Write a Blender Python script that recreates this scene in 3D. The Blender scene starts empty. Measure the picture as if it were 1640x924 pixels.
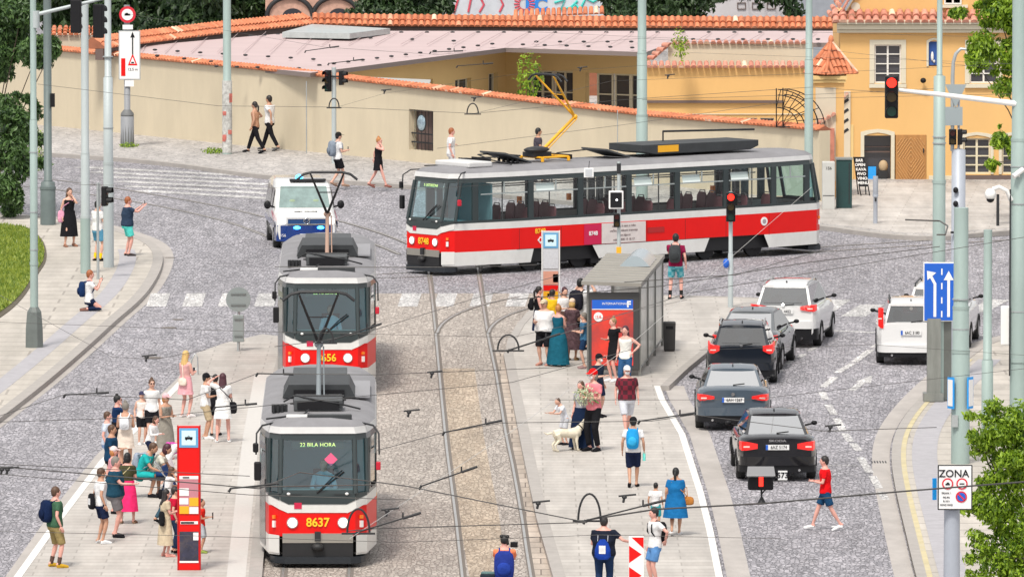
import bpy, bmesh, math, random
from mathutils import Vector, Matrix, noise
R = math.radians
rnd = random.Random(7)
sc = bpy.context.scene
COL = sc.collection
PI = math.pi
# ---------------------------------------------------------------- camera
F = 16000.0; CX = 820.0; CY = 462.0; CH = 22.5
PH = math.atan((CY + 790.0) / F)
SP, CP = math.sin(PH), math.cos(PH)
cd = bpy.data.cameras.new("camera"); cam = bpy.data.objects.new("camera", cd); COL.objects.link(cam)
cam.location = (0, 0, CH); cam.rotation_euler = (PI / 2 - PH, 0, 0)
cd.sensor_width = 36; cd.lens = F / 1640 * 36; cd.clip_start = 1; cd.clip_end = 3000
sc.camera = cam

def G(px, py, z=0.0):
    """world point of the picture position px, py on the level plane z"""
    u = (px - CX) / F; v = (py - CY) / F
    dy = CP - v * SP; dz = -SP - v * CP
    t = (z - CH) / dz
    return Vector((u * t, dy * t, z))

def P(px, py, Y):
    u = (px - CX) / F; v = (py - CY) / F
    t = Y / (CP - v * SP)
    return Vector((u * t, Y, CH + (-SP - v * CP) * t))

def S(py):            # picture units per metre for something standing at picture height py
    return (py + 790.0) / 22.5

# ---------------------------------------------------------------- mesh building
class MB:
    def __init__(s): s.v = []; s.f = []; s.m = []; s.sm = []
    def add(s, vs, fs, m=0, smooth=False):
        o = len(s.v); s.v += [tuple(v) for v in vs]
        for f in fs: s.f.append(tuple(i + o for i in f)); s.m.append(m); s.sm.append(smooth)
        return s
    def box(s, c, d, rz=0, m=0, rx=0, ry=0):
        hx, hy, hz = d[0] / 2, d[1] / 2, d[2] / 2
        M = Matrix.Translation(c) @ Matrix.Rotation(rz, 4, 'Z') @ Matrix.Rotation(ry, 4, 'Y') @ Matrix.Rotation(rx, 4, 'X')
        vs = [M @ Vector((x * hx, y * hy, z * hz)) for z in (-1, 1) for y in (-1, 1) for x in (-1, 1)]
        return s.add(vs, [(0, 2, 3, 1), (4, 5, 7, 6), (0, 1, 5, 4), (2, 6, 7, 3), (0, 4, 6, 2), (1, 3, 7, 5)], m)
    def prism(s, poly, z0, z1, m=0, mside=None):
        n = len(poly); mside = m if mside is None else mside
        a = sum(poly[i][0] * poly[(i + 1) % n][1] - poly[(i + 1) % n][0] * poly[i][1] for i in range(n))
        if a < 0: poly = poly[::-1]
        vs = [(p[0], p[1], z0) for p in poly] + [(p[0], p[1], z1) for p in poly]
        s.add(vs, [tuple(range(n, 2 * n)), tuple(range(n - 1, -1, -1))], m)
        s.add(vs, [(i, (i + 1) % n, n + (i + 1) % n, n + i) for i in range(n)], mside)
        return s
    def loft(s, rings, m=0, cap=True, smooth=True, close=True):
        n = len(rings[0]); vs = [p for r in rings for p in r]; fs = []
        for k in range(len(rings) - 1):
            for i in range(n if close else n - 1):
                j = (i + 1) % n
                fs.append((k * n + i, k * n + j, (k + 1) * n + j, (k + 1) * n + i))
        s.add(vs, fs, m, smooth)
        if cap and close:
            s.add(rings[0], [tuple(range(n - 1, -1, -1))], m, False)
            s.add(rings[-1], [tuple(range(n))], m, False)
        return s
    def tube(s, pts, r, n=8, m=0, smooth=True, cap=True):
        pts = [Vector(p) for p in pts]
        if not isinstance(r, (list, tuple)): r = [r] * len(pts)
        rings = []; up = None
        for i, p in enumerate(pts):
            a = pts[max(i - 1, 0)]; b = pts[min(i + 1, len(pts) - 1)]
            t = (b - a)
            if t.length < 1e-9: t = Vector((0, 0, 1))
            t.normalize()
            if up is None:
                up = Vector((0, 0, 1)) if abs(t.z) < .9 else Vector((0, 1, 0))
            x = t.cross(up)
            if x.length < 1e-4: x = t.cross(Vector((1, 0, .1)))
            x.normalize(); y = t.cross(x).normalized(); up = -y
            rr = r[i] if isinstance(r[i], (tuple, list)) else (r[i], r[i])
            rings.append([p + x * math.cos(2 * PI * k / n) * rr[0] + y * math.sin(2 * PI * k / n) * rr[1] for k in range(n)])
        return s.loft(rings, m, cap, smooth)
    def ell(s, c, r, m=0, n=10, k=7, M=None):
        c = Vector(c); vs = []; fs = []
        for a in range(1, k):
            th = PI * a / k
            for b in range(n):
                p = Vector((r[0] * math.sin(th) * math.cos(2 * PI * b / n), r[1] * math.sin(th) * math.sin(2 * PI * b / n), r[2] * math.cos(th)))
                if M: p = M @ p
                vs.append(c + p)
        t = Vector((0, 0, r[2])); bt = Vector((0, 0, -r[2]))
        if M: t = M @ t; bt = M @ bt
        vs += [c + t, c + bt]; T = len(vs) - 2
        for a in range(k - 2):
            for b in range(n):
                b2 = (b + 1) % n
                fs.append((a * n + b, (a + 1) * n + b, (a + 1) * n + b2, a * n + b2))
        for b in range(n):
            b2 = (b + 1) % n
            fs.append((T, b, b2)); fs.append((T + 1, (k - 2) * n + b2, (k - 2) * n + b))
        return s.add(vs, fs, m, True)
    def disc(s, c, r, axis='Y', n=20, t=.02, m=0):
        c = Vector(c)
        def q(a, o):
            x, y = r * math.cos(a), r * math.sin(a)
            return c + (Vector((x, o, y)) if axis == 'Y' else Vector((o, x, y)) if axis == 'X' else Vector((x, y, o)))
        r0 = [q(2 * PI * i / n, -t / 2) for i in range(n)]; r1 = [q(2 * PI * i / n, t / 2) for i in range(n)]
        return s.loft([r0, r1], m, True, False)
    def quad(s, a, b, c, d, m=0): return s.add([a, b, c, d], [(0, 1, 2, 3)], m)
    def build(s, name, mats, parent=None, bevel=0):
        me = bpy.data.meshes.new(name); me.from_pydata(s.v, [], s.f)
        if not isinstance(mats, (list, tuple)): mats = [mats]
        for mt in mats: me.materials.append(mt)
        me.polygons.foreach_set('material_index', s.m); me.polygons.foreach_set('use_smooth', s.sm)
        me.validate(); me.update()
        bm = bmesh.new(); bm.from_mesh(me); bmesh.ops.recalc_face_normals(bm, faces=bm.faces); bm.to_mesh(me); bm.free()
        o = bpy.data.objects.new(name, me); COL.objects.link(o)
        if parent: o.parent = parent
        if bevel:
            b = o.modifiers.new('bevel', 'BEVEL'); b.width = bevel; b.segments = 2; b.limit_method = 'ANGLE'; b.angle_limit = R(40)
        return o

def tag(o, label=None, cat=None, group=None, kind=None):
    if label: o['label'] = label
    if cat: o['category'] = cat
    if group: o['group'] = group
    if kind: o['kind'] = kind
    return o
def empty(name, loc, rz=0, label=None, cat=None, group=None):
    o = bpy.data.objects.new(name, None); COL.objects.link(o); o.empty_display_size = .2
    o.location = loc; o.rotation_euler = (0, 0, rz)
    return tag(o, label, cat, group)
def children(o): return [c for c in bpy.data.objects if c.parent == o]
def copy_tree(o, parent=None):
    c = o.copy(); COL.objects.link(c); c.parent = parent
    for ch in children(o): copy_tree(ch, c)
    return c

# ---------------------------------------------------------------- materials
_m = {}
def mat(name, col, rough=.6, metal=0, var=.0, vs=3., bump=0, bs=20., emit=0, coat=0, spec=None, stretch=None, dirt=0, dcol=(.12, .11, .1)):
    if name in _m: return _m[name]
    m = bpy.data.materials.new(name); m.use_nodes = True; nt = m.node_tree; N = nt.nodes; L = nt.links
    b = N['Principled BSDF']; c = (*col, 1)
    b.inputs['Base Color'].default_value = c; b.inputs['Roughness'].default_value = rough; b.inputs['Metallic'].default_value = metal
    if coat: b.inputs['Coat Weight'].default_value = coat; b.inputs['Coat Roughness'].default_value = .05
    if spec is not None: b.inputs['Specular IOR Level'].default_value = spec
    if var or bump or dirt:
        tc = N.new('ShaderNodeTexCoord'); mp = N.new('ShaderNodeMapping'); L.new(tc.outputs['Object'], mp.inputs[0])
        if stretch: mp.inputs['Scale'].default_value = stretch
    if var or dirt:
        nz = N.new('ShaderNodeTexNoise'); nz.inputs['Scale'].default_value = vs; nz.inputs['Detail'].default_value = 6; nz.inputs['Roughness'].default_value = .65
        L.new(mp.outputs[0], nz.inputs['Vector'])
        hv = N.new('ShaderNodeMapRange'); hv.inputs[1].default_value = .25; hv.inputs[2].default_value = .75
        hv.inputs[3].default_value = 1 - var; hv.inputs[4].default_value = 1 + var * .8
        L.new(nz.outputs[0], hv.inputs[0])
        mx = N.new('ShaderNodeMix'); mx.data_type = 'RGBA'; mx.blend_type = 'MULTIPLY'; mx.inputs[0].default_value = 1
        mx.inputs[6].default_value = c; L.new(hv.outputs[0], mx.inputs[7]); out = mx.outputs[2]
        if dirt:
            n2 = N.new('ShaderNodeTexNoise'); n2.inputs['Scale'].default_value = vs * .6; n2.inputs['Detail'].default_value = 9; n2.inputs['Roughness'].default_value = .75
            L.new(mp.outputs[0], n2.inputs['Vector'])
            r2 = N.new('ShaderNodeMapRange'); r2.inputs[1].default_value = .48; r2.inputs[2].default_value = .8; r2.inputs[4].default_value = dirt
            L.new(n2.outputs[0], r2.inputs[0])
            m2 = N.new('ShaderNodeMix'); m2.data_type = 'RGBA'; L.new(r2.outputs[0], m2.inputs[0]); L.new(out, m2.inputs[6]); m2.inputs[7].default_value = (*dcol, 1)
            out = m2.outputs[2]
        L.new(out, b.inputs['Base Color'])
    if bump:
        nb = N.new('ShaderNodeTexNoise'); nb.inputs['Scale'].default_value = bs; nb.inputs['Detail'].default_value = 4; L.new(mp.outputs[0], nb.inputs['Vector'])
        bp = N.new('ShaderNodeBump'); bp.inputs['Strength'].default_value = bump; bp.inputs['Distance'].default_value = .03
        L.new(nb.outputs[0], bp.inputs['Height']); L.new(bp.outputs[0], b.inputs['Normal'])
    if emit: b.inputs['Emission Color'].default_value = c; b.inputs['Emission Strength'].default_value = emit
    _m[name] = m; return m

def glass(name, tint, gl=.12, rough=.03):
    if name in _m: return _m[name]
    m = bpy.data.materials.new(name); m.use_nodes = True; nt = m.node_tree; N = nt.nodes; L = nt.links
    N.remove(N['Principled BSDF']); o = N['Material Output']
    t = N.new('ShaderNodeBsdfTransparent'); t.inputs[0].default_value = (*tint, 1)
    g = N.new('ShaderNodeBsdfGlossy'); g.inputs['Roughness'].default_value = rough; g.inputs[0].default_value = (1, 1, 1, 1)
    fa = N.new('ShaderNodeLayerWeight'); fa.inputs[0].default_value = .5; pw = N.new('ShaderNodeMath'); pw.operation = 'POWER'; pw.inputs[1].default_value = 4; L.new(fa.outputs['Facing'], pw.inputs[0]); fr = N.new('ShaderNodeMath'); fr.inputs[1].default_value = .04; L.new(pw.outputs[0], fr.inputs[0])
    a = N.new('ShaderNodeMath'); a.operation = 'ADD'; a.inputs[1].default_value = gl; a.use_clamp = True; L.new(fr.outputs[0], a.inputs[0])
    x = N.new('ShaderNodeMixShader'); L.new(a.outputs[0], x.inputs[0]); L.new(t.outputs[0], x.inputs[1]); L.new(g.outputs[0], x.inputs[2]); L.new(x.outputs[0], o.inputs[0])
    _m[name] = m; return m

def setts(name, c1, c2, mortar, size=.12, bumpd=.03, patch=.25, rot=0, kind='vor', mw=.1, asp=(1, 1), bw=4.):
    """small stone paving: every stone its own tone, dark joints, worn patches"""
    m = bpy.data.materials.new(name); m.use_nodes = True; nt = m.node_tree; N = nt.nodes; L = nt.links
    b = N['Principled BSDF']; b.inputs['Roughness'].default_value = .62
    g = N.new('ShaderNodeNewGeometry'); mp = N.new('ShaderNodeMapping'); L.new(g.outputs['Position'], mp.inputs[0]); mp.inputs['Rotation'].default_value = (0, 0, rot)
    mp.inputs['Scale'].default_value = (asp[0], asp[1], 0)
    if kind == 'vor':
        v = N.new('ShaderNodeTexVoronoi'); v.inputs['Scale'].default_value = 1 / size; v.inputs['Randomness'].default_value = .8; L.new(mp.outputs[0], v.inputs[0])
        v2 = N.new('ShaderNodeTexVoronoi'); v2.feature = 'DISTANCE_TO_EDGE'; v2.inputs['Scale'].default_value = 1 / size; v2.inputs['Randomness'].default_value = .8; L.new(mp.outputs[0], v2.inputs[0])
        sep = N.new('ShaderNodeSeparateColor'); L.new(v.outputs['Color'], sep.inputs[0]); rv = sep.outputs[0]; edge = v2.outputs[0]; e1 = mw
    else:
        br = N.new('ShaderNodeTexBrick'); br.inputs['Scale'].default_value = 1; br.inputs['Brick Width'].default_value = size * bw; br.inputs['Row Height'].default_value = size
        br.inputs['Mortar Size'].default_value = mw * size; br.inputs['Mortar Smooth'].default_value = .4; br.inputs['Color1'].default_value = (0, 0, 0, 1); br.inputs['Color2'].default_value = (1, 1, 1, 1); br.inputs['Mortar'].default_value = (.5, .5, .5, 1)
        L.new(mp.outputs[0], br.inputs[0]); rv = br.outputs[0]
        iv = N.new('ShaderNodeMath'); iv.operation = 'SUBTRACT'; iv.inputs[0].default_value = 1; L.new(br.outputs['Fac'], iv.inputs[1]); edge = iv.outputs[0]; e1 = 1
    mx = N.new('ShaderNodeMix'); mx.data_type = 'RGBA'; L.new(rv, mx.inputs[0]); mx.inputs[6].default_value = (*c1, 1); mx.inputs[7].default_value = (*c2, 1)
    er = N.new('ShaderNodeMapRange'); er.inputs[1].default_value = 0; er.inputs[2].default_value = e1; L.new(edge, er.inputs[0])
    m2 = N.new('ShaderNodeMix'); m2.data_type = 'RGBA'; L.new(er.outputs[0], m2.inputs[0]); m2.inputs[6].default_value = (*mortar, 1); L.new(mx.outputs[2], m2.inputs[7])
    out = m2.outputs[2]
    for sc_, am, det in ((.35, patch, 5), (2.2, patch * .9, 4)):
        nz = N.new('ShaderNodeTexNoise'); nz.inputs['Scale'].default_value = sc_; nz.inputs['Detail'].default_value = det; nz.inputs['Roughness'].default_value = .7
        mq = N.new('ShaderNodeMapping'); mq.inputs['Scale'].default_value = (1, .14, 1); L.new(g.outputs['Position'], mq.inputs[0]); L.new(mq.outputs[0], nz.inputs['Vector'])
        r2 = N.new('ShaderNodeMapRange'); r2.inputs[1].default_value = .3; r2.inputs[2].default_value = .7; r2.inputs[3].default_value = 1 - am; r2.inputs[4].default_value = 1 + am; L.new(nz.outputs[0], r2.inputs[0])
        m3 = N.new('ShaderNodeMix'); m3.data_type = 'RGBA'; m3.blend_type = 'MULTIPLY'; m3.inputs[0].default_value = 1; L.new(out, m3.inputs[6]); L.new(r2.outputs[0], m3.inputs[7]); out = m3.outputs[2]
    L.new(out, b.inputs['Base Color'])
    if bumpd:
        bp = N.new('ShaderNodeBump'); bp.inputs['Strength'].default_value = .8; bp.inputs['Distance'].default_value = bumpd; L.new(er.outputs[0], bp.inputs['Height']); L.new(bp.outputs[0], b.inputs['Normal'])
    _m[name] = m; return m

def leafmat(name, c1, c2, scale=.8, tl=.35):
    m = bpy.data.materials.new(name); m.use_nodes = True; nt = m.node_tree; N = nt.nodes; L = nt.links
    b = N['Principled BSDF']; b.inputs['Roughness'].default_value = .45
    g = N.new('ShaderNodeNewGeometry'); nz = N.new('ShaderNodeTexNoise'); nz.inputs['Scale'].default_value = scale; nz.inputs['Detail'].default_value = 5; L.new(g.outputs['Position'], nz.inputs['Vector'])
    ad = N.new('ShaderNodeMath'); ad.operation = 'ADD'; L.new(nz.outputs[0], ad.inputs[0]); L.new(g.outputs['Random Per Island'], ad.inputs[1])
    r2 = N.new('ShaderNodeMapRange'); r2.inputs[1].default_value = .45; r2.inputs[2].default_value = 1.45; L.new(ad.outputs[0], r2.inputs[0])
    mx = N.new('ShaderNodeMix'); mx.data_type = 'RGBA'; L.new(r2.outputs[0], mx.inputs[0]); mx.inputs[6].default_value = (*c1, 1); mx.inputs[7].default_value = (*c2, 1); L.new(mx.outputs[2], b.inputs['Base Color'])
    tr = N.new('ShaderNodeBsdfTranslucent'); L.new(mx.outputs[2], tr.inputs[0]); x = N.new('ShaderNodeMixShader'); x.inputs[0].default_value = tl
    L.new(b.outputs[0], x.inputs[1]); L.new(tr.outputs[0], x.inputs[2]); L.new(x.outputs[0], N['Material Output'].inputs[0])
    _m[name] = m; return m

# ---------------------------------------------------------------- light
SUN_EL, SUN_AZ = R(58), R(200)      # azimuth: where the sun stands, clockwise from +Y
w = bpy.data.worlds.new("World"); sc.world = w; w.use_nodes = True
N = w.node_tree.nodes; L = w.node_tree.links
sky = N.new('ShaderNodeTexSky'); sky.sky_type = 'NISHITA'; sky.sun_disc = False; sky.sun_elevation = SUN_EL; sky.sun_rotation = SUN_AZ; sky.dust_density = 4; sky.air_density = 1
hs = N.new('ShaderNodeHueSaturation'); hs.inputs['Saturation'].default_value = .2; L.new(sky.outputs[0], hs.inputs['Color'])
tc = N.new('ShaderNodeTexCoord'); cn = N.new('ShaderNodeTexNoise'); cn.inputs['Scale'].default_value = 2.2; cn.inputs['Detail'].default_value = 7; L.new(tc.outputs['Generated'], cn.inputs['Vector'])
cr = N.new('ShaderNodeValToRGB'); cr.color_ramp.elements[0].position = .32; cr.color_ramp.elements[0].color = (.34, .35, .38, 1); cr.color_ramp.elements[1].position = .62; cr.color_ramp.elements[1].color = (1, .985, .96, 1); L.new(cn.outputs[0], cr.inputs[0])
vm = N.new('ShaderNodeVectorMath'); vm.operation = 'SCALE'; vm.inputs['Scale'].default_value = 6.5; L.new(cr.outputs[0], vm.inputs[0])
cx = N.new('ShaderNodeMix'); cx.data_type = 'RGBA'; cx.inputs[0].default_value = .6; L.new(hs.outputs[0], cx.inputs[6]); L.new(vm.outputs[0], cx.inputs[7])   # a bright broken cloud layer over the clear sky
bg = N['Background']; L.new(cx.outputs[2], bg.inputs[0]); bg.inputs[1].default_value = .095
sd = bpy.data.lights.new("sun", 'SUN'); so = bpy.data.objects.new("sun", sd); COL.objects.link(so)
sd.energy = 1.5; sd.angle = R(10); sd.color = (1, .94, .84)
sv = Vector((math.sin(SUN_AZ) * math.cos(SUN_EL), math.cos(SUN_AZ) * math.cos(SUN_EL), math.sin(SUN_EL)))
so.rotation_euler = sv.to_track_quat('Z', 'Y').to_euler(); so.location = (0, 200, 80)
sc.view_settings.view_transform = 'Standard'; sc.view_settings.look = 'None'; sc.view_settings.gamma = 1; sc.view_settings.exposure = 1.04
sc.render.engine = 'CYCLES'; sc.cycles.use_denoising = True; sc.cycles.max_bounces = 8; sc.cycles.transparent_max_bounces = 16

# common materials
M_white = mat('white_paint', (.78, .78, .77), .4, var=.06, vs=2)
M_black = mat('black_plastic', (.010, .010, .012), .5, spec=.25)
M_dark = mat('dark_metal', (.022, .023, .026), .55, .1, var=.2)
M_steel = mat('galvanised_steel', (.42, .45, .46), .45, .5, var=.15, vs=2)
M_pole = mat('pole_grey_green', (.33, .42, .40), .55, .1, var=.12, vs=1.5, dirt=.25, stretch=(1, 1, .3))
M_polew = mat('pole_pale_grey', (.44, .49, .50), .5, .1, var=.08, vs=1.5, dirt=.2, stretch=(1, 1, .3))
M_poled = mat('pole_dark_green_grey', (.13, .165, .165), .55, .1, var=.15, vs=2, dirt=.2)
M_red = mat('red_paint', (.70, .003, .002), .42, coat=.05, spec=.3)
M_redlamp = mat('red_lamp', (1, .02, .01), .3, emit=1.6)
M_yellow = mat('yellow_paint', (.80, .40, .015), .4)
M_blue = mat('sign_blue', (.01, .11, .55), .4)
M_lblue = mat('sign_light_blue', (.02, .32, .8), .4)
M_signw = mat('sign_white', (.8, .8, .8), .4)
M_rub = mat('tyre_rubber', (.018, .018, .018), .8)

# ---------------------------------------------------------------- text
def text(body, size, loc, rot, m, parent=None, name='lettering', align='CENTER', ext=.004, bold=0, sx=1):
    cu = bpy.data.curves.new(name, 'FONT'); cu.body = body; cu.size = size; cu.align_x = align; cu.align_y = 'CENTER'; cu.extrude = ext; cu.offset = bold; cu.resolution_u = 3
    t = bpy.data.objects.new(name, cu); me = bpy.data.meshes.new_from_object(t); bpy.data.objects.remove(t)
    o = bpy.data.objects.new(name, me); COL.objects.link(o); me.materials.clear(); me.materials.append(m)
    o.location = loc; o.rotation_euler = rot; o.scale = (sx, 1, 1)
    if parent: o.parent = parent
    return o
FRONT = (PI / 2, 0, 0)       # lettering that faces the viewer (towards -Y)
# ================================================================ GROUND
def kind(o, k='structure'): o['kind'] = k; return o
M_road = setts('grey_sett_road', (.215, .207, .23), (.45, .43, .465), (.115, .11, .122), .10, .02, .2, .1, mw=.11, asp=(1, .42))
M_track = setts('beige_sett_track', (.31, .27, .24), (.51, .455, .41), (.19, .16, .14), .10, .02, .14, .05, mw=.11, asp=(1, .42))
M_slab = setts('track_concrete_slabs', (.36, .30, .25), (.46, .39, .33), (.14, .11, .09), 1.0, 0, .25, 0, 'brick', mw=.05, asp=(2.6, .9), bw=1.6)
M_rust = setts('rusty_track_setts', (.32, .25, .185), (.52, .43, .335), (.22, .17, .125), .10, .015, .2, .05, mw=.10, asp=(1, .42))
M_plat = setts('platform_paving', (.41, .38, .352), (.47, .44, .41), (.32, .295, .27), .36, 0, .14, 0, 'brick', mw=.06, asp=(1, .55))
M_pave = setts('pavement_paving', (.43, .395, .35), (.49, .45, .405), (.30, .27, .24), .8, 0, .14, 0, 'brick', mw=.05, asp=(1, .55))
M_pavef = setts('far_pavement_paving', (.36, .34, .33), (.5, .47, .45), (.2, .19, .19), .25, .01, .15, .2, mw=.08)
M_kerb = mat('kerb_granite', (.36, .335, .315), .7, var=.15, vs=3, dirt=.3, dcol=(.3, .27, .25))
M_gut = mat('gutter_stone', (.40, .37, .35), .75, var=.18, vs=1.5, stretch=(1, .4, 1))
M_strip = mat('tactile_strip', (.37, .36, .385), .8, var=.15, vs=4)
M_mark = setts('road_marking_white', (.42, .41, .41), (.66, .65, .64), (.26, .25, .26), .10, .015, .32, .1, mw=.09, asp=(1, .42))
M_marky = mat('road_marking_yellow', (.52, .45, .27), .7, var=.2, vs=2, dirt=.8, dcol=(.46, .43, .38))
M_line = mat('edge_line_white', (.74, .73, .71), .7, var=.12, vs=3, dirt=.4, dcol=(.5, .48, .46), stretch=(1, .2, 1))
M_rail = mat('rail_steel', (.50, .49, .475), .32, .6, var=.15, vs=2)
M_groove = mat('rail_groove', (.15, .13, .115), .9)
M_grass = mat('lawn', (.20, .27, .045), .9, var=.5, vs=2.5, bump=1, bs=30, dirt=.7, dcol=(.26, .27, .05), stretch=(1, .3, 1))
M_soil = mat('soil', (.10, .085, .06), .95, var=.3)

g = MB(); g.quad((-900, 20, 0), (900, 20, 0), (900, 2600, 0), (-900, 2600, 0)); kind(g.build('road', M_road))

def strip(path, wdt, z, name, m, side=0, top=None):
    """flat band along a polyline; side -1/0/1 puts it left / centred / right of the line"""
    pts = [Vector((p[0], p[1])) for p in path]; L_, R_ = [], []
    for i, p in enumerate(pts):
        a = pts[max(i - 1, 0)]; b = pts[min(i + 1, len(pts) - 1)]; t = (b - a).normalized(); n = Vector((t.y, -t.x))
        l0, r0 = {0: (-wdt / 2, wdt / 2), 1: (0, wdt), -1: (-wdt, 0)}[side]
        L_.append(p + n * l0); R_.append(p + n * r0)
    mb = MB()
    for i in range(len(pts) - 1):
        if top is None: mb.quad((*L_[i], z), (*R_[i], z), (*R_[i + 1], z), (*L_[i + 1], z))
    if top is not None:
        mb.loft([[(*L_[i], z), (*R_[i], z), (*R_[i], top), (*L_[i], top)] for i in range(len(pts))], smooth=False)
    return mb.build(name, m)
def smooth_path(px, n=5, z=0.0):
    """Catmull-Rom through picture positions, on the level plane z"""
    q = [G(a, b, z) for a, b in px]; out = []
    for i in range(len(q) - 1):
        p0, p1, p2, p3 = q[max(i - 1, 0)], q[i], q[i + 1], q[min(i + 2, len(q) - 1)]
        for k in range(n):
            t = k / n
            out.append(.5 * ((2 * p1) + (p2 - p0) * t + (2 * p0 - 5 * p1 + 4 * p2 - p3) * t * t + (3 * p1 - p0 - 3 * p2 + p3) * t ** 3))
    out.append(q[-1]); return out
def raised(name, px_poly, h, m, smooth=True, z0=-.05):
    pts = smooth_path(px_poly, 4, h) if smooth else [G(a, b, h) for a, b in px_poly]
    mb = MB(); mb.prism([(p.x, p.y) for p in pts], z0, h); return kind(mb.build(name, m))

# --- left pavement with lawn
KH = .12
lk = [(-60, 700), (0, 655), (60, 608), (120, 557), (170, 512), (205, 482), (228, 455), (243, 425), (243, 403), (228, 388), (200, 376), (160, 364), (110, 354), (40, 347), (-60, 343)]
lp = smooth_path(lk, 5, KH)
mb = MB(); mb.prism([(p.x, p.y) for p in lp] + [(lp[-1].x - 6, lp[-1].y), (lp[0].x - 6, lp[0].y)], -.05, KH); kind(mb.build('pavement', M_pave))
kind(strip(lp, .3, -.05, 'kerb', M_kerb, 1, KH + .012))
kind(strip([p for p in smooth_path(lk, 5, 0)], .62, .006, 'gutter', M_gut, 1))
kind(strip([Vector((p.x - .75, p.y, 0)) for p in lp[:42]], .5, KH + .004, 'tactile_strip', M_strip))
gp = [(-60, 540), (0, 508), (35, 478), (60, 440), (74, 415), (70, 388), (50, 368), (20, 360), (-60, 358)]
raised('lawn_edge', gp, KH + .02, M_soil)
gq = smooth_path([(-60, 536), (-3, 503), (31, 475), (56, 438), (70, 415), (66, 391), (48, 372), (20, 364), (-60, 361)], 4, KH)
mb = MB(); mb.prism([(p.x, p.y) for p in gq], 0, KH + .05); kind(mb.build('lawn', M_grass))
# grass blades over the lawn
gb = MB(); r2 = random.Random(3)
xs = [p.x for p in gq]; ys = [p.y for p in gq]
def inside(x, y, poly):
    c = False; j = len(poly) - 1
    for i in range(len(poly)):
        if (poly[i].y > y) != (poly[j].y > y) and x < (poly[j].x - poly[i].x) * (y - poly[i].y) / (poly[j].y - poly[i].y) + poly[i].x: c = not c
        j = i
    return c
for _ in range(26000):
    x = r2.uniform(-18, max(xs)); y = r2.uniform(min(ys), max(ys))
    if not inside(x, y, gq): continue
    a = r2.uniform(0, PI); h = r2.uniform(.05, .13); wd = r2.uniform(.02, .04); z = KH + .05
    dx, dy = math.cos(a) * wd, math.sin(a) * wd
    gb.add([(x - dx, y - dy, z), (x + dx, y + dy, z), (x + r2.uniform(-.05, .05), y + r2.uniform(-.05, .05), z + h)], [(0, 1, 2)])
tag(gb.build('grass', leafmat('grass_blades', (.12, .2, .03), (.36, .42, .07), .9)), 'bright green grass on the lawn behind the left pavement', 'grass', kind='stuff')

# --- left boarding island
li = [(398, 924), (408, 820), (419, 700), (434, 610), (450, 548), (446, 538), (420, 535), (360, 549), (315, 565), (301, 580), (286, 610), (240, 660), (165, 732), (95, 824), (24, 924)]
ip = [G(a, b, KH) for a, b in li]; a0 = G(393, 1010, KH); a1 = G(-40, 1010, KH)
mb = MB(); mb.prism([(p.x, p.y) for p in [a0] + ip + [a1]], -.05, KH); kind(mb.build('island_pavement', M_plat))
kind(strip([a0] + ip[:5], .28, -.05, 'island_kerb', M_kerb, 1, KH + .012))
kind(strip([G(310, 590, KH), G(286, 616, KH), G(236, 668, KH), G(165, 738, KH), G(95, 830, KH), G(28, 924, KH), G(-32, 1010, KH)], .17, KH + .006, 'white_edge_line', M_line))
kind(strip([G(300, 580), G(284, 606), G(232, 656), G(155, 728), G(85, 815), G(8, 924), G(-60, 1010)], .5, .006, 'island_gutter', M_gut, -1))
kind(strip([G(372, 1010, KH), G(378, 924, KH), G(389, 820, KH), G(402, 700, KH), G(420, 600, KH)], .4, KH + .005, 'tactile_edge', mat('tactile_pale', (.52, .5, .48), .8, var=.08, vs=8)))

# --- right boarding island
ri = [(925, 1010), (906, 924), (878, 830), (856, 730), (835, 630), (822, 566), (826, 545), (840, 520), (862, 495), (895, 478), (960, 470), (1060, 474), (1150, 476), (1215, 478), (1208, 500), (1175, 522), (1135, 552), (1090, 588), (1058, 618), (1066, 640), (1098, 695), (1128, 790), (1143, 850), (1158, 924), (1175, 1010)]
rp = [G(a, b, KH) for a, b in ri]
mb = MB(); mb.prism([(p.x, p.y) for p in rp], -.05, KH); kind(mb.build('island_pavement', M_plat))
kind(strip(rp[:6], .26, -.05, 'island_kerb', M_kerb, -1, KH + .012))
kind(strip(rp[5:19], .22, -.05, 'island_kerb', M_kerb, -1, KH + .012))
kind(strip([G(a - 6, b, KH) for a, b in ri[18:]], .15, KH + .006, 'white_edge_line', M_line))
kind(strip([G(a + 6, b) for a, b in ri[18:]], .5, .006, 'island_gutter', M_gut, -1))

# --- right pavement
rk = [(1492, 1010), (1468, 924), (1450, 850), (1434, 780), (1428, 735), (1432, 700), (1448, 668), (1478, 632), (1512, 600), (1545, 570), (1590, 545), (1700, 520)]
kp = smooth_path(rk, 5, KH)
mb = MB(); mb.prism([(p.x, p.y) for p in kp] + [(kp[-1].x + 8, kp[-1].y + 1), (kp[0].x + 12, kp[0].y)], -.05, KH); kind(mb.build('pavement', M_pave))
kind(strip(kp, .22, -.05, 'kerb', M_kerb, 1, KH + .012))
kind(strip([Vector((p.x + .24, p.y, 0)) for p in kp[:45]], .2, KH + .008, 'yellow_line', M_marky))
kind(strip([Vector((p.x + .78, p.y, 0)) for p in kp[:45]], .6, KH + .006, 'tactile_strip', M_strip))
kind(strip(smooth_path([(a - 3, b + 3) for a, b in rk], 5, 0), .42, .006, 'gutter', M_gut, -1))

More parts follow.
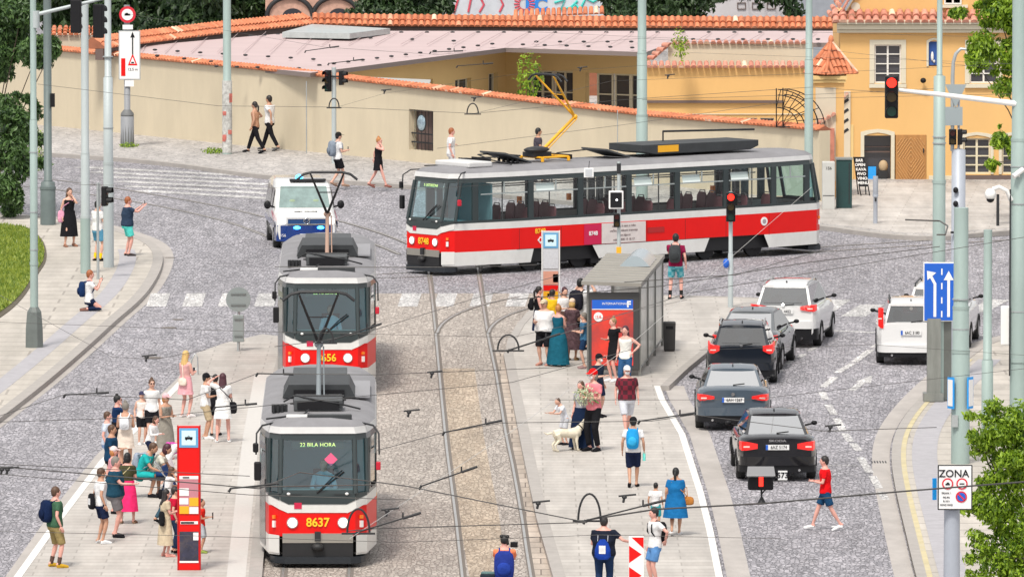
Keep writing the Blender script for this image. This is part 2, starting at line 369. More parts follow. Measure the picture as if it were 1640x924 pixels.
# --- far pavement in front of the long wall, and in front of the yellow house
fk = [(-60, 232), (85, 245), (200, 253), (300, 263), (410, 278), (500, 286), (600, 292), (700, 300), (900, 320), (1100, 340), (1318, 361), (1380, 369), (1440, 376), (1500, 378), (1570, 372), (1700, 362)]
fp = smooth_path(fk, 4, KH)
mb = MB(); mb.prism([(p.x, p.y) for p in fp] + [(fp[-1].x + 4, 420), (fp[0].x - 4, 420)], -.05, KH); kind(mb.build('pavement', M_pavef))
kind(strip(fp, .3, -.05, 'kerb', M_kerb, 1, KH + .012))
M_pavel = setts('light_pavement', (.41, .38, .355), (.48, .45, .425), (.34, .31, .29), .5, 0, .2, .1, 'brick', mw=.04, asp=(1, .8))
lpv = [(1312, 357), (1380, 365), (1440, 372), (1500, 374), (1570, 368), (1700, 358), (1700, 296), (1345, 292), (1310, 300)]
mb = MB(); mb.prism([(p.x, p.y) for p in [G(a, b, KH) for a, b in lpv]], KH - .02, KH + .005); kind(mb.build('pavement', M_pavel))

# --- tram tracks
def rails(pathL, pathR, bed=None, bedname='track_bed', bedm=None, z=.010):
    for pth in (pathL, pathR):
        kind(strip(pth, .15, z - .003, 'rail_groove', M_groove)); kind(strip([Vector((p[0] - .02, p[1], 0)) for p in pth], .055, z, 'rail', M_rail))
def line_px(pts, n=4): return smooth_path(pts, n, 0)
RL = [(756, 1010), (742, 924), (732, 833), (720, 743), (714, 692), (705, 600), (699, 534), (691, 462), (686, 425)]
RR = [(876, 1010), (852, 924), (838, 833), (822, 743), (811, 692), (796, 600), (782, 534), (771, 462), (765, 425)]
rl = line_px(RL, 2); rr = line_px(RR, 2)
# paved band both tracks run in
band = [G(a, b) for a, b in [(405, 1010), (425, 800), (447, 600), (452, 500), (600, 470), (868, 470), (838, 520), (822, 566), (856, 730), (906, 924), (925, 1010)]]
mb = MB(); mb.add([(p.x, p.y, .003) for p in band], [tuple(range(len(band)))]); kind(mb.build('track_paving', M_track))
mb = MB(); q = [G(a, b) for a, b in [(868, 1010), (832, 800), (797, 600), (789, 566), (820, 566), (854, 730), (904, 924), (925, 1010)]]; mb.add([(p.x, p.y, .005) for p in q], [tuple(range(len(q)))]); kind(mb.build('track_slabs', M_slab))
mb = MB(); q = [G(a, b) for a, b in [(752, 924), (736, 834), (716, 692), (706, 590), (760, 590), (775, 700), (800, 830), (812, 924)]]; mb.add([(p.x, p.y, .005) for p in q], [tuple(range(len(q)))]); kind(mb.build('track_slabs', M_rust))
rails(rl, rr)
# left track (under the two trams), then bending away across the square
LL = [(446, 1010), (456, 908), (476, 760), (494, 610), (503, 500), (500, 440), (470, 400), (420, 376), (350, 352), (230, 326), (80, 303), (-40, 294)]
LR = [(556, 1010), (561, 908), (572, 760), (581, 610), (588, 500), (590, 440), (565, 405), (500, 372), (400, 342), (270, 316), (100, 290), (-40, 280)]
rails(line_px(LL), line_px(LR), z=.012)
# track of the crossing tram
TD = (G(1318, 406) - G(757, 441)); TD.z = 0; TD.normalize(); TN = Vector((-TD.y, TD.x, 0))
tc0 = G(757, 441) + TN * 1.25
def curve3(a, b, c, n=10): return [a * (1 - t) ** 2 + b * 2 * t * (1 - t) + c * t * t for t in [i / n for i in range(n + 1)]]
for off in (-.72, .72):
    far = tc0 + TD * 24 + TN * off; near = tc0 - TD * 1 + TN * off
    e = [far, near] + curve3(near, near - TD * 5, G(560 + off * 10, 412 - off * 4))[1:]
    kind(strip(e, .15, .009, 'rail_groove', M_groove)); kind(strip(e, .06, .012, 'rail', M_rail))
# junction curves swinging right from the right track
for a, b, c in (((700, 534), (707, 498), (830, 476)), ((782, 534), (790, 500), (900, 484)), ((660, 394), (590, 362), (470, 338)), ((640, 408), (560, 372), (430, 344))):
    e = curve3(G(*a), G(*b), G(*c)); kind(strip(e, .15, .015, 'rail_groove', M_groove)); kind(strip(e, .06, .018, 'rail', M_rail))

# --- painted markings
def dash(a, b, wd, name='lane_marking', m=M_mark, z=.008):
    return kind(strip([G(*a), G(*b)], wd, z, name, m))
mk = MB()
def bar(a, b, wd):
    A, B = G(*a), G(*b); t = (B - A).normalized(); n = Vector((t.y, -t.x, 0)) * wd / 2
    z = Vector((0, 0, .0065)); mk.quad(A - n + z, A + n + z, B + n + z, B - n + z)
# near pedestrian crossing, seen along its stripes
for k in range(11):
    x = 253 + k * 57.5
    if 446 < x < 600: continue
    bar((x - 3, 491), (x + 4, 470), .56)
bar((1322, 497), (1346, 480), .6); bar((1366, 507), (1398, 488), .7); bar((1268, 480), (1290, 470), .5)
bar((1563, 500), (1600, 480), .6)
bar((1325, 529), (1402, 533), .3); bar((1555, 538), (1585, 537), .3)
# far pedestrian crossing, bars lying across
for k, (x0, x1) in enumerate([(128, 380), (150, 400), (172, 430), (190, 440), (205, 446), (222, 440)]):
    y = 268 + k * 7.5; bar((x0, y), (x1, y + 13), .8)
for k in range(4): bar((545 + k * 20, 288 + k * 3), (650 + k * 10, 296 + k * 3), .5)
# lane dashes
for a, b in (((1306, 556), (1296, 562)), ((1288, 567), (1279, 573)), ((1268, 578), (1260, 584)), ((1252, 592), (1243, 598)), ((1236, 607), (1226, 614))): bar(b, a, .16)
for a, b in (((1341, 597), (1366, 582)), ((1318, 620), (1337, 604)), ((1368, 580), (1395, 560)), ((1398, 557), (1425, 540))): bar(a, b, .2)
for a, b in (((1322, 640), (1317, 628)), ((1336, 664), (1326, 648)), ((1350, 690), (1340, 670)), ((1362, 707), (1353, 694)), ((1376, 722), (1366, 710)), ((1393, 757), (1378, 732)), ((1408, 782), (1397, 762)), ((1418, 800), (1411, 787))): bar(a, b, .19)
# arrow
bar((1364, 625), (1386, 609), .2)
hd = [G(1369, 612), G(1397, 601), G(1395, 614)]; mk.add([(p.x, p.y, .0085) for p in hd], [(0, 1, 2)])
for y in (690, 745, 793): bar((1310 + (y - 690) * .25, y), (1362 + (y - 690) * .3, y + 1), .08)
kind(mk.build('road_markings', M_mark))
# drain grate in the right road
mb = MB(); q = G(1408, 740)
for i in range(6): mb.box((q.x - .17 + i * .065, q.y, .008), (.03, .5, .008))
tag(mb.build('drain_grate', M_dark), 'small dark drain grate in the setts beside the yellow kerb line', 'drain grate')
# manhole dots in the left road
mb = MB()
for (x, y, wd) in ((285, 512, .35), (270, 525, .45), (245, 573, .5), (272, 413, .35)):
    q = G(x, y); mb.disc((q.x, q.y, .006), wd / 2, 'Z', 12, .01)
kind(mb.build('road_patch', M_groove))
# ================================================================ BUILDINGS
def tilemat(name, c1, c2, c3=(.9, .62, .45)):
    m = bpy.data.materials.new(name); m.use_nodes = True; nt = m.node_tree; N = nt.nodes; L = nt.links
    b = N['Principled BSDF']; b.inputs['Roughness'].default_value = .75
    g = N.new('ShaderNodeNewGeometry'); cr = N.new('ShaderNodeValToRGB'); L.new(g.outputs['Random Per Island'], cr.inputs[0])
    cr.color_ramp.elements[0].color = (*c1, 1); cr.color_ramp.elements[1].color = (*c2, 1); e = cr.color_ramp.elements.new(.93); e.color = (*c2, 1); cr.color_ramp.elements[-1].color = (*c3, 1)
    nz = N.new('ShaderNodeTexNoise'); nz.inputs['Scale'].default_value = 5; nz.inputs['Detail'].default_value = 5; L.new(g.outputs['Position'], nz.inputs['Vector'])
    r = N.new('ShaderNodeMapRange'); r.inputs[1].default_value = .3; r.inputs[2].default_value = .7; r.inputs[3].default_value = .72; r.inputs[4].default_value = 1.15; L.new(nz.outputs[0], r.inputs[0])
    x = N.new('ShaderNodeMix'); x.data_type = 'RGBA'; x.blend_type = 'MULTIPLY'; x.inputs[0].default_value = 1; L.new(cr.outputs[0], x.inputs[6]); L.new(r.outputs[0], x.inputs[7]); L.new(x.outputs[2], b.inputs['Base Color'])
    _m[name] = m; return m
M_tile = tilemat('orange_pantile', (.50, .15, .065), (.66, .24, .12))
M_tilep = tilemat('pink_pantile', (.52, .20, .14), (.64, .32, .24))
M_tileb = mat('tile_bed', (.30, .11, .06), .9, var=.2)
M_cream = mat('cream_render', (.58, .505, .375), .85, var=.1, vs=.7, dirt=.45, dcol=(.46, .40, .30), stretch=(1, 1, .35))
M_cream2 = mat('pale_render', (.62, .54, .42), .85, var=.07, vs=1)
M_yel = mat('yellow_render', (.70, .425, .165), .85, var=.07, vs=.6, dirt=.15, dcol=(.6, .42, .2), stretch=(1, 1, .4))
M_yel2 = mat('pale_yellow_render', (.70, .50, .22), .85, var=.05, vs=.8)
M_pink = mat('pink_sheet_roof', (.50, .385, .385), .55, var=.1, vs=.8, dirt=.5, dcol=(.42, .32, .31), stretch=(.3, 1, 1))
M_pane = mat('window_pane_dark', (.05, .05, .06), .08, spec=.6)
M_fr = mat('window_frame_white', (.72, .70, .66), .5)
M_frc = mat('window_frame_cream', (.66, .60, .44), .5)
M_trim = mat('stone_trim', (.62, .57, .45), .8, var=.06)
M_wood = mat('door_wood', (.42, .20, .06), .6, var=.25, vs=6, stretch=(1, 1, .2))
M_gut2 = mat('brown_gutter', (.13, .09, .08), .6)

def tiles(mb, A, B, up, length, pitch=.21, row=.34, tri=False, m=0):
    A, B, up = Vector(A), Vector(B), Vector(up).normalized(); al = (B - A); W = al.length; al.normalize(); nr = al.cross(up).normalized()
    if nr.z < 0: nr = -nr
    n = max(1, int(W / pitch)); p = W / n
    for i in range(n):
        t = (i + .5) / n; ln = length * (1 - abs(2 * t - 1)) if tri else length
        rows = max(1, int(ln / row + .3)); rl = ln / rows
        for r_ in range(rows):
            base = A + al * (p * (i + .5 + rnd.uniform(-.05, .05))) + up * (r_ * rl - .02)
            rings = []
            for q, rad, lift in ((0, p * .46, .045), (rl + .05, p * .36, .0)):
                c = base + up * q + nr * lift
                rings.append([c + al * math.cos(a) * rad + nr * math.sin(a) * rad for a in [PI * k / 5 for k in range(6)]])
            mb.loft(rings, m, False, True, False)
            mb.add(rings[0], [tuple(range(6))], m)
    return mb
def panel(mb, A, B, z0, z1, th, opens, m=0, z1b=None):
    """wall from A to B (ground points), openings (t0, t1, za, zb) in metres along the wall; thickness goes to the far side"""
    A, B = Vector((A[0], A[1], 0)), Vector((B[0], B[1], 0)); al = (B - A); W = al.length; al.normalize(); n = Vector((-al.y, al.x, 0))
    z1b = z1 if z1b is None else z1b
    top = lambda t: z1 + (z1b - z1) * t / W
    def piece(t0, t1, za, zb0, zb1):
        if t1 - t0 < 1e-4: return
        a, b = A + al * t0, A + al * t1
        vs = [(a.x, a.y, za), (b.x, b.y, za), (b.x, b.y, zb1), (a.x, a.y, zb0)]
        vb = [(x + n.x * th, y + n.y * th, z) for x, y, z in vs]
        mb.add(vs + vb, [(0, 1, 2, 3), (7, 6, 5, 4), (0, 4, 5, 1), (3, 2, 6, 7), (0, 3, 7, 4), (1, 5, 6, 2)], m)
    t = 0
    for (a, b, za, zb) in sorted(opens):
        piece(t, a, z0, top(t), top(a)); piece(a, b, z0, za, za); piece(a, b, zb, top(a), top(b)); t = b
    piece(t, W, z0, top(t), top(W))
    return al, n
def window(parent, o, al, n, t0, t1, z0, z1, cols=2, rws=2, fm=None, rec=.12, pm=None, name='window', bar=.05):
    """a window: frame with its panes as a child; set REC metres behind the wall face"""
    al3 = Vector((al.x, al.y, 0)); n3 = Vector((n.x, n.y, 0)); mb = MB(); ang = math.atan2(al.y, al.x); o = Vector(o)
    def bx(ta, tb, za, zb, dp=.06, off=0): mb.box(o + al3 * (ta + tb) / 2 + n3 * (rec + off) + Vector((0, 0, (za + zb) / 2)), (tb - ta, dp, zb - za), ang)
    bx(t0, t0 + bar, z0, z1); bx(t1 - bar, t1, z0, z1); bx(t0 + bar, t1 - bar, z0, z0 + bar); bx(t0 + bar, t1 - bar, z1 - bar, z1)
    for i in range(1, cols): x = t0 + (t1 - t0) * i / cols; bx(x - bar * .6, x + bar * .6, z0 + bar, z1 - bar, .05)
    for i in range(1, rws):
        z = z0 + (z1 - z0) * i / rws
        for c in range(cols):
            xa = t0 + (t1 - t0) * c / cols + bar * (1 if c == 0 else .6); xb = t0 + (t1 - t0) * (c + 1) / cols - bar * (1 if c == cols - 1 else .6); bx(xa, xb, z - bar * .35, z + bar * .35, .04)
    f = mb.build(name, fm or M_fr, parent); mb = MB(); mb.box(o + al3 * (t0 + t1) / 2 + n3 * (rec + .05) + Vector((0, 0, (z0 + z1) / 2)), (t1 - t0 - .01, .02, z1 - z0 - .01), ang)
    mb.build('pane', pm or M_pane, f); return f

# ---- long boundary wall
bw = empty('boundary_wall', G(90, 208), 0, 'long cream rendered boundary wall with orange tile coping behind the far pavement', 'wall')
BW = G(90, 208)
wp = [(-80, 192, 66), (90, 208, 81), (400, 240, 110), (500, 249, 121), (640, 263, 138), (712, 270, 146), (820, 280, 160), (1037, 300, 186), (1312, 329, 209)]
wm = MB(); ct = MB()
for i in range(len(wp) - 1):
    (x0, y0, t0), (x1, y1, t1) = wp[i], wp[i + 1]; A, B = G(x0, y0) - BW, G(x1, y1) - BW; hA, hB = (y0 - t0) / S(y0), (y1 - t1) / S(y1)
    op = []
    if x0 == 640: fW = (B - A).length / (72 / 46.9); op = [((655 - 640) / 46.9 * fW, (694 - 640) / 46.9 * fW, .53, 1.92)]
    al, n = panel(wm, A, B, -.05, hA, .42, op, 0, hB)
    if op: wal, wn, wA = al, n, Vector((A.x, A.y, 0))
    A3 = Vector((A.x, A.y, hA)); B3 = Vector((B.x, B.y, hB)); n3 = Vector((n.x, n.y, 0))
    tiles(ct, A3 - n3 * .10 + Vector((0, 0, -.02)), B3 - n3 * .10 + Vector((0, 0, -.02)), n3 + Vector((0, 0, .42)), .34, .2, .34)
    ct.loft([[p - n3 * .11 + Vector((0, 0, .0)), p + n3 * .23 + Vector((0, 0, .15)), p + n3 * .5, p + n3 * .2 - Vector((0, 0, .01))] for p in (A3, B3)], 1, True, False)
wm.build('wall', M_cream, bw); ct.build('coping', [M_tile, M_tileb], bw)
# window niche with bars in it
wo = wA + wal * ((655 - 640) / 46.9 * fW); W_ = 39 / 46.9 * fW
mb = MB(); mb.box(wo + wal * W_ / 2 + wn * .33 + Vector((0, 0, 1.22)), (W_, .03, 1.4), math.atan2(wal.y, wal.x))
mb.build('shutter', mat('old_brown_wood', (.16, .11, .10), .8, var=.4, vs=8, stretch=(6, 6, .4)), bw)
mb = MB()
for k in range(6): mb.tube([wo + wal * (.1 + k * .12) * fW + wn * .12 + Vector((0, 0, .54)), wo + wal * (.1 + k * .12) * fW + wn * .12 + Vector((0, 0, 1.9))], .012, 5)
for z in (.8, 1.1): mb.box(wo + wal * W_ / 2 + wn * .12 + Vector((0, 0, z)), (W_ - .02, .04, .05), math.atan2(wal.y, wal.x))
mb.build('window_bars', M_dark, bw)
mb = MB()
for t in (.05, W_ - .12): mb.box(wo + wal * (t + .03) + wn * .2 + Vector((0, 0, 1.2)), (.05, .06, 1.3), math.atan2(wal.y, wal.x))
mb.build('window_frame', M_frc, bw)
# round traffic mirror hanging in front of the niche
q = G(90, 208) + wo + wal * .56 * fW - wn * .16; mr = empty('traffic_mirror', (q.x, q.y, 0), math.atan2(wal.y, wal.x), 'round blue grey mirror on the cream wall in front of the barred niche', 'mirror')
mb = MB(); mb.ell((0, 0, 1.5), (.25, .05, .27), 0, 20, 8); mb.build('mirror_face', mat('mirror_glass', (.45, .58, .66), .12, .8, var=.5, vs=6), mr)
mb = MB(); mb.tube([(.27 * math.cos(a), 0, 1.5 + .29 * math.sin(a)) for a in [2 * PI * k / 24 for k in range(25)]], .018, 6); mb.build('rim', M_dark, mr)
mb = MB(); mb.tube([(0, .04, 1.5), (.0, .17, 1.5)], .02, 6); mb.build('bracket', M_dark, mr)

# ---- low building with the pink sheet roof
lb = empty('low_building', (0, 0, 0), 0, 'low yellow building under a wide pink sheet roof behind the boundary wall', 'building')
rt = [(150, 82, 2.85), (300, 97, 2.88), (400, 107, 2.9), (497, 117, 2.92), (810, 77, 2.95), (1035, 84, 2.95), (1075, 69, 2.98), (1335, 69, 2.98), (1335, 50, 3.2), (500, 50, 3.2), (225, 74, 3.05)]
pts = [G(a, b, z) for a, b, z in rt]; n = len(pts)
me = bmesh.new(); vt = [me.verts.new(p) for p in pts]; vb_ = [me.verts.new(p - Vector((0, 0, .16))) for p in pts]
me.faces.new(vt[::-1]); bmesh.ops.triangulate(me, faces=me.faces[:])
for i in range(n): me.faces.new((vt[i], vt[(i + 1) % n], vb_[(i + 1) % n], vb_[i])).material_index = 1
bmesh.ops.recalc_face_normals(me, faces=me.faces[:])
md = bpy.data.meshes.new('roof'); me.to_mesh(md); me.free(); md.materials.append(M_pink); md.materials.append(mat('roof_edge', (.20, .16, .15), .6))
ro = bpy.data.objects.new('roof', md); COL.objects.link(ro); ro.parent = lb
# snow stops
def roofpt(px, py):       # point on the nearly level roof
    best = None
    for z in [2.9 + i * .02 for i in range(18)]:
        p = G(px, py, z); k = abs((2.9 + max(0, (p.y - 348)) / 22 * .28) - z)
        if best is None or k < best[0]: best = (k, p)
    return best[1]
mb = MB()
for row in (((330, 107), (495, 111), 5), ((500, 107), (800, 70), 13), ((420, 91), (720, 90), 0), ((230, 80), (520, 97), 8), ((230, 88), (360, 102), 3), ((820, 72), (1030, 78), 6), ((840, 68), (1030, 68), 5), ((540, 53), (1320, 53), 19), ((560, 60), (760, 68), 3), ((390, 60), (500, 53), 5), ((1090, 64), (1330, 64), 6)):
    for k in range(row[2]):
        t = (k + .5) / row[2]; p = roofpt(row[0][0] + (row[1][0] - row[0][0]) * t, row[0][1] + (row[1][1] - row[0][1]) * t); mb = MB(); mb.ell(p + Vector((0, 0, .02)), (.09, .12, .04), 0, 6, 4); mb.build('snow_stop', M_dark, lb)
mb = MB()   # standing seams
for k in range(26):
    x = 240 + k * 42
    a, b = G(x + 18, 52, 3.2), roofpt(x - 18, 72 if x > 500 else 84)
    a.z += .012; b.z += .012; mb.tube([a, b], .012, 4)
mb.build('seams', M_pink, lb)
E = [G(497, 117, 2.76), G(810, 77, 2.79), G(1035, 84, 2.79)]
wy = MB(); A, B, C_ = [Vector((e.x, e.y, 0)) for e in E]; A = A + Vector((.6, .5, 0)); B = B + Vector((0, .45, 0)); C_ = C_ + Vector((0, .4, 0))
L1 = (B - A).length; L2 = (C_ - B).length
f1 = lambda px: L1 * (px - 510) / (810 - 510)
o1 = [(f1(640), f1(684), .5, 2.0), (f1(722), f1(750), .5, 1.85), (f1(780), f1(796), .5, 1.9)]
al1, n1 = panel(wy, A, B, 0, 2.79, .3, o1)
f2 = lambda px: L2 * (px - 810) / (1035 - 810)
o2 = [(f2(845), f2(918), .4, 1.98), (f2(938), f2(1030), .4, 1.95)]
al2, n2 = panel(wy, B, C_, 0, 2.79, .3, o2); wy.build('wall', M_yel2, lb)
for a, b, za, zb in o1: window(lb, A, al1, n1, a, b, za, zb, 2, 2, M_frc, .2)
for a, b in ((847, 882), (884, 918)): window(lb, B, al2, n2, f2(a), f2(b), .4, 1.98, 2, 2, M_frc, .25, bar=.07)
for a, b in ((952, 978), (980, 1006), (1006, 1029)): window(lb, B, al2, n2, f2(a), f2(b), .4, 1.95, 1, 2, M_frc, .25, bar=.07)
mb = MB(); mb.box((B + C_) / 2 + Vector((0, .1, 2.79 - .72)), (L2, .1, .04), math.atan2(al2.y, al2.x)); mb.build('ledge', M_yel, lb)
# grey awning by the left windows
aw = [P(558, 122, 350), P(690, 128, 351), P(688, 134, 350.6), P(560, 133, 349.6)]
mb = MB(); mb.add(aw + [p - Vector((0, 0, .06)) for p in aw], [(0, 1, 2, 3), (7, 6, 5, 4), (0, 4, 5, 1), (1, 5, 6, 2), (2, 6, 7, 3), (3, 7, 4, 0)]); tag(mb.build('awning', mat('awning_grey', (.36, .36, .35), .6)), 'flat grey awning behind the coping left of the barred niche', 'awning')
# flat skylight with grey cover on the pink roof
mb = MB(); q = [G(452, 52, 3.35), G(500, 39, 3.35), G(625, 46, 3.35), G(560, 54, 3.35)]; mb.add(q + [p - Vector((0, 0, .2)) for p in q], [(0, 1, 2, 3), (7, 6, 5, 4), (0, 4, 5, 1), (1, 5, 6, 2), (2, 6, 7, 3), (3, 7, 4, 0)])
tag(mb.build('roof_light', mat('rooflight_grey', (.45, .50, .50), .3, .2, var=.2)), 'flat grey roof light lying on the far left part of the pink roof', 'roof light')

# ---- tiled ridge wall behind the pink roof
rw = empty('tiled_ridge_wall', (0, 0, 0), 0, 'wall topped by a long row of orange pantiles behind the pink roof', 'wall')
base = [P(165, 78, 357), P(235, 69, 361), P(360, 54, 366), P(500, 40, 371), P(600, 42, 371), P(960, 45, 371), P(1335, 46, 371)]
mb = MB(); tm = MB(); w2 = MB()
for i in range(len(base) - 1):
    a, b = base[i], base[i + 1]; al = (b - a); al.z = 0; al.normalize(); nn = Vector((-al.y, al.x, 0))
    panel(w2, (a.x, a.y), (b.x, b.y), 2.75, a.z + .0, .3, [], 0, b.z + .0)
    tiles(tm, a - nn * .12 + Vector((0, 0, -.02)), b - nn * .12 + Vector((0, 0, -.02)), nn + Vector((0, 0, .75)), .64, .23, .36)
    tm.loft([[p - nn * .13, p + nn * .42 + Vector((0, 0, .41)), p + nn * .9, p + nn * .3 - Vector((0, 0, .03))] for p in (a, b)], 1, True, False)
w2.build('wall', M_gut2, rw); tm.build('tiles', [M_tile, M_tileb], rw)  # dark brown on this wall stands in for the shade below the tiles
rw2 = empty('tiled_ridge', P(820, 26, 380), 0, 'short darker orange tile ridge standing in front of the graffiti wall', 'roof ridge')
mb = MB(); o_ = P(820, 26, 380); a, b = P(822, 30, 380) - o_, P(968, 24, 380) - o_; tiles(mb, a, b, (0, 1, .7), .45, .2, .3); mb.build('tiles', M_tile, rw2)
mb = MB(); mb.box((a + b) / 2 + Vector((0, .3, -1.6)), ((b - a).length, .5, 3.2)); mb.build('wall', M_tileb, rw2)
# small tiled block on the left
sb = empty('small_tiled_house', P(120, 80, 362), 0, 'small cream block with an orange hipped tile roof above the left end of the wall', 'building')
o_ = P(120, 80, 362); mb = MB(); a, b = P(86, 58, 362) - o_, P(152, 58, 362) - o_
mb.box(((a.x + b.x) / 2, .8, -1.1), (b.x - a.x, 1.6, 3.2)); mb.build('wall', M_cream2, sb)
mb = MB(); tiles(mb, a + Vector((-.1, -.1, 0)), b + Vector((.25, -.1, 0)), (0, 1, .35), .85, .2, .3); mb.build('tiles', M_tile, sb)

# ---- right hand tiled building (between roof and house)
rb = empty('tiled_outbuilding', G(1160, 232), 0, 'long yellow outbuilding with a pink pantile eave left of the gate pier', 'building')
O = G(1160, 232); Yb = O.y; z_ = lambda py, Y=Yb: P(0, py, Y).z; x_ = lambda px, Y=Yb: P(px, 200, Y).x - O.x
mb = MB(); opn = [(x_(a) - x_(1036), x_(b) - x_(1036), z_(199), z_(189)) for a, b in ((1148, 1165), (1168, 1186), (1195, 1213), (1217, 1240))]
al, n = panel(mb, (x_(1036), 0), (x_(1302), 0), 0, z_(106), .3, opn); mb.build('wall', M_yel, rb)
for a, b, za, zb in opn: window(rb, (x_(1036), 0, 0), al, n, a, b, za, zb, 1, 1, M_fr, .1, bar=.03)
mb = MB(); mb.box(((x_(1036) + x_(1255)) / 2, -.06, z_(163)), (x_(1255) - x_(1036), .12, .09)); mb.build('ledge', M_gut2, rb)
mb = MB(); mb.box(((x_(1036) + x_(1302)) / 2, -.02, z_(183)), (x_(1302) - x_(1036), .05, .03)); mb.build('moulding', M_trim, rb)
mb = MB(); tiles(mb, (x_(1034), -.16, z_(110)), (x_(1300), -.16, z_(110)), (0, 1, .5), .42, .22, .3); mb.build('roof_tiles', M_tilep, rb)
mb = MB(); yy = 1.2; Y2 = Yb + yy
mb.box(((x_(1070, Y2) + x_(1302, Y2)) / 2, yy + .15, (z_(70, Y2) + 1) / 2), (x_(1302, Y2) - x_(1070, Y2), .3, z_(70, Y2) - 1)); mb.build('parapet', M_cream2, rb)
mb = MB(); tiles(mb, (x_(1075, Y2), yy - .08, z_(72, Y2)), (x_(1302, Y2), yy - .08, z_(72, Y2)), (0, 1, .35), .26, .22, .26)
tiles(mb, (x_(1045, Y2), yy - .5, z_(97, Y2)), (x_(1076, Y2), yy - .1, z_(71, Y2)), (-.5, .3, .1), .25, .2, .25); mb.build('parapet_tiles', M_tilep, rb)

# ---- gate pier with hipped tile roof
gpier = empty('gate_pier', G(1325, 322), 0, 'cream and yellow gate pier under a hipped orange tile roof beside the yellow house', 'gate pier')
O = G(1325, 322); s_ = S(322); h = lambda py: (322 - py) / s_; X = lambda px: (px - 1325) / s_
mb = MB(); mb.box((X(1325), .45, h(122) / 2), (X(1352) - X(1299), .9, h(122))); mb.build('pier', M_yel, gpier)
mb = MB(); mb.box((X(1322), -.012, h(215)), (.66, .03, h(140) - h(290))); mb.build('panel', M_cream2, gpier)
mb = MB(); mb.box((X(1325), .42, h(124)), (1.25, 1.08, .12)); mb.box((X(1325), .42, h(130)), (1.17, 1.0, .08)); mb.build('cornice', M_yel2, gpier)
mb = MB(); c = Vector((X(1331), .5, h(119))); D_ = .86; ap = c + Vector((0, 0, 1.0)); cs = [c + Vector((D_ * math.sin(a), -D_ * math.cos(a), 0)) for a in (R(-12), R(78), R(168), R(258))]
for i in range(4):
    a, b = cs[i], cs[(i + 1) % 4]; mid = (a + b) / 2; up = ap - mid; tiles(mb, a, b, up, up.length, .17, .3, True)
    mb.add([a, b, ap], [(0, 1, 2)], 1)
for i in range(4): mb.tube([cs[i] + Vector((0, 0, .06)), ap + Vector((0, 0, .06))], .06, 7)
mb.ell(ap + Vector((0, 0, .1)), (.09, .09, .16)); mb.build('roof_tiles', [M_tile, M_tileb], gpier)
mb = MB(); tiles(mb, (X(1299), -.35, h(207)), (X(1340), -.1, h(184)), (.0, 1, .3), .4, .18, .3); mb.box((X(1322), -.1, h(260)), (.55, .4, h(212))); mb.build('sloping_coping', [M_tilep], gpier)
# iron grille on the wall
gr = empty('iron_grille', G(1275, 325), 0, 'fan shaped black iron grille standing above the coping beside the gate pier', 'grille')
s_ = S(325); mb = MB(); X = lambda px: (px - 1275) / s_; h = lambda py: (325 - py) / s_
for off, yy in ((0, 0), (.22, .25)):
    c0 = Vector((X(1243) + off, yy, h(203)))
    for rr in (1.35, 1.15, .7): mb.tube([c0 + Vector((rr * math.sin(a), 0, rr * math.cos(a) * .9)) for a in [R(2 + 84 * k / 12) for k in range(13)]], .018, 5)
    for a in (0, 18, 36, 54, 72): mb.tube([c0 + Vector((.7 * math.sin(R(a)), 0, .63 * math.cos(R(a)))), c0 + Vector((1.34 * math.sin(R(a + 6)), 0, 1.2 * math.cos(R(a + 6))))], .014, 5)
    mb.tube([c0, c0 + Vector((0, 0, 1.25))], .02, 5); mb.tube([c0, c0 + Vector((1.35, 0, .0))], .02, 5)
    for a in (20, 50): mb.tube([c0 + Vector((.7 * math.sin(R(a)) * k / 6, 0, .63 * math.cos(R(a)) * k / 6 + .06 * math.sin(k))) for k in range(7)], .012, 5)
mb.build('grille_bars', M_black, gr)

# ---- yellow house
HY = 293; hs_ = S(HY); O = G(1345, HY); X = lambda px: (px - 1345) / hs_; h = lambda py: (HY - py) / hs_
hse = empty('yellow_house', O, 0, 'yellow house with a pink tile skirt roof, arched entrance and cream window surrounds', 'house')
W0, W1 = X(1345), X(1760)
ops = [(X(1400) - W0, X(1443) - W0, h(133), h(71)), (X(1487) - W0, X(1505) - W0, h(106), h(66)), (X(1553) - W0, X(1598) - W0, h(133), h(71)), (X(1384) - W0, X(1427) - W0, 0, h(217)), (X(1543) - W0, X(1587) - W0, h(279), h(221)), (X(1605) - W0, X(1640) - W0, h(279), h(221)), (X(1433) - W0, X(1484) - W0, .02, h(216))]
rows_up = [o for o in ops if o[3] > 3]; rows_dn = [o for o in ops if o[3] <= 3]
mb = MB(); zm = h(170)
al, n = panel(mb, (W0, 0), (W1, 0), 0, zm, .5, rows_dn); mb2 = panel(mb, (W0, 0), (W1, 0), zm, h(30), .5, rows_up)
mb.box((W0 + .15, 4, h(30) / 2), (.3, 7.4, h(30))); mb.box(((W0 + W1) / 2, 2.6, h(30) / 2), (W1 - W0 - .7, .2, h(30))); mb.build('wall', M_yel, hse)
op = lambda i: ops[i]
window(hse, (W0, 0, 0), al, n, *[op(0)[k] for k in (0, 1, 2, 3)], 2, 4, M_fr, .1); window(hse, (W0, 0, 0), al, n, *op(2), 2, 4, M_fr, .1)
window(hse, (W0, 0, 0), al, n, *op(4), 2, 4, M_frc, .12, bar=.06); window(hse, (W0, 0, 0), al, n, *op(5), 2, 4, M_frc, .12, bar=.06)
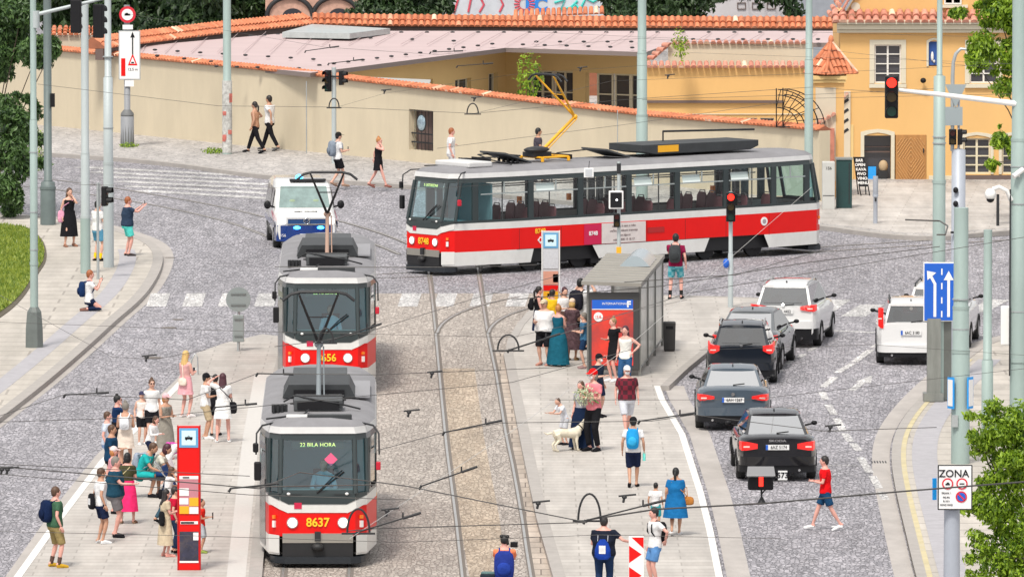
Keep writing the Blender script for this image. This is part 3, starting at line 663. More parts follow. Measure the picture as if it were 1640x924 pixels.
def surround(x0, x1, z0, z1, wd, name='window_surround', arch=0, m=None, proud=.03):
    mb = MB(); o0 = []; i0 = []
    top = [(0, 0), (.2, .6), (.5, 1), (.8, .6), (1, 0)] if arch else [(0, 0), (1, 0)]
    inn = [(x0, z0)] + [(x0 + (x1 - x0) * t, z1 + arch * k) for t, k in top] + [(x1, z0)]
    out = [(x0 - wd, z0)] + [(x0 - wd + (x1 - x0 + 2 * wd) * t, z1 + wd + arch * k) for t, k in top] + [(x1 + wd, z0)]
    vs = [(x, -proud, z) for x, z in inn] + [(x, -proud, z) for x, z in out] + [(x, .0, z) for x, z in inn] + [(x, .0, z) for x, z in out]; k = len(inn)
    fs = []
    for i in range(k - 1): fs += [(i, i + 1, k + i + 1, k + i), (k + i, k + i + 1, 3 * k + i + 1, 3 * k + i), (i, i + 1, 2 * k + i + 1, 2 * k + i)]
    mb.add(vs, fs); return mb.build(name, m or M_trim, hse)
for a, b in ((1400, 1443), (1553, 1598)):
    surround(X(a), X(b), h(133), h(71), .16); mb = MB(); mb.box(((X(a) + X(b)) / 2, -.05, h(137)), (X(b) - X(a) + .34, .1, .13)); mb.build('sill', M_trim, hse)
    mb = MB(); mb.box(((X(a) + X(b)) / 2, -.015, h(99)), (X(b) - X(a) + .62, .03, h(62) - h(142)), 0); 
surround(X(1487), X(1505), h(106), h(68), .07, arch=.1)
mb = MB(); mb.box(((X(1487) + X(1505)) / 2, .12, h(85)), (.37, .05, .8)); mb.ell((X(1493), .06, h(90)), (.05, .04, .16), 1); mb.ell((X(1496), .06, h(98)), (.04, .04, .05), 1)
mb.build('niche', [mat('niche_blue', (.03, .10, .36), .7, var=.2), M_white], hse)
surround(X(1384), X(1427), 0, h(217), .12, 'entrance_surround', .1)
mb = MB(); mb.box(((X(1384) + X(1427)) / 2, .42, h(217) / 2 + .05), (.9, .05, h(217))); mb.build('entrance_glass', M_pane, hse)
mb = MB(); mb.box(((X(1384) + X(1427)) / 2, .3, h(244)), (.85, .04, .05)); mb.box(((X(1384) + X(1427)) / 2, .3, h(236)), (.85, .04, .03)); mb.box((X(1397), .2, .28), (.26, .2, .5), m=1); mb.ell((X(1415), .2, .55), (.16, .12, .2), 2); mb.box((X(1414), .22, .2), (.3, .2, .4), m=3)
mb.build('entrance_display', [M_gut2, M_lblue, mat('basket_tan', (.45, .33, .2), .8), M_dark], hse)
# wooden door leaf with diamond boarding
dr = MB(); x0, x1 = X(1434), X(1484); zt = h(216); dr.box(((x0 + x1) / 2, .02, zt / 2 + .02), (x1 - x0 - .02, .08, zt - .04)); door = dr.build('door', M_wood, hse)
mb = MB(); cx, cz = (x0 + x1) / 2, zt / 2; 
for k in range(1, 9):
    r = k * .095
    pts = [(cx + r, cz), (cx, cz + r * 1.5), (cx - r, cz), (cx, cz - r * 1.5)]
    for i in range(4):
        (ax, az), (bx, bz) = pts[i], pts[(i + 1) % 4]
        # clip to the leaf
        seg = [(ax + (bx - ax) * t / 10, az + (bz - az) * t / 10) for t in range(11)]
        seg = [q for q in seg if x0 + .05 < q[0] < x1 - .05 and .08 < q[1] < zt - .06]
        if len(seg) > 1: mb.tube([(q[0], -.03, q[1]) for q in seg], .014, 4)
mb.build('boarding', mat('door_wood_light', (.58, .32, .13), .5), door)
mb = MB(); mb.tube([(x1 - .1, -.06, 1.0), (x1 - .1, -.06, 1.15)], .02, 6); mb.build('handle', M_dark, door)
mb = MB(); mb.box(((X(1543) + X(1640)) / 2, -.06, h(284)), (X(1640) - X(1543) + .3, .14, .14)); mb.build('sill', M_gut2, hse)
surround(X(1543), X(1587), h(279), h(221), .1, arch=.1); surround(X(1605), X(1640), h(279), h(221), .1, arch=.1)
mb = MB(); mb.box(((X(1488) + W1) / 2, -.03, .12), (W1 - X(1488), .06, .24)); mb.build('plinth', M_trim, hse)
mb = MB()
for z, d, t in ((h(49), .1, .10), (h(42), .2, .16), (h(34), .32, .14)): mb.box(((W0 + W1) / 2 - .05, .2 - d / 2 - .1, z), (W1 - W0 + .1, .4 + d, t))
mb.build('cornice', M_trim, hse)
mb = MB(); tiles(mb, (W0 - .3, -.42, h(36)), (W1, -.42, h(36)), (0, 1, .55), .75, .27, .36); mb.add([(W0 - .3, -.4, h(36)), (W1, -.4, h(36)), (W1, .3, h(36) + .38), (W0 - .3, .3, h(36) + .38)], [(0, 1, 2, 3)], 1); mb.build('skirt_tiles', [M_tilep, M_tileb], hse)
mb = MB(); up_ = [(X(1352), h(28)), (X(1376), h(-12)), (X(1376), h(-60)), (W1, h(-60)), (W1, h(28))]
mb.loft([[(x, .25, z) for x, z in up_], [(x, 1.4, z) for x, z in up_]], 0, True, False); mb.build('gable', M_yel, hse)
mb = MB(); A_ = Vector((X(1334), -.0, h(34))); B_ = Vector((X(1372), .0, h(-30))); tiles(mb, A_, B_, (-.2, 1, .2), .9, .2, .4); mb.tube([A_ + Vector((.06, 0, -.02)), B_ + Vector((.06, 0, -.02))], .05, 6); mb.build('verge_tiles', [M_tilep], hse)
f = window(hse, (X(1512), .25, 0), al, n, 0, X(1540) - X(1512), h(7), h(-40), 2, 2, M_fr, -.04)
mb = MB(); mb.box((X(1526), .2, h(10)), (1.0, .12, .1)); mb.build('sill', M_trim, hse)
mb = MB(); mb.disc((X(1370), .22, h(11)), .15, 'Y', 14, .05); mb.build('roundel', M_trim, hse)
mb = MB(); mb.ell((X(1478), -.22, h(128)), (.1, .1, .09)); mb.tube([(X(1478), -.2, h(127)), (X(1478), 0, h(127))], .02, 5); mb.build('wall_lamp', M_black, hse)
mb = MB(); mb.box((X(1354), -.04, h(218)), (.32, .08, h(148))); 
for k in range(4): mb.box((X(1354), -.085, h(187) + .33 * (k - 1.4)), (.22, .01, .09), 0, 1, ry=R(-35))
mb.build('corner_pilaster', [M_cream2, M_dark], hse)
mb = MB(); tiles(mb, (X(1345), -.2, h(168)), (X(1360), -.2, h(150)), (0, 1, .3), .3, .14, .3); mb.build('pilaster_tiles', M_tilep, hse)
mb = MB(); mb.box((X(1356), -.02, h(245)), (.45, .04, 1.9)); mb.build('side_wall_panel', M_yel2, hse)

# ---- far background buildings
ar = empty('arcaded_building', P(500, 20, 395), 0, 'pink building with two dark arches behind the tiled ridge', 'building')
o_ = P(500, 20, 395); ss = F / 395; mb = MB(); mb.box((0, 3, -2), (150 / ss, 6, 6)); mb.build('wall', mat('brick_pink', (.52, .31, .24), .8, var=.3, vs=4), ar)
for cx_ in (-36, 38):
    mb = MB(); mb.tube([(cx_ / ss + .9 * math.cos(a), -.05, -.15 + .75 * math.sin(a)) for a in [PI * k / 14 for k in range(15)]], .09, 6); mb.build('arch_trim', M_dark, ar)
    mb = MB(); mb.add([(cx_ / ss + .12 + .42 * math.cos(a), -.02, -.2 + .35 * math.sin(a)) for a in [PI * k / 14 for k in range(15)]], [tuple(range(15))]); mb.build('opening', M_pane, ar)
gw = empty('graffiti_wall', P(845, 20, 400), 0, 'pale concrete wall with red, blue and turquoise graffiti beyond the ridge tiles', 'wall')
ss = F / 400; mb = MB(); mb.box((0, .3, 0), (250 / ss, .5, 5)); mb.build('wall', mat('pale_concrete', (.52, .55, .60), .8, var=.15, vs=1, dirt=.3, dcol=(.35, .36, .4)), gw)
gx = lambda px: (px - 845) / ss; gz = lambda py: (20 - py) / ss
M_gr = mat('graffiti_red', (.60, .08, .12), .7)
for pts in (((727, 22), (733, 2), (737, -20)), ((750, 20), (757, -15)), ((768, 20), (775, 8), (768, -6), (778, -20)), ((800, 20), (806, 8), (801, -2), (815, -20))):
    mb = MB(); mb.tube([(gx(a), .03, gz(b)) for a, b in pts], .045, 5); mb.build('graffiti_stroke', M_gr, gw)
mb = MB()
for a in range(0, 360, 20): mb.tube([(gx(840) + .2 * math.cos(R(a)), .03, gz(7) + .2 * math.sin(R(a))), (gx(840) + .42 * math.cos(R(a)), .03, gz(7) + .42 * math.sin(R(a)))], .03, 4)
mb.build('graffiti_burst', M_gr, gw)
text('FC', .75, (gx(859), .03, gz(9)), FRONT, mat('graffiti_blue', (.02, .2, .62), .7), gw, 'graffiti_letters', bold=.04)
mb = MB()
for pts in (((888, 5), (905, 0), (898, 16), (915, 12), (925, 2)), ((930, 14), (938, -2), (950, 4), (962, -4)), ((912, 18), (922, 8), (932, 20))): mb.tube([(gx(a), .03, gz(b)) for a, b in pts], .05, 5)
mb.build('graffiti_stroke', mat('graffiti_turquoise', (.05, .5, .45), .7), gw)
for nm, x0, x1, yt, Y_, m, lbl in (('pale_building', 1120, 1325, -80, 405, mat('pale_grey_render', (.50, .48, .50), .8, var=.08), 'pale grey rendered building behind the tiles left of the yellow house'), ('slate_building', 1278, 1372, -90, 398, mat('slate_grey', (.27, .29, .33), .7, var=.15), 'slate grey building face just left of the yellow house gable')):
    o_ = P((x0 + x1) / 2, 44, Y_); ss = F / Y_; e_ = empty(nm, o_, 0, lbl, 'building'); mb = MB(); H_ = (44 - yt) / ss; mb.box((0, 2, H_ / 2 - 2), ((x1 - x0) / ss, 4, H_ + 4)); mb.build('wall', m, e_)
    mb = MB(); mb.box((0, -.03, -.1), ((x1 - x0) / ss, .06, .1)); mb.build('string_course', M_trim, e_)
    if nm == 'pale_building':
        for k in range(3): window(e_, (gx(1180) - gx(1222) + k * .6, 0, 0), Vector((1, 0, 0)), Vector((0, 1, 0)), 0, .35, .12 + .6, .4 + .6, 1, 1, M_gut2, -.02, bar=.03)

# ================================================================ VEGETATION
def leaves(mb, c, rad, n, size, r, droop=0):
    for _ in range(n):
        while True:
            d = Vector((r.uniform(-1, 1), r.uniform(-1, 1), r.uniform(-1, 1)))
            if .1 < d.length <= 1: break
        d = d.normalized() * (r.random() ** .38)
        k = 1 + .35 * noise.noise(Vector((c.x + d.x * 2, c.y + d.y * 2, c.z + d.z * 2)) * 1.3)
        p = c + Vector((d.x * rad[0], d.y * rad[1], d.z * rad[2])) * k
        nrm = (d * .6 + Vector((r.uniform(-1, 1), r.uniform(-1, 1), r.uniform(-.2, 1.2)))).normalized()
        x = nrm.cross(Vector((r.uniform(-1, 1), r.uniform(-1, 1), .1))).normalized(); y = nrm.cross(x); s = size * r.uniform(.6, 1.3)
        mb.add([p - x * s, p - y * s * .42 - nrm * s * .1, p + x * s, p + y * s * .42 - nrm * s * .1], [(0, 1, 2, 3)])
M_bark = mat('bark', (.10, .075, .055), .9, var=.3, bump=1, bs=10)
def tree(name, label, base, clumps, size, lm, dens, seed, group=None, cat='tree', sw=1.0):
    clumps = [(a, b, c, d * sw, e * sw, f * sw) for a, b, c, d, e, f in clumps]
    r = random.Random(seed); root = empty(name, base, 0, label, cat, group); b = Vector(base)
    cs = [(P(px, py, Y) - b, (a, bb, c)) for px, py, Y, a, bb, c in clumps]
    cen = sum((c for c, _ in cs), Vector()) / len(cs); low = min(c.z for c, _ in cs)
    fork = Vector((cen.x * .35, cen.y * .35, max(.3, low * .6)))
    tk = MB(); tk.tube([(0, 0, -.05), (0, 0, .2), fork * .6, fork], [.2, .15, .10, .07], 9)
    for c, rd in cs: tk.tube([fork - Vector((0, 0, .1)), (fork + c) / 2 + Vector((0, 0, .3)), c], [.035, .02, .01], 6)
    for c, rd in cs:
        for _ in range(4): tk.tube([c * .95, c + Vector((r.uniform(-1, 1) * rd[0], r.uniform(-1, 1) * rd[1], r.uniform(-.4, .9) * rd[2])) * .8], [.02, .006], 4)
    tk.build('trunk', M_bark, root); mb = MB()
    for c, rd in cs:
        vol = rd[0] * rd[2]; k = max(3, int(vol * 7))
        leaves(mb, c, (rd[0] * .9, rd[1] * .9, rd[2] * .9), int(dens * vol), size, r)
        for _ in range(k):   # sub-clusters make the outline uneven
            d = Vector((r.gauss(0, .5), r.gauss(0, .5), r.gauss(0, .5))); q = r.uniform(.2, .42) * min(rd)
            leaves(mb, c + Vector((d.x * rd[0], d.y * rd[1], d.z * rd[2])) * 1.25, (q * 1.3, q, q * .8), int(dens * q * q * 2.2), size, r)
    mb.build('crown', lm, root); return root
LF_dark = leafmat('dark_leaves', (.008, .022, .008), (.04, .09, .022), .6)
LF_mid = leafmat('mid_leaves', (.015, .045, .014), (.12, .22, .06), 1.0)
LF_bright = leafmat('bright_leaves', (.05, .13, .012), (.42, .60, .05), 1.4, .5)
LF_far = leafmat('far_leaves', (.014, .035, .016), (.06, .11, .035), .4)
# background trees
BG = 'trees beyond the roofs'
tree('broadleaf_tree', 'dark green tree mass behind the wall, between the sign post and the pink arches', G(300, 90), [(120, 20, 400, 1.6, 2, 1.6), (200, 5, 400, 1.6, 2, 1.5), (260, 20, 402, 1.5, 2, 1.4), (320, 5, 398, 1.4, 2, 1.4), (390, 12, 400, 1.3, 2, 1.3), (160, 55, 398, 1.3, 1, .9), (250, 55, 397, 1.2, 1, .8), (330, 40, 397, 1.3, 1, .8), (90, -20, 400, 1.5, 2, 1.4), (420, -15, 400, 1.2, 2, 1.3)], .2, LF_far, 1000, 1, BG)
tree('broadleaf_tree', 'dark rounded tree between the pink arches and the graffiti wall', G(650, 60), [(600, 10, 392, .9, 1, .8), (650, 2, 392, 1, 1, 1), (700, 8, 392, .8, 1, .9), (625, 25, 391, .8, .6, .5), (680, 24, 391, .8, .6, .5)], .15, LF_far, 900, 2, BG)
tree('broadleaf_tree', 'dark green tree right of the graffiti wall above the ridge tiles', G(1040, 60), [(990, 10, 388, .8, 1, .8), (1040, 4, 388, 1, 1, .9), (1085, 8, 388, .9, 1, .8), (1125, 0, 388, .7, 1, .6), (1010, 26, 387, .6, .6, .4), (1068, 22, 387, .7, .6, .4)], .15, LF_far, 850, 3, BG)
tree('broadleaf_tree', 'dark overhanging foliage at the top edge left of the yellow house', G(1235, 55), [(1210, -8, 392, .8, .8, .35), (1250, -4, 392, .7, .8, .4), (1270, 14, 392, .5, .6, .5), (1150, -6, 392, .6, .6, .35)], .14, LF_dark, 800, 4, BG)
# left tree in front of the wall
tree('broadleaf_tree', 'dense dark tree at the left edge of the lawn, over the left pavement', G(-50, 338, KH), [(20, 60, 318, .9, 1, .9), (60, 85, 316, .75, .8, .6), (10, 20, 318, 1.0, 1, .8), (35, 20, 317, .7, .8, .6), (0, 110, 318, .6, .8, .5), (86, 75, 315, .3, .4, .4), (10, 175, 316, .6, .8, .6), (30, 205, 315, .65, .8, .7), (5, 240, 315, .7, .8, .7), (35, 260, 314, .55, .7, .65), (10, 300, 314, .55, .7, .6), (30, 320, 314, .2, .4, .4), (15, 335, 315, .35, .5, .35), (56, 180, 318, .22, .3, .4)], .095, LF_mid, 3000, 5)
# right trees
tree('broadleaf_tree', 'bright green tree hanging over the yellow house at the right edge', G(1700, 330, KH), [(1600, 20, 312, .75, .8, .6), (1575, 75, 312, .55, .7, .6), (1620, 90, 312, .7, .7, .7), (1610, 140, 312, .5, .6, .35), (1640, 30, 312, .8, .8, .8), (1562, 100, 311, .3, .4, .4), (1600, 225, 311, .3, .4, .35), (1588, 262, 311, .22, .3, .2), (1625, 235, 311, .35, .4, .4), (1595, 5, 312, .5, .5, .4)], .10, LF_bright, 2600, 6)
tree('young_tree', 'bright green leafy tree in the near right corner in front of the zone sign', G(1690, 940, KH), [(1600, 690, 205, .45, .5, .45), (1640, 680, 205, .5, .5, .5), (1575, 715, 205, .3, .4, .25), (1620, 760, 205, .5, .5, .5), (1590, 810, 205, .42, .5, .4), (1640, 840, 205, .6, .5, .5), (1575, 870, 205, .3, .4, .2), (1605, 895, 205, .45, .5, .35), (1555, 895, 205, .16, .3, .12), (1545, 815, 205, .16, .3, .14), (1560, 805, 205, .22, .3, .18), (1650, 740, 205, .5, .5, .5), (1560, 700, 205, .16, .3, .14), (1590, 650, 205, .2, .3, .18), (1580, 770, 205, .22, .3, .2), (1640, 920, 205, .6, .5, .4), (1570, 925, 205, .3, .4, .15), (1560, 855, 205, .18, .3, .1)], .064, LF_bright, 3600, 7, sw=1.2)
# little plants
def bush(name, label, at, rad, lm, n, size, seed):
    e_ = empty(name, at, 0, label, 'plant'); mb = MB(); leaves(mb, Vector((0, 0, rad[2] * .7)), rad, n, size, random.Random(seed)); mb.build('foliage', lm, e_)
    mb = MB(); mb.tube([(0, 0, 0), (0, 0, rad[2])], [.02, .008], 5); mb.build('stem', M_bark, e_)
bush('weeds', 'low green weeds at the foot of the sticker covered pole', G(345, 246, KH), (.45, .5, .12), LF_bright, 260, .05, 1)
bush('weeds', 'small weeds around the base of the round sign post', G(206, 236, KH), (.35, .4, .1), LF_bright, 160, .05, 2)
bush('courtyard_plant', 'leafy green plant showing above the coping beside the pantograph', P(848, 150, 346), (.5, .4, .85), LF_bright, 420, .08, 3)
bush('courtyard_plant', 'tall thin green plant growing against the pale parapet', P(1090, 92, 351.5), (.3, .3, .62), LF_bright, 200, .07, 4)
bush('weeds', 'thin weeds growing at the kerb behind the left signal masts', G(66, 268, KH), (.16, .3, .8), LF_bright, 160, .05, 5)
# ================================================================ STREET FURNITURE
def pole_thing(name, px, base, top, w_px, m, label, cat='pole', group=None, segs=None, low=None, kz=KH):
    """round mast; widths in picture units at its own distance. segs: [(height picture y, width)]"""
    o = G(px, base, kz); s = S(base) if kz == 0 else F / o.y
    e = empty(name, o, 0, label, cat, group); H_ = (base - top) / s
    prof = [(0, w_px)] if not segs else []
    prof = prof or [((base - y) / s, w_) for y, w_ in segs]
    pts, rs = [], []
    for i, (z, w_) in enumerate(prof):
        pts.append((0, 0, z)); rs.append(w_ / s / 2)
        nz = prof[i + 1][0] if i + 1 < len(prof) else H_
        pts.append((0, 0, nz - (.03 if i + 1 < len(prof) else 0))); rs.append(w_ / s / 2 * (.97 if segs else .92))
    mb = MB(); mb.tube(pts, rs, 16, 0, True)
    mb.build('shaft', m, e)
    if segs:
        for z, w_ in prof[1:]: mb = MB(); mb.tube([(0, 0, z - .06), (0, 0, z + .02)], w_ / s / 2 * 1.12, 16); mb.build('collar', m, e)
    return e, s, H_
def bands(e, zs, r, m=None):
    mb = MB()
    for z in zs: mb.tube([(0, 0, z), (0, 0, z + .03)], r, 14)
    mb.build('clamp_band', m or M_steel, e)
def signal_head(name, parent, c, s=1.0, rz=0, lit=0, m=M_black, n=3, lens=None, label=None, cat=None, top=False):
    """traffic light: housing, visors and lenses; faces -Y before the turn"""
    e = empty(name, c, rz, label, cat); 
    if parent: e.parent = parent
    hgt = .3 * n * s; mb = MB(); mb.box((0, 0, 0), (.28 * s, .16 * s, hgt)); mb.build('housing', m, e, bevel=.03 * s)
    for k in range(n):
        z = hgt / 2 - .15 * s - k * .3 * s
        mb = MB(); mb.tube([(0, -.08 * s, z), (0, -.1 * s, z)], .105 * s, 16); 
        on = (k == 0 and lit)
        mb.build('lens', (lens or M_redlamp) if on else mat('lens_dark_%d' % k, ((.09, .01, .01), (.08, .05, .01), (.01, .06, .04))[min(k, 2)], .25), e)
        mb = MB(); a0 = [(.125 * s * math.cos(a), -.08 * s, z + .125 * s * math.sin(a)) for a in [R(-20 + 220 * q / 10) for q in range(11)]]; a1 = [(x, y - .17 * s, zz) for x, y, zz in a0]
        mb.loft([a0, a1], 0, False, True, False); mb.build('visor', m, e)
    return e

# --- left masts
eA, sA, hA = pole_thing('mast', 55, 556, -30, 12, M_pole, 'slim grey green mast with a stepped dark base, nearest of the left masts', 'mast', segs=[(556, 13), (420, 12.5), (190, 10)])
mb = MB(); rr = lambda w_, z, r_: [Vector((w_ * math.cos(R(45 * k + 22.5)), w_ * math.sin(R(45 * k + 22.5)), z)) for k in range(8)]
mb.loft([rr(.25, 0, 0), rr(.24, .5, 0), rr(.2, .95, 0), rr(.12, 1.08, 0)], 0, True, False); mb.build('base', mat('base_grey_green', (.13, .15, .145), .6, var=.15, vs=3), eA)
mb = MB(); a = (Vector((P(57, 24, eA.location.y).x - eA.location.x, 0, P(57, 24, eA.location.y).z - KH))); b = Vector((P(175, -4, eA.location.y).x - eA.location.x, 0, P(175, -4, eA.location.y).z - KH)); mb.tube([a, b], [.055, .045], 10); mb.build('mast_arm', M_polew, eA)
mb = MB(); mb.tube([a - Vector((0, 0, .35)), a + Vector((0, 0, .1))], .11, 12); mb.build('arm_joint', M_polew, eA)
bands(eA, [2.6, 3.6, 5.2], .115)
for x, z in ((122, 26), (158, 34)):
    q = P(x, z, eA.location.y); signal_head('hanging_signal', None, (q.x, q.y - .1, q.z), 1.0, R(170 if x < 140 else 150), label='dark traffic light seen from behind, hanging %s the white mast arm' % ('midway along' if x < 140 else 'at the outer end of'), cat='traffic light')
eB, sB, hB = pole_thing('mast', 77, 360, -30, 12, M_poled, 'dark grey green mast with a thick base behind the woman in the black dress', 'mast', segs=[(360, 25), (300, 23), (290, 13)])
q = eB.location; mb = MB(); mb.box((.16, -.1, 3.9), (.14, .16, .42)); mb.build('junction_box', M_black, eB)
eC, sC, hC = pole_thing('mast', 137, 438, 6, 14, M_polew, 'pale mast with a darker lower third, left of the small signal post', 'mast', segs=[(438, 15.5), (346, 14.5), (245, 12.5)])
mb = MB(); mb.tube([(0, 0, 0.02), (0, 0, 1.62)], .147, 16); mb.build('lower_coat', M_pole, eC)
eD, sD, hD = pole_thing('mast', 174, 428, -30, 16, M_polew, 'thick pale mast with a swollen middle joint right of the small signal post', 'mast', segs=[(428, 17), (260, 15.5), (122, 11)])
bands(eD, [6.2, 4.1], .155)
# small signal post between them
e, s, H_ = pole_thing('signal_post', 157, 447, 292, 4.5, M_steel, 'thin grey signal post with two black visored lamps on the left pavement', 'signal post')
sg = signal_head('signal_head', e, (.2, .1, H_ - .4), .95, R(75), n=2)
mb = MB(); mb.box((.02, .08, H_ - .35), (.12, .1, .7)); mb.build('backing_box', M_steel, e)
# --- round sign post
e, s, H_ = pole_thing('sign_post', 204, 235, 8, 8, mat('post_grey', (.24, .25, .27), .6, var=.1), 'sign post with a red ringed disc above a tall white height warning board', 'sign post', segs=[(235, 22), (185, 10)])
mb = MB(); mb.tube([(0, 0, 1.1), (0, 0, 1.18), (0, 0, 1.3)], [.24, .22, .12], 14); mb.tube([(0, 0, .0), (0, 0, 1.1)], [.245, .225], 14); mb.build('base', mat('base_dark_grey', (.14, .145, .15), .6, var=.15), e)
z0 = (235 - 88) / s; mb = MB(); mb.box((.09, -.14, z0), (.76, .04, 1.72), 0, 1); mb.box((.09, -.165, z0), (.70, .01, 1.66), 0, 0); bd = mb.build('warning_board', [M_signw, M_steel], e)
mb = MB(); mb.box((-.13, -.175, z0 - .42), (.15, .012, .62), 0, 0); mb.build('red_bar', M_red, bd, bevel=.05)
mb = MB(); mb.box((.2, -.175, z0 + .35), (.04, .012, .66)); mb.add([(.12, -.178, z0 + .62), (.28, -.178, z0 + .62), (.2, -.178, z0 + .82)], [(0, 1, 2)]); mb.build('arrow', M_black, bd)
mb = MB(); mb.add([(.03, -.174, z0 - .36), (.37, -.174, z0 - .36), (.2, -.174, z0 + .06)], [(0, 1, 2)]); mb.add([(.1, -.177, z0 - .3), (.3, -.177, z0 - .3), (.2, -.177, z0 - .06)], [(0, 1, 2)], 1); mb.box((.2, -.18, z0 - .26), (.1, .005, .05), m=2); mb.build('triangle', [M_red, M_signw, M_black], bd)
text('12.5 m', .13, (.2, -.175, z0 - .5), FRONT, M_black, bd)
zc = (235 - 23) / s; mb = MB(); mb.disc((0.02, -.14, zc), .29, 'Y', 26, .03, 0); mb.disc((.02, -.16, zc), .2, 'Y', 26, .012, 1); mb.box((.02, -.17, zc), (.2, .01, .06), 0, 2); mb.box((.0, -.17, zc + .02), (.09, .01, .08), 0, 2); mb.build('prohibition_disc', [mat('sign_red', (.62, .02, .04), .4), M_signw, M_black], e)
mb = MB(); mb.box((.03, -.13, zc - .44), (.36, .03, .16)); mb.box((.08, -.13, z0 - .98), (.32, .03, .24)); mb.build('plate', M_signw, e)
# --- sticker covered mast
e, s, H_ = pole_thing('mast', 364, 247, -30, 15, M_pole, 'tall mast covered with torn stickers on its lower half at the far pavement', 'mast', segs=[(247, 15.5), (130, 13)])
mb = MB(); mb.tube([(0, 0, .05), (0, 0, 2.55)], .172, 16); mb.build('sticker_layer', mat('torn_stickers', (.52, .52, .5), .8, var=.5, vs=7, dirt=.9, dcol=(.16, .15, .14)), e)
rs = random.Random(4); M_stk = mat('sticker_red', (.55, .16, .13), .7, var=.5, vs=9)
for k in range(7):
    a = rs.uniform(-1, 1) - PI / 2; z = rs.uniform(.4, 2.3); mb = MB(); mb.box((.173 * math.cos(a), .173 * math.sin(a), z), (.14, .012, rs.uniform(.08, .3)), a + PI / 2); mb.build('sticker', M_stk, e)
# --- signal post by the wall
e, s, H_ = pole_thing('signal_post', 535, 262, 108, 8, M_polew, 'pale signal post with a pair of black signal heads in front of the cream wall', 'signal post')
signal_head('signal_head', e, (-.2, -.12, H_ - .45), .82, R(-40)); signal_head('signal_head', e, (.26, -.12, H_ - .35), .82, R(70), n=2)
mb = MB(); mb.box((.02, -.1, H_ - .3), (.3, .06, .05)); mb.build('bracket', M_dark, e)
# thin downpipe like post at the wall
e, s, H_ = pole_thing('downpipe', 491, 246, 130, 1.8, M_steel, 'thin grey downpipe running up the cream wall left of the signal post', 'pipe')
e, s, H_ = pole_thing('downpipe', 989, 294, 176, 1.6, M_steel, 'thin grey pipe on the cream wall behind the tram, right of the pantograph', 'pipe')
# --- masts behind the tram
e, s, H_ = pole_thing('mast', 1028, 322, -30, 18, M_pole, 'wide grey mast rising behind the middle of the crossing tram', 'mast', segs=[(322, 19), (184, 16.5), (85, 14)])
e, s, H_ = pole_thing('mast', 1295, 334, -30, 13, M_pole, 'slim grey mast behind the rear of the crossing tram beside the gate pier', 'mast', segs=[(334, 14), (95, 11)])
# --- right group
eK, sK, hK = pole_thing('mast', 1503, 642, -30, 20, M_pole, 'broad grey mast carrying the blue lane sign, standing at the yellow kerb', 'mast', segs=[(642, 21), (288, 19.5), (118, 9)])
mb = MB(); s = sK
mb.box(((1495 - 1503) / s, -.1, (642 - 575) / s), (.34, .34, 2.1)); mb.box(((1515 - 1503) / s, .05, (642 - 560) / s), (.26, .3, 2.5), m=1); mb.box((-.14, -.1, .12), (.5, .5, .2)); mb.build('base_housing', [mat('brushed_housing', (.28, .29, .27), .45, .5, var=.3, vs=4, stretch=(1, 1, .2)), mat('housing_dark', (.15, .16, .15), .5, .4, var=.2)], eK)
bands(eK, [(642 - 218) / s, (642 - 228) / s], .17)
qz = lambda py: (642 - py) / s
ls = empty('lane_sign', (eK.location.x, eK.location.y - .24, KH), 0, 'blue lane sign with a bent and a straight white arrow on the broad mast', 'sign')
mb = MB(); cx_ = (1506 - 1503) / s + .0; wd = (1534 - 1477) / s; hg = (513 - 418) / s; cz = qz(465)
mb.box((cx_, 0, cz), (wd, .03, hg)); mb.build('panel', M_signw, ls, bevel=.03); mb = MB(); mb.box((cx_, -.02, cz), (wd - .05, .012, hg - .05)); mb.build('blue_face', M_blue, ls, bevel=.02)
def flat_stroke(mb, pts, wd, y, m=0):
    for i in range(len(pts) - 1):
        a, b = Vector((pts[i][0], 0, pts[i][1])), Vector((pts[i + 1][0], 0, pts[i + 1][1])); t = (b - a).normalized(); n = Vector((-t.z, 0, t.x)) * wd / 2; o_ = Vector((0, y - .0008 * i, 0)); a = a - t * wd * .25; b = b + t * wd * .25
        mb.add([a - n + o_, a + n + o_, b + n + o_, b - n + o_], [(0, 1, 2, 3)], m)
gx = lambda px: (px - 1503) / s
mb = MB(); flat_stroke(mb, [(gx(1496), qz(504)), (gx(1496), qz(452)), (gx(1490), qz(441))], .07, -.032); mb.add([(gx(1483), -.034, qz(431)), (gx(1498), -.034, qz(434)), (gx(1484), -.034, qz(446))], [(0, 1, 2)])
flat_stroke(mb, [(gx(1518), qz(504)), (gx(1518), qz(445))], .07, -.032); mb.add([(gx(1510), -.034, qz(446)), (gx(1526), -.034, qz(446)), (gx(1518), -.034, qz(431))], [(0, 1, 2)]); mb.build('arrows', M_signw, ls)
mb = MB()
for y in (432, 455, 478, 500): flat_stroke(mb, [(gx(1507), qz(y + 5)), (gx(1507), qz(y - 4))], .035, -.032)
mb.build('dashes', M_signw, ls)
eM, sM, hM = pole_thing('mast', 1538, 742, 330, 25, M_pole, 'tall pale green mast with two blue side plates behind the zone sign', 'mast', segs=[(742, 30), (560, 27), (490, 24)])
s = sM
for dx, a in ((-16, -40), (15, 40)):
    mb = MB(); mb.box((dx / s, -.16, (742 - 627) / s), (.26, .03, .74), R(a * 1.5), 0); mb.box((dx / s + (-.018 if a > 0 else .018) * -1, -.172, (742 - 627) / s), (.2, .01, .62), R(a * 1.5), 1); mb.build('side_plate', [M_lblue, M_signw], eM)
mb = MB(); mb.box((-.14, -.2, (742 - 672) / s), (.14, .12, .28)); mb.build('meter_box', M_steel, eM); bands(eM, [(742 - 526) / s, (742 - 478) / s], .2)
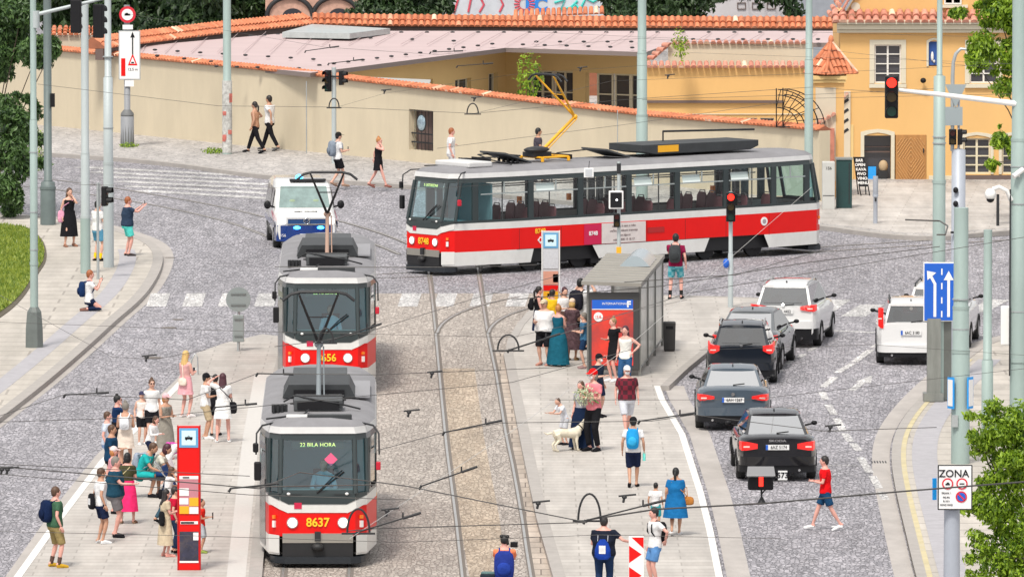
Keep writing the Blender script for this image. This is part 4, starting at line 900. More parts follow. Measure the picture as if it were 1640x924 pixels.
eL, sL, hL = pole_thing('mast', 1534, 600, 150, 20, mat('pole_lavender', (.38, .41, .47), .5, .1, var=.06), 'lavender grey mast topped by a black signal head and a bent lamp neck', 'mast', segs=[(600, 23), (236, 4)])
s = sL
mb = MB(); q = lambda px, py: ((px - 1534) / s, 0, (600 - py) / s); mb.tube([q(1524, 240), q(1524, 120), q(1525, 98), q(1529, 84), q(1537, 76), q(1546, 77)], [.05, .05, .045, .045, .04, .035], 8); mb.build('lamp_neck', M_steel, eL)
signal_head('signal_head', eL, ((1524 - 1534) / s, -.14, (600 - 217) / s), .68, R(0), n=2); signal_head('signal_head', eL, ((1536 - 1534) / s, -.1, (600 - 217) / s), .68, R(80), n=2)
mb = MB(); a, b, c = q(1512, 133), q(1546, 133), q(1529, 171); mb.add([(a[0], -.08, a[2]), (b[0], -.08, b[2]), (c[0], -.08, c[2]), (a[0], -.05, a[2]), (b[0], -.05, b[2]), (c[0], -.05, c[2])], [(0, 1, 2), (5, 4, 3), (0, 3, 4, 1), (1, 4, 5, 2), (2, 5, 3, 0)]); mb.build('triangle_sign_back', mat('sign_back_grey', (.33, .38, .40), .5, .3), eL)
mb = MB(); a = q(1526, 184); mb.box((a[0], -.07, a[2]), (.45, .02, .48)); mb.build('plate_back', mat('sign_back_grey', (.33, .38, .40)), eL)
mb = MB()
for y in (302, 324): mb.ell((-.08, -.22, (600 - y) / s), (.07, .06, .08))
mb.box((-.06, -.2, (600 - 370) / s), (.3, .06, .05)); mb.build('fittings', M_black, eL)
eN, sN, hN = pole_thing('mast', 1524, 985, 752, 27, mat('pole_lavender', (.5, .53, .6)), 'lavender grey mast carrying the white zone sign at the lower right', 'mast')
s = sN; zs = empty('zone_sign', (eN.location.x, eN.location.y - .25, KH), 0, 'white zone sign with three small prohibition discs, half hidden by bright leaves', 'sign')
gx = lambda px: (px - 1524) / s; gz = lambda py: (985 - py) / s
mb = MB(); mb.box((gx(1528), 0, gz(776)), ((1556 - 1500) / s, .03, (813 - 740) / s)); mb.build('frame', M_dark, zs, bevel=.05); mb = MB(); mb.box((gx(1528), -.02, gz(776)), ((1556 - 1500) / s - .05, .012, (813 - 740) / s - .05)); mb.build('face', M_signw, zs, bevel=.004)
text('ZONA', .21, (gx(1526), -.034, gz(754)), FRONT, M_black, zs, bold=.002)
for k, (x, y) in enumerate(((1516, 770), (1539, 770), (1538, 791))):
    mb = MB(); mb.disc((gx(x), -.032, gz(y)), .115, 'Y', 22, .01, 0); mb.disc((gx(x), -.04, gz(y)), .085, 'Y', 22, .008, 1)
    if k == 0: mb.box((gx(x), -.047, gz(y) - .01), (.09, .004, .035), 0, 2); mb.box((gx(x) + .005, -.047, gz(y) + .015), (.045, .004, .03), 0, 2)
    if k == 1: mb.box((gx(x), -.047, gz(y)), (.1, .004, .025), 0, 2)
    if k == 2: mb.box((gx(x), -.047, gz(y)), (.17, .004, .03), 0, 0, ry=R(45))
    mb.build('prohibition_disc', [mat('sign_red', (.62, .02, .04)), M_signw if k < 2 else M_blue, M_dark], zs)
for k in range(4): text(('PRAHA 1', 'PO-PA', '8-18 h', 'MIMO MHD')[k], .05, (gx(1514), -.034, gz((785, 792, 798, 804)[k])), FRONT, M_dark, zs)
mb = MB(); mb.box((gx(1496), .05, gz(781)), (.08, .04, .44), R(20)); tag(mb.build('side_plate', M_lblue, eN), 'light blue plate seen nearly edge on')
eO, sO, hO = pole_thing('mast', 1581, 690, 366, 14, M_pole, 'short grey green mast between the near tree and the thick right mast', 'mast', segs=[(690, 19), (575, 14)])
eP, sP, hP = pole_thing('mast', 1631, 690, -40, 27, M_pole, 'thick mast at the right edge carrying cameras and the long white signal arm', 'mast', segs=[(690, 29), (575, 28), (220, 25)])
s = sP; g3 = lambda px, py, y=-.0: ((px - 1631) / s, y, (690 - py) / s)
mb = MB(); mb.tube([g3(1625, 163, -.1), g3(1500, 148, -.1), g3(1436, 141, -.1)], [.075, .06, .045], 10); mb.build('signal_arm', M_white, eP)
q = eP.location; a = g3(1425, 152); signal_head('hanging_signal', None, (q.x + a[0], q.y - .12, q.z + a[2]), 1.15, 0, 1, label='black traffic light glowing red at the tip of the long white arm', cat='traffic light')
mb = MB(); a = g3(1609, 520); mb.box((a[0], 0, a[2]), (.22, .2, .95)); mb.build('white_box', M_white, eP, bevel=.03)
cam_ = empty('security_camera', (q.x, q.y, q.z), 0, 'white bullet camera on a bracket at the thick right mast', 'camera'); mb = MB(); a, b = g3(1636, 268, -.2), g3(1620, 279, -.35); mb.tube([a, b], .065, 10); mb.build('camera_body', M_white, cam_); mb = MB(); mb.tube([g3(1634, 284, -.1), g3(1628, 276, -.25)], .025, 6); mb.build('bracket', M_white, cam_)
dc = empty('dome_camera', (q.x, q.y, q.z), 0, 'white dome camera with a black eye below a curved bracket at the right', 'camera')
mb = MB(); mb.tube([g3(1618, 318, -.1), g3(1610, 302, -.2), g3(1598, 296, -.2), g3(1588, 300, -.2)], [.06, .05, .05, .06], 8); mb.build('bracket', M_white, dc); mb = MB(); mb.ell(g3(1584, 308, -.2), (.14, .14, .15)); mb.build('housing', M_white, dc); mb = MB(); mb.ell(g3(1584, 315, -.2), (.1, .1, .1)); mb.build('dome', M_black, dc)
mb = MB(); mb.tube([g3(1616, 300, -.18), g3(1616, 600, -.18)], .02, 6); mb.build('cable', M_dark, eP); bands(eP, [(690 - y) / s for y in (265, 325, 498, 575)], .22)
e, s, H_ = pole_thing('bollard', 1402, 358, 282, 8, mat('pole_lavender', (.5, .53, .6)), 'slim grey bollard post on the corner in front of the wooden door', 'bollard', segs=[(358, 7), (312, 8.5)]); mb = MB(); mb.box((0, -.09, .75), (.06, .03, .1)); mb.build('lock', M_dark, e)
e, s, H_ = pole_thing('bollard', 1598, 362, 311, 5, M_dark, 'thin dark post on the far corner beside the dome camera', 'bollard')
# --- black signal with red lamp right of the shelter
e, s, H_ = pole_thing('signal_post', 1170, 492, 306, 7, M_polew, 'pale signal post with a glowing red light beside the waiting cars', 'signal post', segs=[(492, 8.5), (405, 6.5)])
signal_head('signal_head', e, (0, -.15, H_ - .42), .92, 0, 1); signal_head('signal_head', e, (.14, -.05, H_ - .22), .55, R(95), n=2); mb = MB(); mb.ell((-.13, -.1, (492 - 421) / s), (.09, .09, .14)); mb.build('push_button', M_blue, e)
# --- post behind the shelter
e, s, H_ = pole_thing('signal_post', 991, 470, 258, 6, M_polew, 'grey signal post behind the shelter roof with a white bordered black board', 'signal post')
z = (470 - 319) / s; mb = MB(); mb.box((-.08, -.14, z), (.42, .04, .52), 0, 1); mb.build('board_frame', [M_white, M_signw], e, bevel=.05); mb = MB(); mb.box((-.08, -.17, z), (.33, .02, .43)); mb.build('board', M_black, e, bevel=.03)
mb = MB(); mb.disc((-.06, -.185, z + .0), .03, 'Y', 8, .01); mb.build('white_lamp', mat('lamp_white', (1, 1, 1), .4, emit=1.5), e)
signal_head('signal_head', e, (-.06, -.1, (470 - 352) / s), .65, 0, n=2); mb = MB(); mb.box((.0, -.02, (470 - 405) / s), (.14, .14, .35)); mb.build('yellow_box', M_yellow, e)
mb = MB(); mb.tube([(0, 0, H_ - .05), (-.0, 0, H_ - .35)], .06, 8); mb.tube([(-.1, -.05, z + .25), (-.5, -.05, z + .1), (-.1, -.05, z - .1)], .03, 6); mb.build('side_bracket', M_dark, e)
# --- round sign seen from behind on the left island
e, s, H_ = pole_thing('sign_post', 382, 562, 462, 4.5, M_steel, 'grey back of a round sign and narrow plate at the left island tip', 'sign post')
M_sb = mat('sign_back', (.28, .32, .32), .5, .3); mb = MB(); mb.disc((0, -.05, H_ - .28), .33, 'Y', 28, .03); mb.build('round_sign', M_sb, e); mb = MB(); mb.box((0, -.05, H_ - 1.05), (.3, .03, .72)); mb.build('plate', M_sb, e, bevel=.05)
for z, w_ in ((.13, .4), (.42, .4), (.8, .22), (1.25, .22)): mb = MB(); mb.box((0, -.08, H_ - z), (w_, .02, .04)); mb.build('stiffener', mat('stiffener_grey', (.16, .18, .18), .6), e)
e = empty('hoop', G(306, 600, KH), 0, 'thin grey metal hoop at the edge of the left island beside the blonde woman', 'hoop'); mb = MB(); mb.tube([(-.05, 0, 0), (.02, 0, .38), (.1, 0, .55), (.17, 0, .45), (.18, 0, 0)], .018, 6); mb.build('tube', M_steel, e)

# --- tram stop pillars
def stop_pillar(px, base, label, grey=False):
    o = G(px, base, KH); e = empty('stop_pillar', o, 0, label, 'tram stop pillar'); W_ = .46; H_ = 3.05; m0 = mat('pillar_grey', (.5, .5, .52), .5) if grey else M_red
    mb = MB(); mb.box((0, 0, H_ / 2), (W_, .16, H_)); mb.build('pillar', m0, e, bevel=.015)
    F_ = -.088
    def pl(nm, z0, z1, m, x0=-.2, x1=.2, par=e): mb = MB(); mb.box(((x0 + x1) / 2, F_, (z0 + z1) / 2), (x1 - x0, .012, z1 - z0)); return mb.build(nm, m, par)
    a = pl('stop_sign', 2.6, 3.01, mat('sign_rim', (.12, .35, .6), .4)); mb = MB(); mb.box((0, F_ - .008, 2.805), (.3, .01, .31)); mb.build('symbol_field', mat('symbol_field', (.6, .8, .88), .4), a)
    mb = MB(); mb.box((0, F_ - .016, 2.8), (.16, .006, .05)); [mb.disc((x, F_ - .016, 2.77), .016, 'Y', 8, .006) for x in (-.05, .05)]; mb.tube([(-.02, F_ - .016, 2.83), (0, F_ - .016, 2.855), (.02, F_ - .016, 2.83)], .005, 4); mb.build('tram_symbol', M_black, a)
    if grey:
        pl('timetable', 2.05, 2.56, mat('timetable_grey', (.55, .56, .6), .5, var=.15, vs=20)); pl('poster', 1.62, 1.98, mat('poster_salmon', (.62, .3, .22), .6, var=.15, vs=6)); pl('notice', 1.68, 1.9, M_signw, .06, .2); pl('red_band', 1.46, 1.6, M_red); pl('yellow_board', .9, 1.44, M_yellow, -.2, .2)
        b_ = pl('dark_symbol', 1.05, 1.38, M_black, -.09, .08)
    else:
        a = pl('name_strip', 1.93, 2.0, M_signw); mb = MB(); mb.box((-.06, F_ - .01, 1.965), (.14, .008, .025)); mb.build('lettering', M_black, a)
        pl('timetable', 1.2, 1.92, mat('timetable_mauve', (.50, .2, .24), .5, var=.1)); pl('notice', 1.58, 1.74, M_signw, -.2, .0); pl('notice', 1.4, 1.53, M_signw, -.2, -.01); pl('notice', 1.36, 1.54, M_yellow, .01, .2); pl('notice', 1.2, 1.36, M_yellow, -.2, 0); pl('notice', 1.2, 1.34, M_signw, .01, .2)
        for o_ in e.children:
            if o_.name.startswith('notice'): o_.location.y = -.008
        a = pl('name_strip', .98, 1.04, M_signw, -.18, .19); mb = MB(); mb.box((-.03, F_ - .01, 1.01), (.28, .008, .035)); mb.build('lettering', M_black, a)
        pl('poster', .2, .82, mat('poster_night', (.03, .03, .06), .5, var=.6, vs=6, dirt=.5, dcol=(.22, .15, .08))); o_ = pl('notice', .64, .8, M_signw, .09, .2); o_.location.y = -.01; pl('base_strip', .16, .2, M_signw)
    mb = MB(); [mb.box((x, 0, H_ / 2), (.025, .18, H_ + .02)) for x in (-.235, .235)]; mb.build('side_rail', M_white if grey else mat('dark_red', (.4, .01, .01), .4), e)
    return e
stop_pillar(303, 912, 'red tram stop pillar with timetables and yellow notices on the left island')
stop_pillar(882, 552, 'grey and white tram stop pillar among the waiting people left of the shelter', True)

# --- shelter
q0, q1, q2 = G(942, 602, KH), G(1026, 612, KH), G(1062, 563, KH)
axx = (q1 - q0); W_ = axx.length; D_ = (q2 - q1).length; rz = math.atan2(axx.y, axx.x)
sh = empty('tram_shelter', q0, 0, 'tram shelter with ribbed grey roof, glass side wall and a red poster in its end', 'shelter')
ax = Vector((1, 0, 0)); dv = (q2 - q1); dv.z = 0; dv.normalize(); Wv = Vector((q1.x - q0.x, 0, 0)); 
pt = lambda u, v, z: Wv * u + dv * (D_ * v) + Vector((0, 0, z))
H0 = 2.38
mb = MB(); r0 = [pt(-.12, -.03, H0), pt(1.04, -.03, H0 - .05), pt(1.04, 1.03, H0 - .05), pt(-.12, 1.03, H0)]
mb.add(r0 + [p + Vector((0, 0, .09)) for p in r0], [(3, 2, 1, 0), (4, 5, 6, 7), (0, 1, 5, 4), (1, 2, 6, 5), (2, 3, 7, 6), (3, 0, 4, 7)])
for k in range(1, 12): v = -.03 + 1.06 * k / 12; mb.tube([pt(-.12, v, H0 + .09), pt(1.04, v, H0 + .04)], .03, 6)
mb.build('roof', mat('shelter_roof', (.27, .255, .23), .55, .1, var=.1, vs=2), sh)
mb = MB(); n_ = 10; A_ = [pt(.35 + .6 * k / n_, .55, H0 + .06 + .28 * math.sin(PI * k / n_)) for k in range(n_ + 1)]; B_ = [pt(.35 + .6 * k / n_, .85, H0 + .06 + .28 * math.sin(PI * k / n_)) for k in range(n_ + 1)]
mb.loft([A_, B_], 0, True, True, False); mb.add(A_, [tuple(range(n_ + 1))]); mb.build('skylight', mat('skylight_pale', (.36, .42, .46), .15), sh)
mb = MB()
for u, v in ((0, 0), (1, 0), (1, .33), (1, .66), (1, 1), (0, 1)):
    p = pt(u, v, 0); mb.box((p.x, p.y, H0 / 2), (.07, .09, H0))
for z in (.18, H0 - .12): a, b = pt(1, 0, z), pt(1, 1, z); mb.tube([a, b], .03, 4); a, b = pt(0, 1, z), pt(1, 1, z); mb.tube([a, b], .03, 4)
mb.build('frame', mat('shelter_frame', (.20, .20, .19), .5, .4), sh)
M_sg = mat('shelter_glass', (.68, .68, .64), .25, var=.15, vs=2, dirt=.3, dcol=(.4, .38, .33)); M_sg.node_tree.nodes['Principled BSDF'].inputs['Alpha'].default_value = .78
for k in range(3):
    mb = MB(); a, b = pt(1, k / 3 + .01, .2), pt(1, (k + 1) / 3 - .01, .2); mb.add([a, b, b + Vector((0, 0, H0 - .35)), a + Vector((0, 0, H0 - .35))], [(0, 1, 2, 3)]); mb.build('glass_wall', M_sg, sh)
mb = MB(); a, b = pt(0, 1, .2), pt(1, 1, .2); mb.add([a, b, b + Vector((0, 0, H0 - .35)), a + Vector((0, 0, H0 - .35))], [(0, 1, 2, 3)]); mb.build('glass_wall', M_sg, sh)
mb = MB(); 
for k in range(9): a = pt(.6, .08 + k * .1, .45); mb.box((a.x, a.y, .45), (.36, .08 * 8, .03))
for v in (.15, .85): a = pt(.6, v, .22); mb.box((a.x, a.y, .22), (.06, .06, .45))
mb.build('bench', M_dark, sh)
wd = Wv.length; ap = mb = MB(); mb.box((wd / 2, -.02, 1.16), (wd - .02, .16, 2.0)); adp = mb.build('poster_case', mat('case_dark', (.06, .06, .06), .45, .3), sh, bevel=.02)
def posterm():
    m = bpy.data.materials.new('poster_red'); m.use_nodes = True; N = m.node_tree.nodes; L = m.node_tree.links; b = N['Principled BSDF']; b.inputs['Roughness'].default_value = .35
    tc = N.new('ShaderNodeTexCoord'); nz = N.new('ShaderNodeTexNoise'); nz.inputs['Scale'].default_value = 1.4; nz.inputs['Detail'].default_value = 4; L.new(tc.outputs['Object'], nz.inputs['Vector']); cr = N.new('ShaderNodeValToRGB'); L.new(nz.outputs[0], cr.inputs[0])
    cr.color_ramp.elements[0].position = .35; cr.color_ramp.elements[0].color = (.30, .05, .05, 1); cr.color_ramp.elements[1].position = .6; cr.color_ramp.elements[1].color = (.75, .05, .03, 1); L.new(cr.outputs[0], b.inputs['Base Color']); return m
mb = MB(); mb.box((wd / 2 - .04, -.105, 1.12), (wd - .26, .012, 1.68)); po = mb.build('poster', posterm(), adp)
mb = MB(); mb.box((wd / 2 - .04, -.116, 1.86), (wd - .27, .008, .24)); mb.build('header', M_blue, po); text('INTERNATIONAL', .085, (wd / 2 + .02, -.123, 1.88), FRONT, M_signw, po); text('F', .22, (wd / 2 + .38, -.123, 1.86), FRONT, M_signw, po, bold=.01)
mb = MB(); mb.box((wd / 2 - .04, -.122, 1.735), (wd - .27, .006, .02)); mb.disc((.26, -.118, 1.54), .12, 'Y', 22, .01); mb.build('white_disc', M_signw, po); text('15.8.', .09, (.26, -.127, 1.54), FRONT, M_red, po)
text('PRAHA', .13, (wd * .45, -.122, .5), FRONT, mat('pale_pink', (.8, .4, .35), .5), po)
# litter bin
e = empty('litter_bin', G(1072, 562, KH), 0, 'dark square litter bin behind the glass wall of the shelter', 'bin'); mb = MB(); mb.loft([[(x * a, y * a, z) for x, y in ((-1, -1), (1, -1), (1, 1), (-1, 1))] for a, z in ((.13, 0), (.15, .05), (.165, .72), (.17, .76), (.14, .78))], 0, True, False); mb.build('bin_body', mat('bin_dark', (.04, .038, .038), .6, var=.2), e, bevel=.012)
mb = MB(); mb.box((0, -.17, .64), (.2, .01, .08)); mb.build('opening', M_black, e)

# --- guide board with red chevrons
e = empty('guide_board', G(1019, 955, KH), 0, 'white guide board with red triangles at the lower end of the right island', 'traffic sign'); mb = MB(); mb.box((0, 0, .75), (.32, .04, 1.0)); mb.build('panel', M_signw, e, bevel=.01)
mb = MB(); w_ = .15
for z0 in (1.06, .62, .18):
    mb.add([(-.15, -.024, z0 - .0), (-.15, -.024, z0 - .36), (.11, -.024, z0 - .18)], [(0, 1, 2)])
mb.add([(-.1, -.024, 1.23), (.15, -.024, 1.23), (.15, -.024, 1.0)], [(0, 1, 2)]); mb.build('red_triangles', M_red, e)
mb = MB(); mb.tube([(0, .05, 0), (0, .05, 1.2)], .03, 8); mb.build('post', M_steel, e)

# --- cabinets and board at the yellow house
e = empty('utility_cabinet', G(1327, 336, KH), 0, 'tall pale grey utility cabinet at the corner behind the rear of the tram', 'cabinet'); s = S(336); mb = MB(); mb.box((0, .25, .76), (.4, .5, 1.52)); mb.build('cabinet_body', mat('cabinet_pale', (.5, .5, .48), .6, var=.08), e, bevel=.02); text('156', .13, (0, -.005, 1.32), FRONT, M_dark, e); mb = MB(); mb.box((0, -.004, .45), (.36, .008, .02)); mb.build('seam', M_dark, e)
e = empty('utility_cabinet', G(1352, 334, KH), 0, 'dark green utility cabinet next to the chalk board', 'cabinet'); mb = MB(); mb.box((0, .3, .77), (.5, .6, 1.55)); mb.build('cabinet_body', mat('cabinet_green', (.012, .05, .05), .45, var=.1), e, bevel=.02); mb = MB(); mb.box((.16, -.006, .8), (.03, .012, 1.3)); mb.build('door_edge', M_dark, e); mb = MB(); mb.box((0, .3, 1.58), (.54, .66, .05)); mb.build('lid', mat('cabinet_top', (.2, .22, .22), .5), e)
e = empty('chalk_board', G(1380, 313, KH), 0, 'black A-frame chalk board leaning beside the arched entrance', 'board'); mb = MB()
fr = [(-.27, -.02, 1.25), (.07, -.02, 1.25), (.25, -.24, .0), (-.05, -.24, .0)]
mb.add([(-.27, 0, 1.25), (.06, 0, 1.25), (.2, -.22, .3), (-.1, -.22, .3)] + [(-.27, .04, 1.25), (.06, .04, 1.25), (.2, -.18, .3), (-.1, -.18, .3)], [(0, 1, 2, 3), (7, 6, 5, 4), (0, 4, 5, 1), (1, 5, 6, 2), (2, 6, 7, 3), (3, 7, 4, 0)]); mb.build('panel', M_black, e)
mb = MB(); mb.tube([(-.27, .02, 1.25), (-.03, -.26, 0)], .02, 5); mb.tube([(.06, .02, 1.25), (.25, -.26, 0)], .02, 5); mb.tube([(-.25, .04, 1.22), (-.1, .35, 0)], .02, 5); mb.tube([(.06, .04, 1.22), (.15, .35, 0)], .02, 5); mb.build('leg', M_black, e)
for k, t_ in enumerate(('BAR', 'OPEN', 'KAVA', 'PIVO', 'VINO', 'MENU')):
    z = 1.14 - k * .145; f_ = (1.25 - z) / .95; text(t_, .13, (-.10 + .16 * f_, -.235 * f_ - .012, z), (R(77), 0, 0), M_signw, e, bold=.004)
# ================================================================ TRAMS
M_tw = mat('tram_white', (.68, .68, .66), .35, coat=.2, var=.06, dirt=.3, dcol=(.45, .42, .38))
M_tr = mat('tram_red', (.72, .003, .002), .42, coat=.06, spec=.3, var=.04)
M_tgr = mat('tram_window_band', (.022, .034, .036), .3, coat=.3)
M_troof = mat('tram_roof_grey', (.22, .217, .232), .75, var=.2, vs=1.5, dirt=.35, dcol=(.2, .19, .19))
M_roofw = mat('tram_roof_edge', (.60, .60, .60), .5, var=.08, dirt=.25, dcol=(.35, .33, .31))
M_box = mat('roof_box_grey', (.04, .044, .048), .6, .2, var=.2, vs=3)
M_boxl = mat('roof_box_light', (.07, .075, .08), .6, .2, var=.2, vs=3)
M_under = mat('underframe_black', (.012, .012, .014), .6, var=.2)
M_bump = mat('bumper_dark_blue', (.012, .016, .022), .5)
M_seat = mat('seat_red_grey', (.16, .06, .07), .6); M_seatr = mat('seat_rail', (.25, .25, .26), .4, .5)
M_orange = mat('orange_plastic', (.8, .22, .02), .4)
M_tg = glass('tram_glass', (.50, .78, .84), .08, .03)
M_tgs = glass('tram_side_glass', (.90, .93, .92), .0, .03)
M_lamp = mat('headlamp', (1, .93, .8), .2, emit=1.3)
M_skin = mat('skin', (.52, .30, .21), .55)
L_T = 14.7
def hw(t):      # half width of the body at the distance t behind the nose
    pts = [(0, .80), (.32, 1.04), (2.3, 1.25), (12.4, 1.25), (14.38, 1.04), (14.7, .80)]
    for (a, b), (c, d) in zip(pts, pts[1:]):
        if t <= c: return b + (d - b) * (t - a) / (c - a)
    return .8
TS = [0, .32, 1.2, 2.3, 5.2, 8.2, 11.2, 12.4, 13.4, 14.38, 14.7]
def outline(z, inset=0, lean=0, ts=TS):
    """closed outline of the body, nose at y=0 towards -Y"""
    r, l = [], []
    for t in ts:
        tt = t + lean if t < 1 else (t - lean if t > 13.9 else t)
        w_ = hw(t) - inset; r.append(Vector((w_, tt, z))); l.append(Vector((-w_, tt, z)))
    return r + l[::-1]
def band(mb, z0, z1, m, ins0=0, ins1=0, le0=0, le1=0, ts=TS):
    mb.loft([outline(z0, ins0, le0, ts), outline(z1, ins1, le1, ts)], m, False, False)
def make_tram(label, number, flat, group='trams'):
    T = empty('tram', (0, 0, 0), 0, label, 'tram', group)
    # lower body shell, with wheel cut-outs left between the white skirt panels
    mb = MB(); band(mb, .68, 1.32, 0); mb.build('red_band', M_tr, T)
    mb = MB(); band(mb, 1.32, 1.52, 0, 0, .0)
    n = len(TS)
    def side(t0, t1, z0, z1, b0=0, b1=0):
        for sx in (1, -1):
            seg = [t0] + [t for t in TS if t0 < t < t1] + [t1]
            for a, b in zip(seg, seg[1:]):
                ya, yb = a + (b0 if a == t0 else 0), b - (b1 if b == t1 else 0)
                mb.add([(sx * hw(ya) * 1.0, ya, z0), (sx * hw(yb), yb, z0), (sx * hw(b), b, z1), (sx * hw(a), a, z1)], [(0, 1, 2, 3)])
    side(.02, 3.15, .28, .68, 0, .12); side(5.4, 9.95, .28, .68, .25, .2); side(12.1, 14.68, .28, .68, .2, 0)
    mb.build('white_panels', M_tw, T)
    for sx in (1, -1):
        mb = MB(); [mb.box((sx * (hw(t) + .001), t, .98), (.006, .012, .62)) for t in (2.6, 4.2, 5.9, 7.5, 9.0, 10.6, 12.3)]; mb.box((sx * 1.251, 7.3, .685), (.006, 9.6, .014)); mb.build('panel_seams', mat('seam_dark', (.12, .01, .01), .7), T)
    # pale V of the stripe at the nose
    mb = MB()
    for sx in (1, -1):
        mb.add([(sx * .60, -.012, 1.34), (sx * .81, -.012, 1.43), (sx * 1.05, .30, 1.52), (sx * 1.05, .30, 1.36), (sx * .82, -.012, 1.26), (sx * .62, -.012, 1.17)], [(0, 1, 2, 3, 4, 5)])
        mb.add([(sx * .82, -.01, .32), (sx * 1.05, .31, .32), (sx * 1.05, .31, .70), (sx * .82, -.01, .70)], [(0, 1, 2, 3)])
    mb.box((0, -.008, 1.26), (1.3, .012, .16)); mb.build('nose_stripe', M_tw, T)
    mb = MB(); mb.add([(-.62, -.014, 1.36), (.62, -.014, 1.36), (.80, -.014, 1.45), (.80, -.004, 1.60), (-.80, -.004, 1.60), (-.80, -.014, 1.45)], [(0, 1, 2, 3, 4, 5)])
    for sx in (1, -1): mb.add([(sx * .81, -.014, 1.45), (sx * 1.05, .3, 1.535), (sx * 1.05, .3, 1.60), (sx * .81, -.006, 1.60)], [(0, 1, 2, 3)])
    mb.build('nose_shield', M_tgr, T)
    mb = MB(); mb.box((-.42, -.02, 1.33), (.16, .01, .13)); mb.build('red_square', mat('logo_magenta', (.55, .01, .06), .4), T)
    # window band: dark posts and sills, roof edge, roof
    posts = [2.32, 4.0, 6.05, 6.95, 8.9, 9.1, 10.95, 11.15, 12.4]
    mb = MB(); band(mb, 1.52, 1.60, 0, 0, 0, 0, .03); band(mb, 2.70, 2.84, 0, .0, .02, .28, .30)
    def post(t, wd):
        for sx in (1, -1):
            a, b = t - wd / 2, t + wd / 2; mb.add([(sx * hw(a), a, 1.6), (sx * hw(b), b, 1.6), (sx * hw(b), b, 2.7), (sx * hw(a), a, 2.7), (sx * (hw(a) - .06), a, 1.6), (sx * (hw(b) - .06), b, 1.6), (sx * (hw(b) - .06), b, 2.7), (sx * (hw(a) - .06), a, 2.7)], [(0, 1, 2, 3), (4, 7, 6, 5), (0, 3, 7, 4), (1, 5, 6, 2)])
    for t, wd in ((1.05, .2), (3.05, .2), (4.95, .2), (6.82, .2), (8.7, .2), (10.6, .2), (12.5, .22), (13.95, .24)): post(t, wd)
    for yn, le in ((0, 1), (14.7, -1)):
        for sx in (1, -1):
            mb.tube([(sx * .80, yn + le * .02, 1.58), (sx * .78, yn + le * .28, 2.72)], .055, 6); mb.tube([(sx * 1.05, yn + le * .34, 1.58), (sx * 1.03, yn + le * .56, 2.72)], .05, 6)
    mb.build('window_band', M_tgr, T)
    mb = MB()
    for yn, le in ((0, 1), (14.7, -1)): mb.add([(-.78, yn + le * .02, 1.50), (.78, yn + le * .02, 1.50), (.78, yn + le * .05, 1.66), (-.78, yn + le * .05, 1.66)], [(0, 1, 2, 3)])
    mb.build('windscreen_sill', M_tgr, T)
    # glass: windscreens, corner panes, side windows
    ws = []
    for yn, le in ((0, 1), (14.7, -1)):
        mb = MB(); mb.add([(-.75, yn + le * .045, 1.62), (.75, yn + le * .045, 1.62), (.73, yn + le * .285, 2.72), (-.73, yn + le * .285, 2.72)], [(0, 1, 2, 3)]); ws.append(mb.build('windscreen', M_tg, T))
        for sx in (1, -1):
            mb = MB(); mb.add([(sx * .83, yn + le * .06, 1.62), (sx * 1.03, yn + le * .33, 1.62), (sx * 1.01, yn + le * .56, 2.72), (sx * .81, yn + le * .31, 2.72)], [(0, 1, 2, 3)]); mb.build('corner_pane', M_tg, T)
    wins = [(.5, .95), (1.15, 2.95), (3.15, 4.85), (5.05, 6.72), (6.92, 8.6), (8.8, 10.5), (10.7, 12.39), (12.61, 13.83), (14.07, 14.3)]
    for a, b in wins:
        for sx in (1, -1):
            mb = MB(); mb.add([(sx * (hw(a) - .02), a, 1.6), (sx * (hw(b) - .02), b, 1.6), (sx * (hw(b) - .02), b, 2.7), (sx * (hw(a) - .02), a, 2.7)], [(0, 1, 2, 3)]); wn_ = mb.build('side_window', M_tgs, T)
            if b - a > 1.2:
                mb = MB(); mb.box((sx * (hw((a + b) / 2) - .01), (a + b) / 2, 2.36), (.03, b - a - .04, .035)); mb.box((sx * (hw((a + b) / 2) - .01), (a + b) / 2, 2.53), (.03, .035, .31)); mb.build('window_bar', mat('window_bar_grey', (.3, .34, .34), .4), wn_)
                if sx > 0 and a in (3.15, 6.92, 8.8, 10.7): 
                    mb = MB(); mb.add([(sx * (hw(a + .1) + .005), a + .1, 2.38), (sx * (hw(b) + .005), (a + b) / 2 - .06, 2.38), (sx * hw(b) + sx * -.1, (a + b) / 2 - .02, 2.6), (sx * hw(a) + sx * -.1, a + .14, 2.6)], [(0, 1, 2, 3)]); mb.build('open_flap', mat('flap_glass', (.6, .66, .66), .2), wn_)
    mb = MB(); band(mb, 2.84, 2.98, 0, .0, .03, .27, .30)
    mb.build('roof_edge', M_roofw, T)
    mb = MB(); rings = [outline(2.98, .03, .30), outline(3.08, .18, .42), outline(3.14, .55, .7)]; mb.loft(rings, 0, False, True); mb.add(rings[-1], [tuple(range(len(rings[-1])))]); mb.build('roof', M_troof, T)
    # inside: floor, ceiling, seats, poles
    mb = MB(); o1 = outline(.86, .08, .1); mb.add(o1, [tuple(range(len(o1)))]); mb.build('floor', mat('tram_floor', (.12, .12, .13), .8), T)
    mb = MB(); o1 = outline(2.8, .08, .3); mb.add(o1, [tuple(range(len(o1)))]); mb.build('ceiling', mat('tram_ceiling', (.5, .5, .48), .7), T)
    mb = MB(); band(mb, .86, 1.55, 0, .06, .06, .1, .1); mb.build('inner_lining', mat('tram_lining', (.28, .29, .28), .7), T)
    mb = MB(); mb.box((0, 1.75, 1.75), (2.0, .06, 1.8)); mb.box((0, .75, 1.45), (1.7, .5, .25)); mb.build('cab_partition', mat('cab_inside', (.13, .27, .31), .6), T)
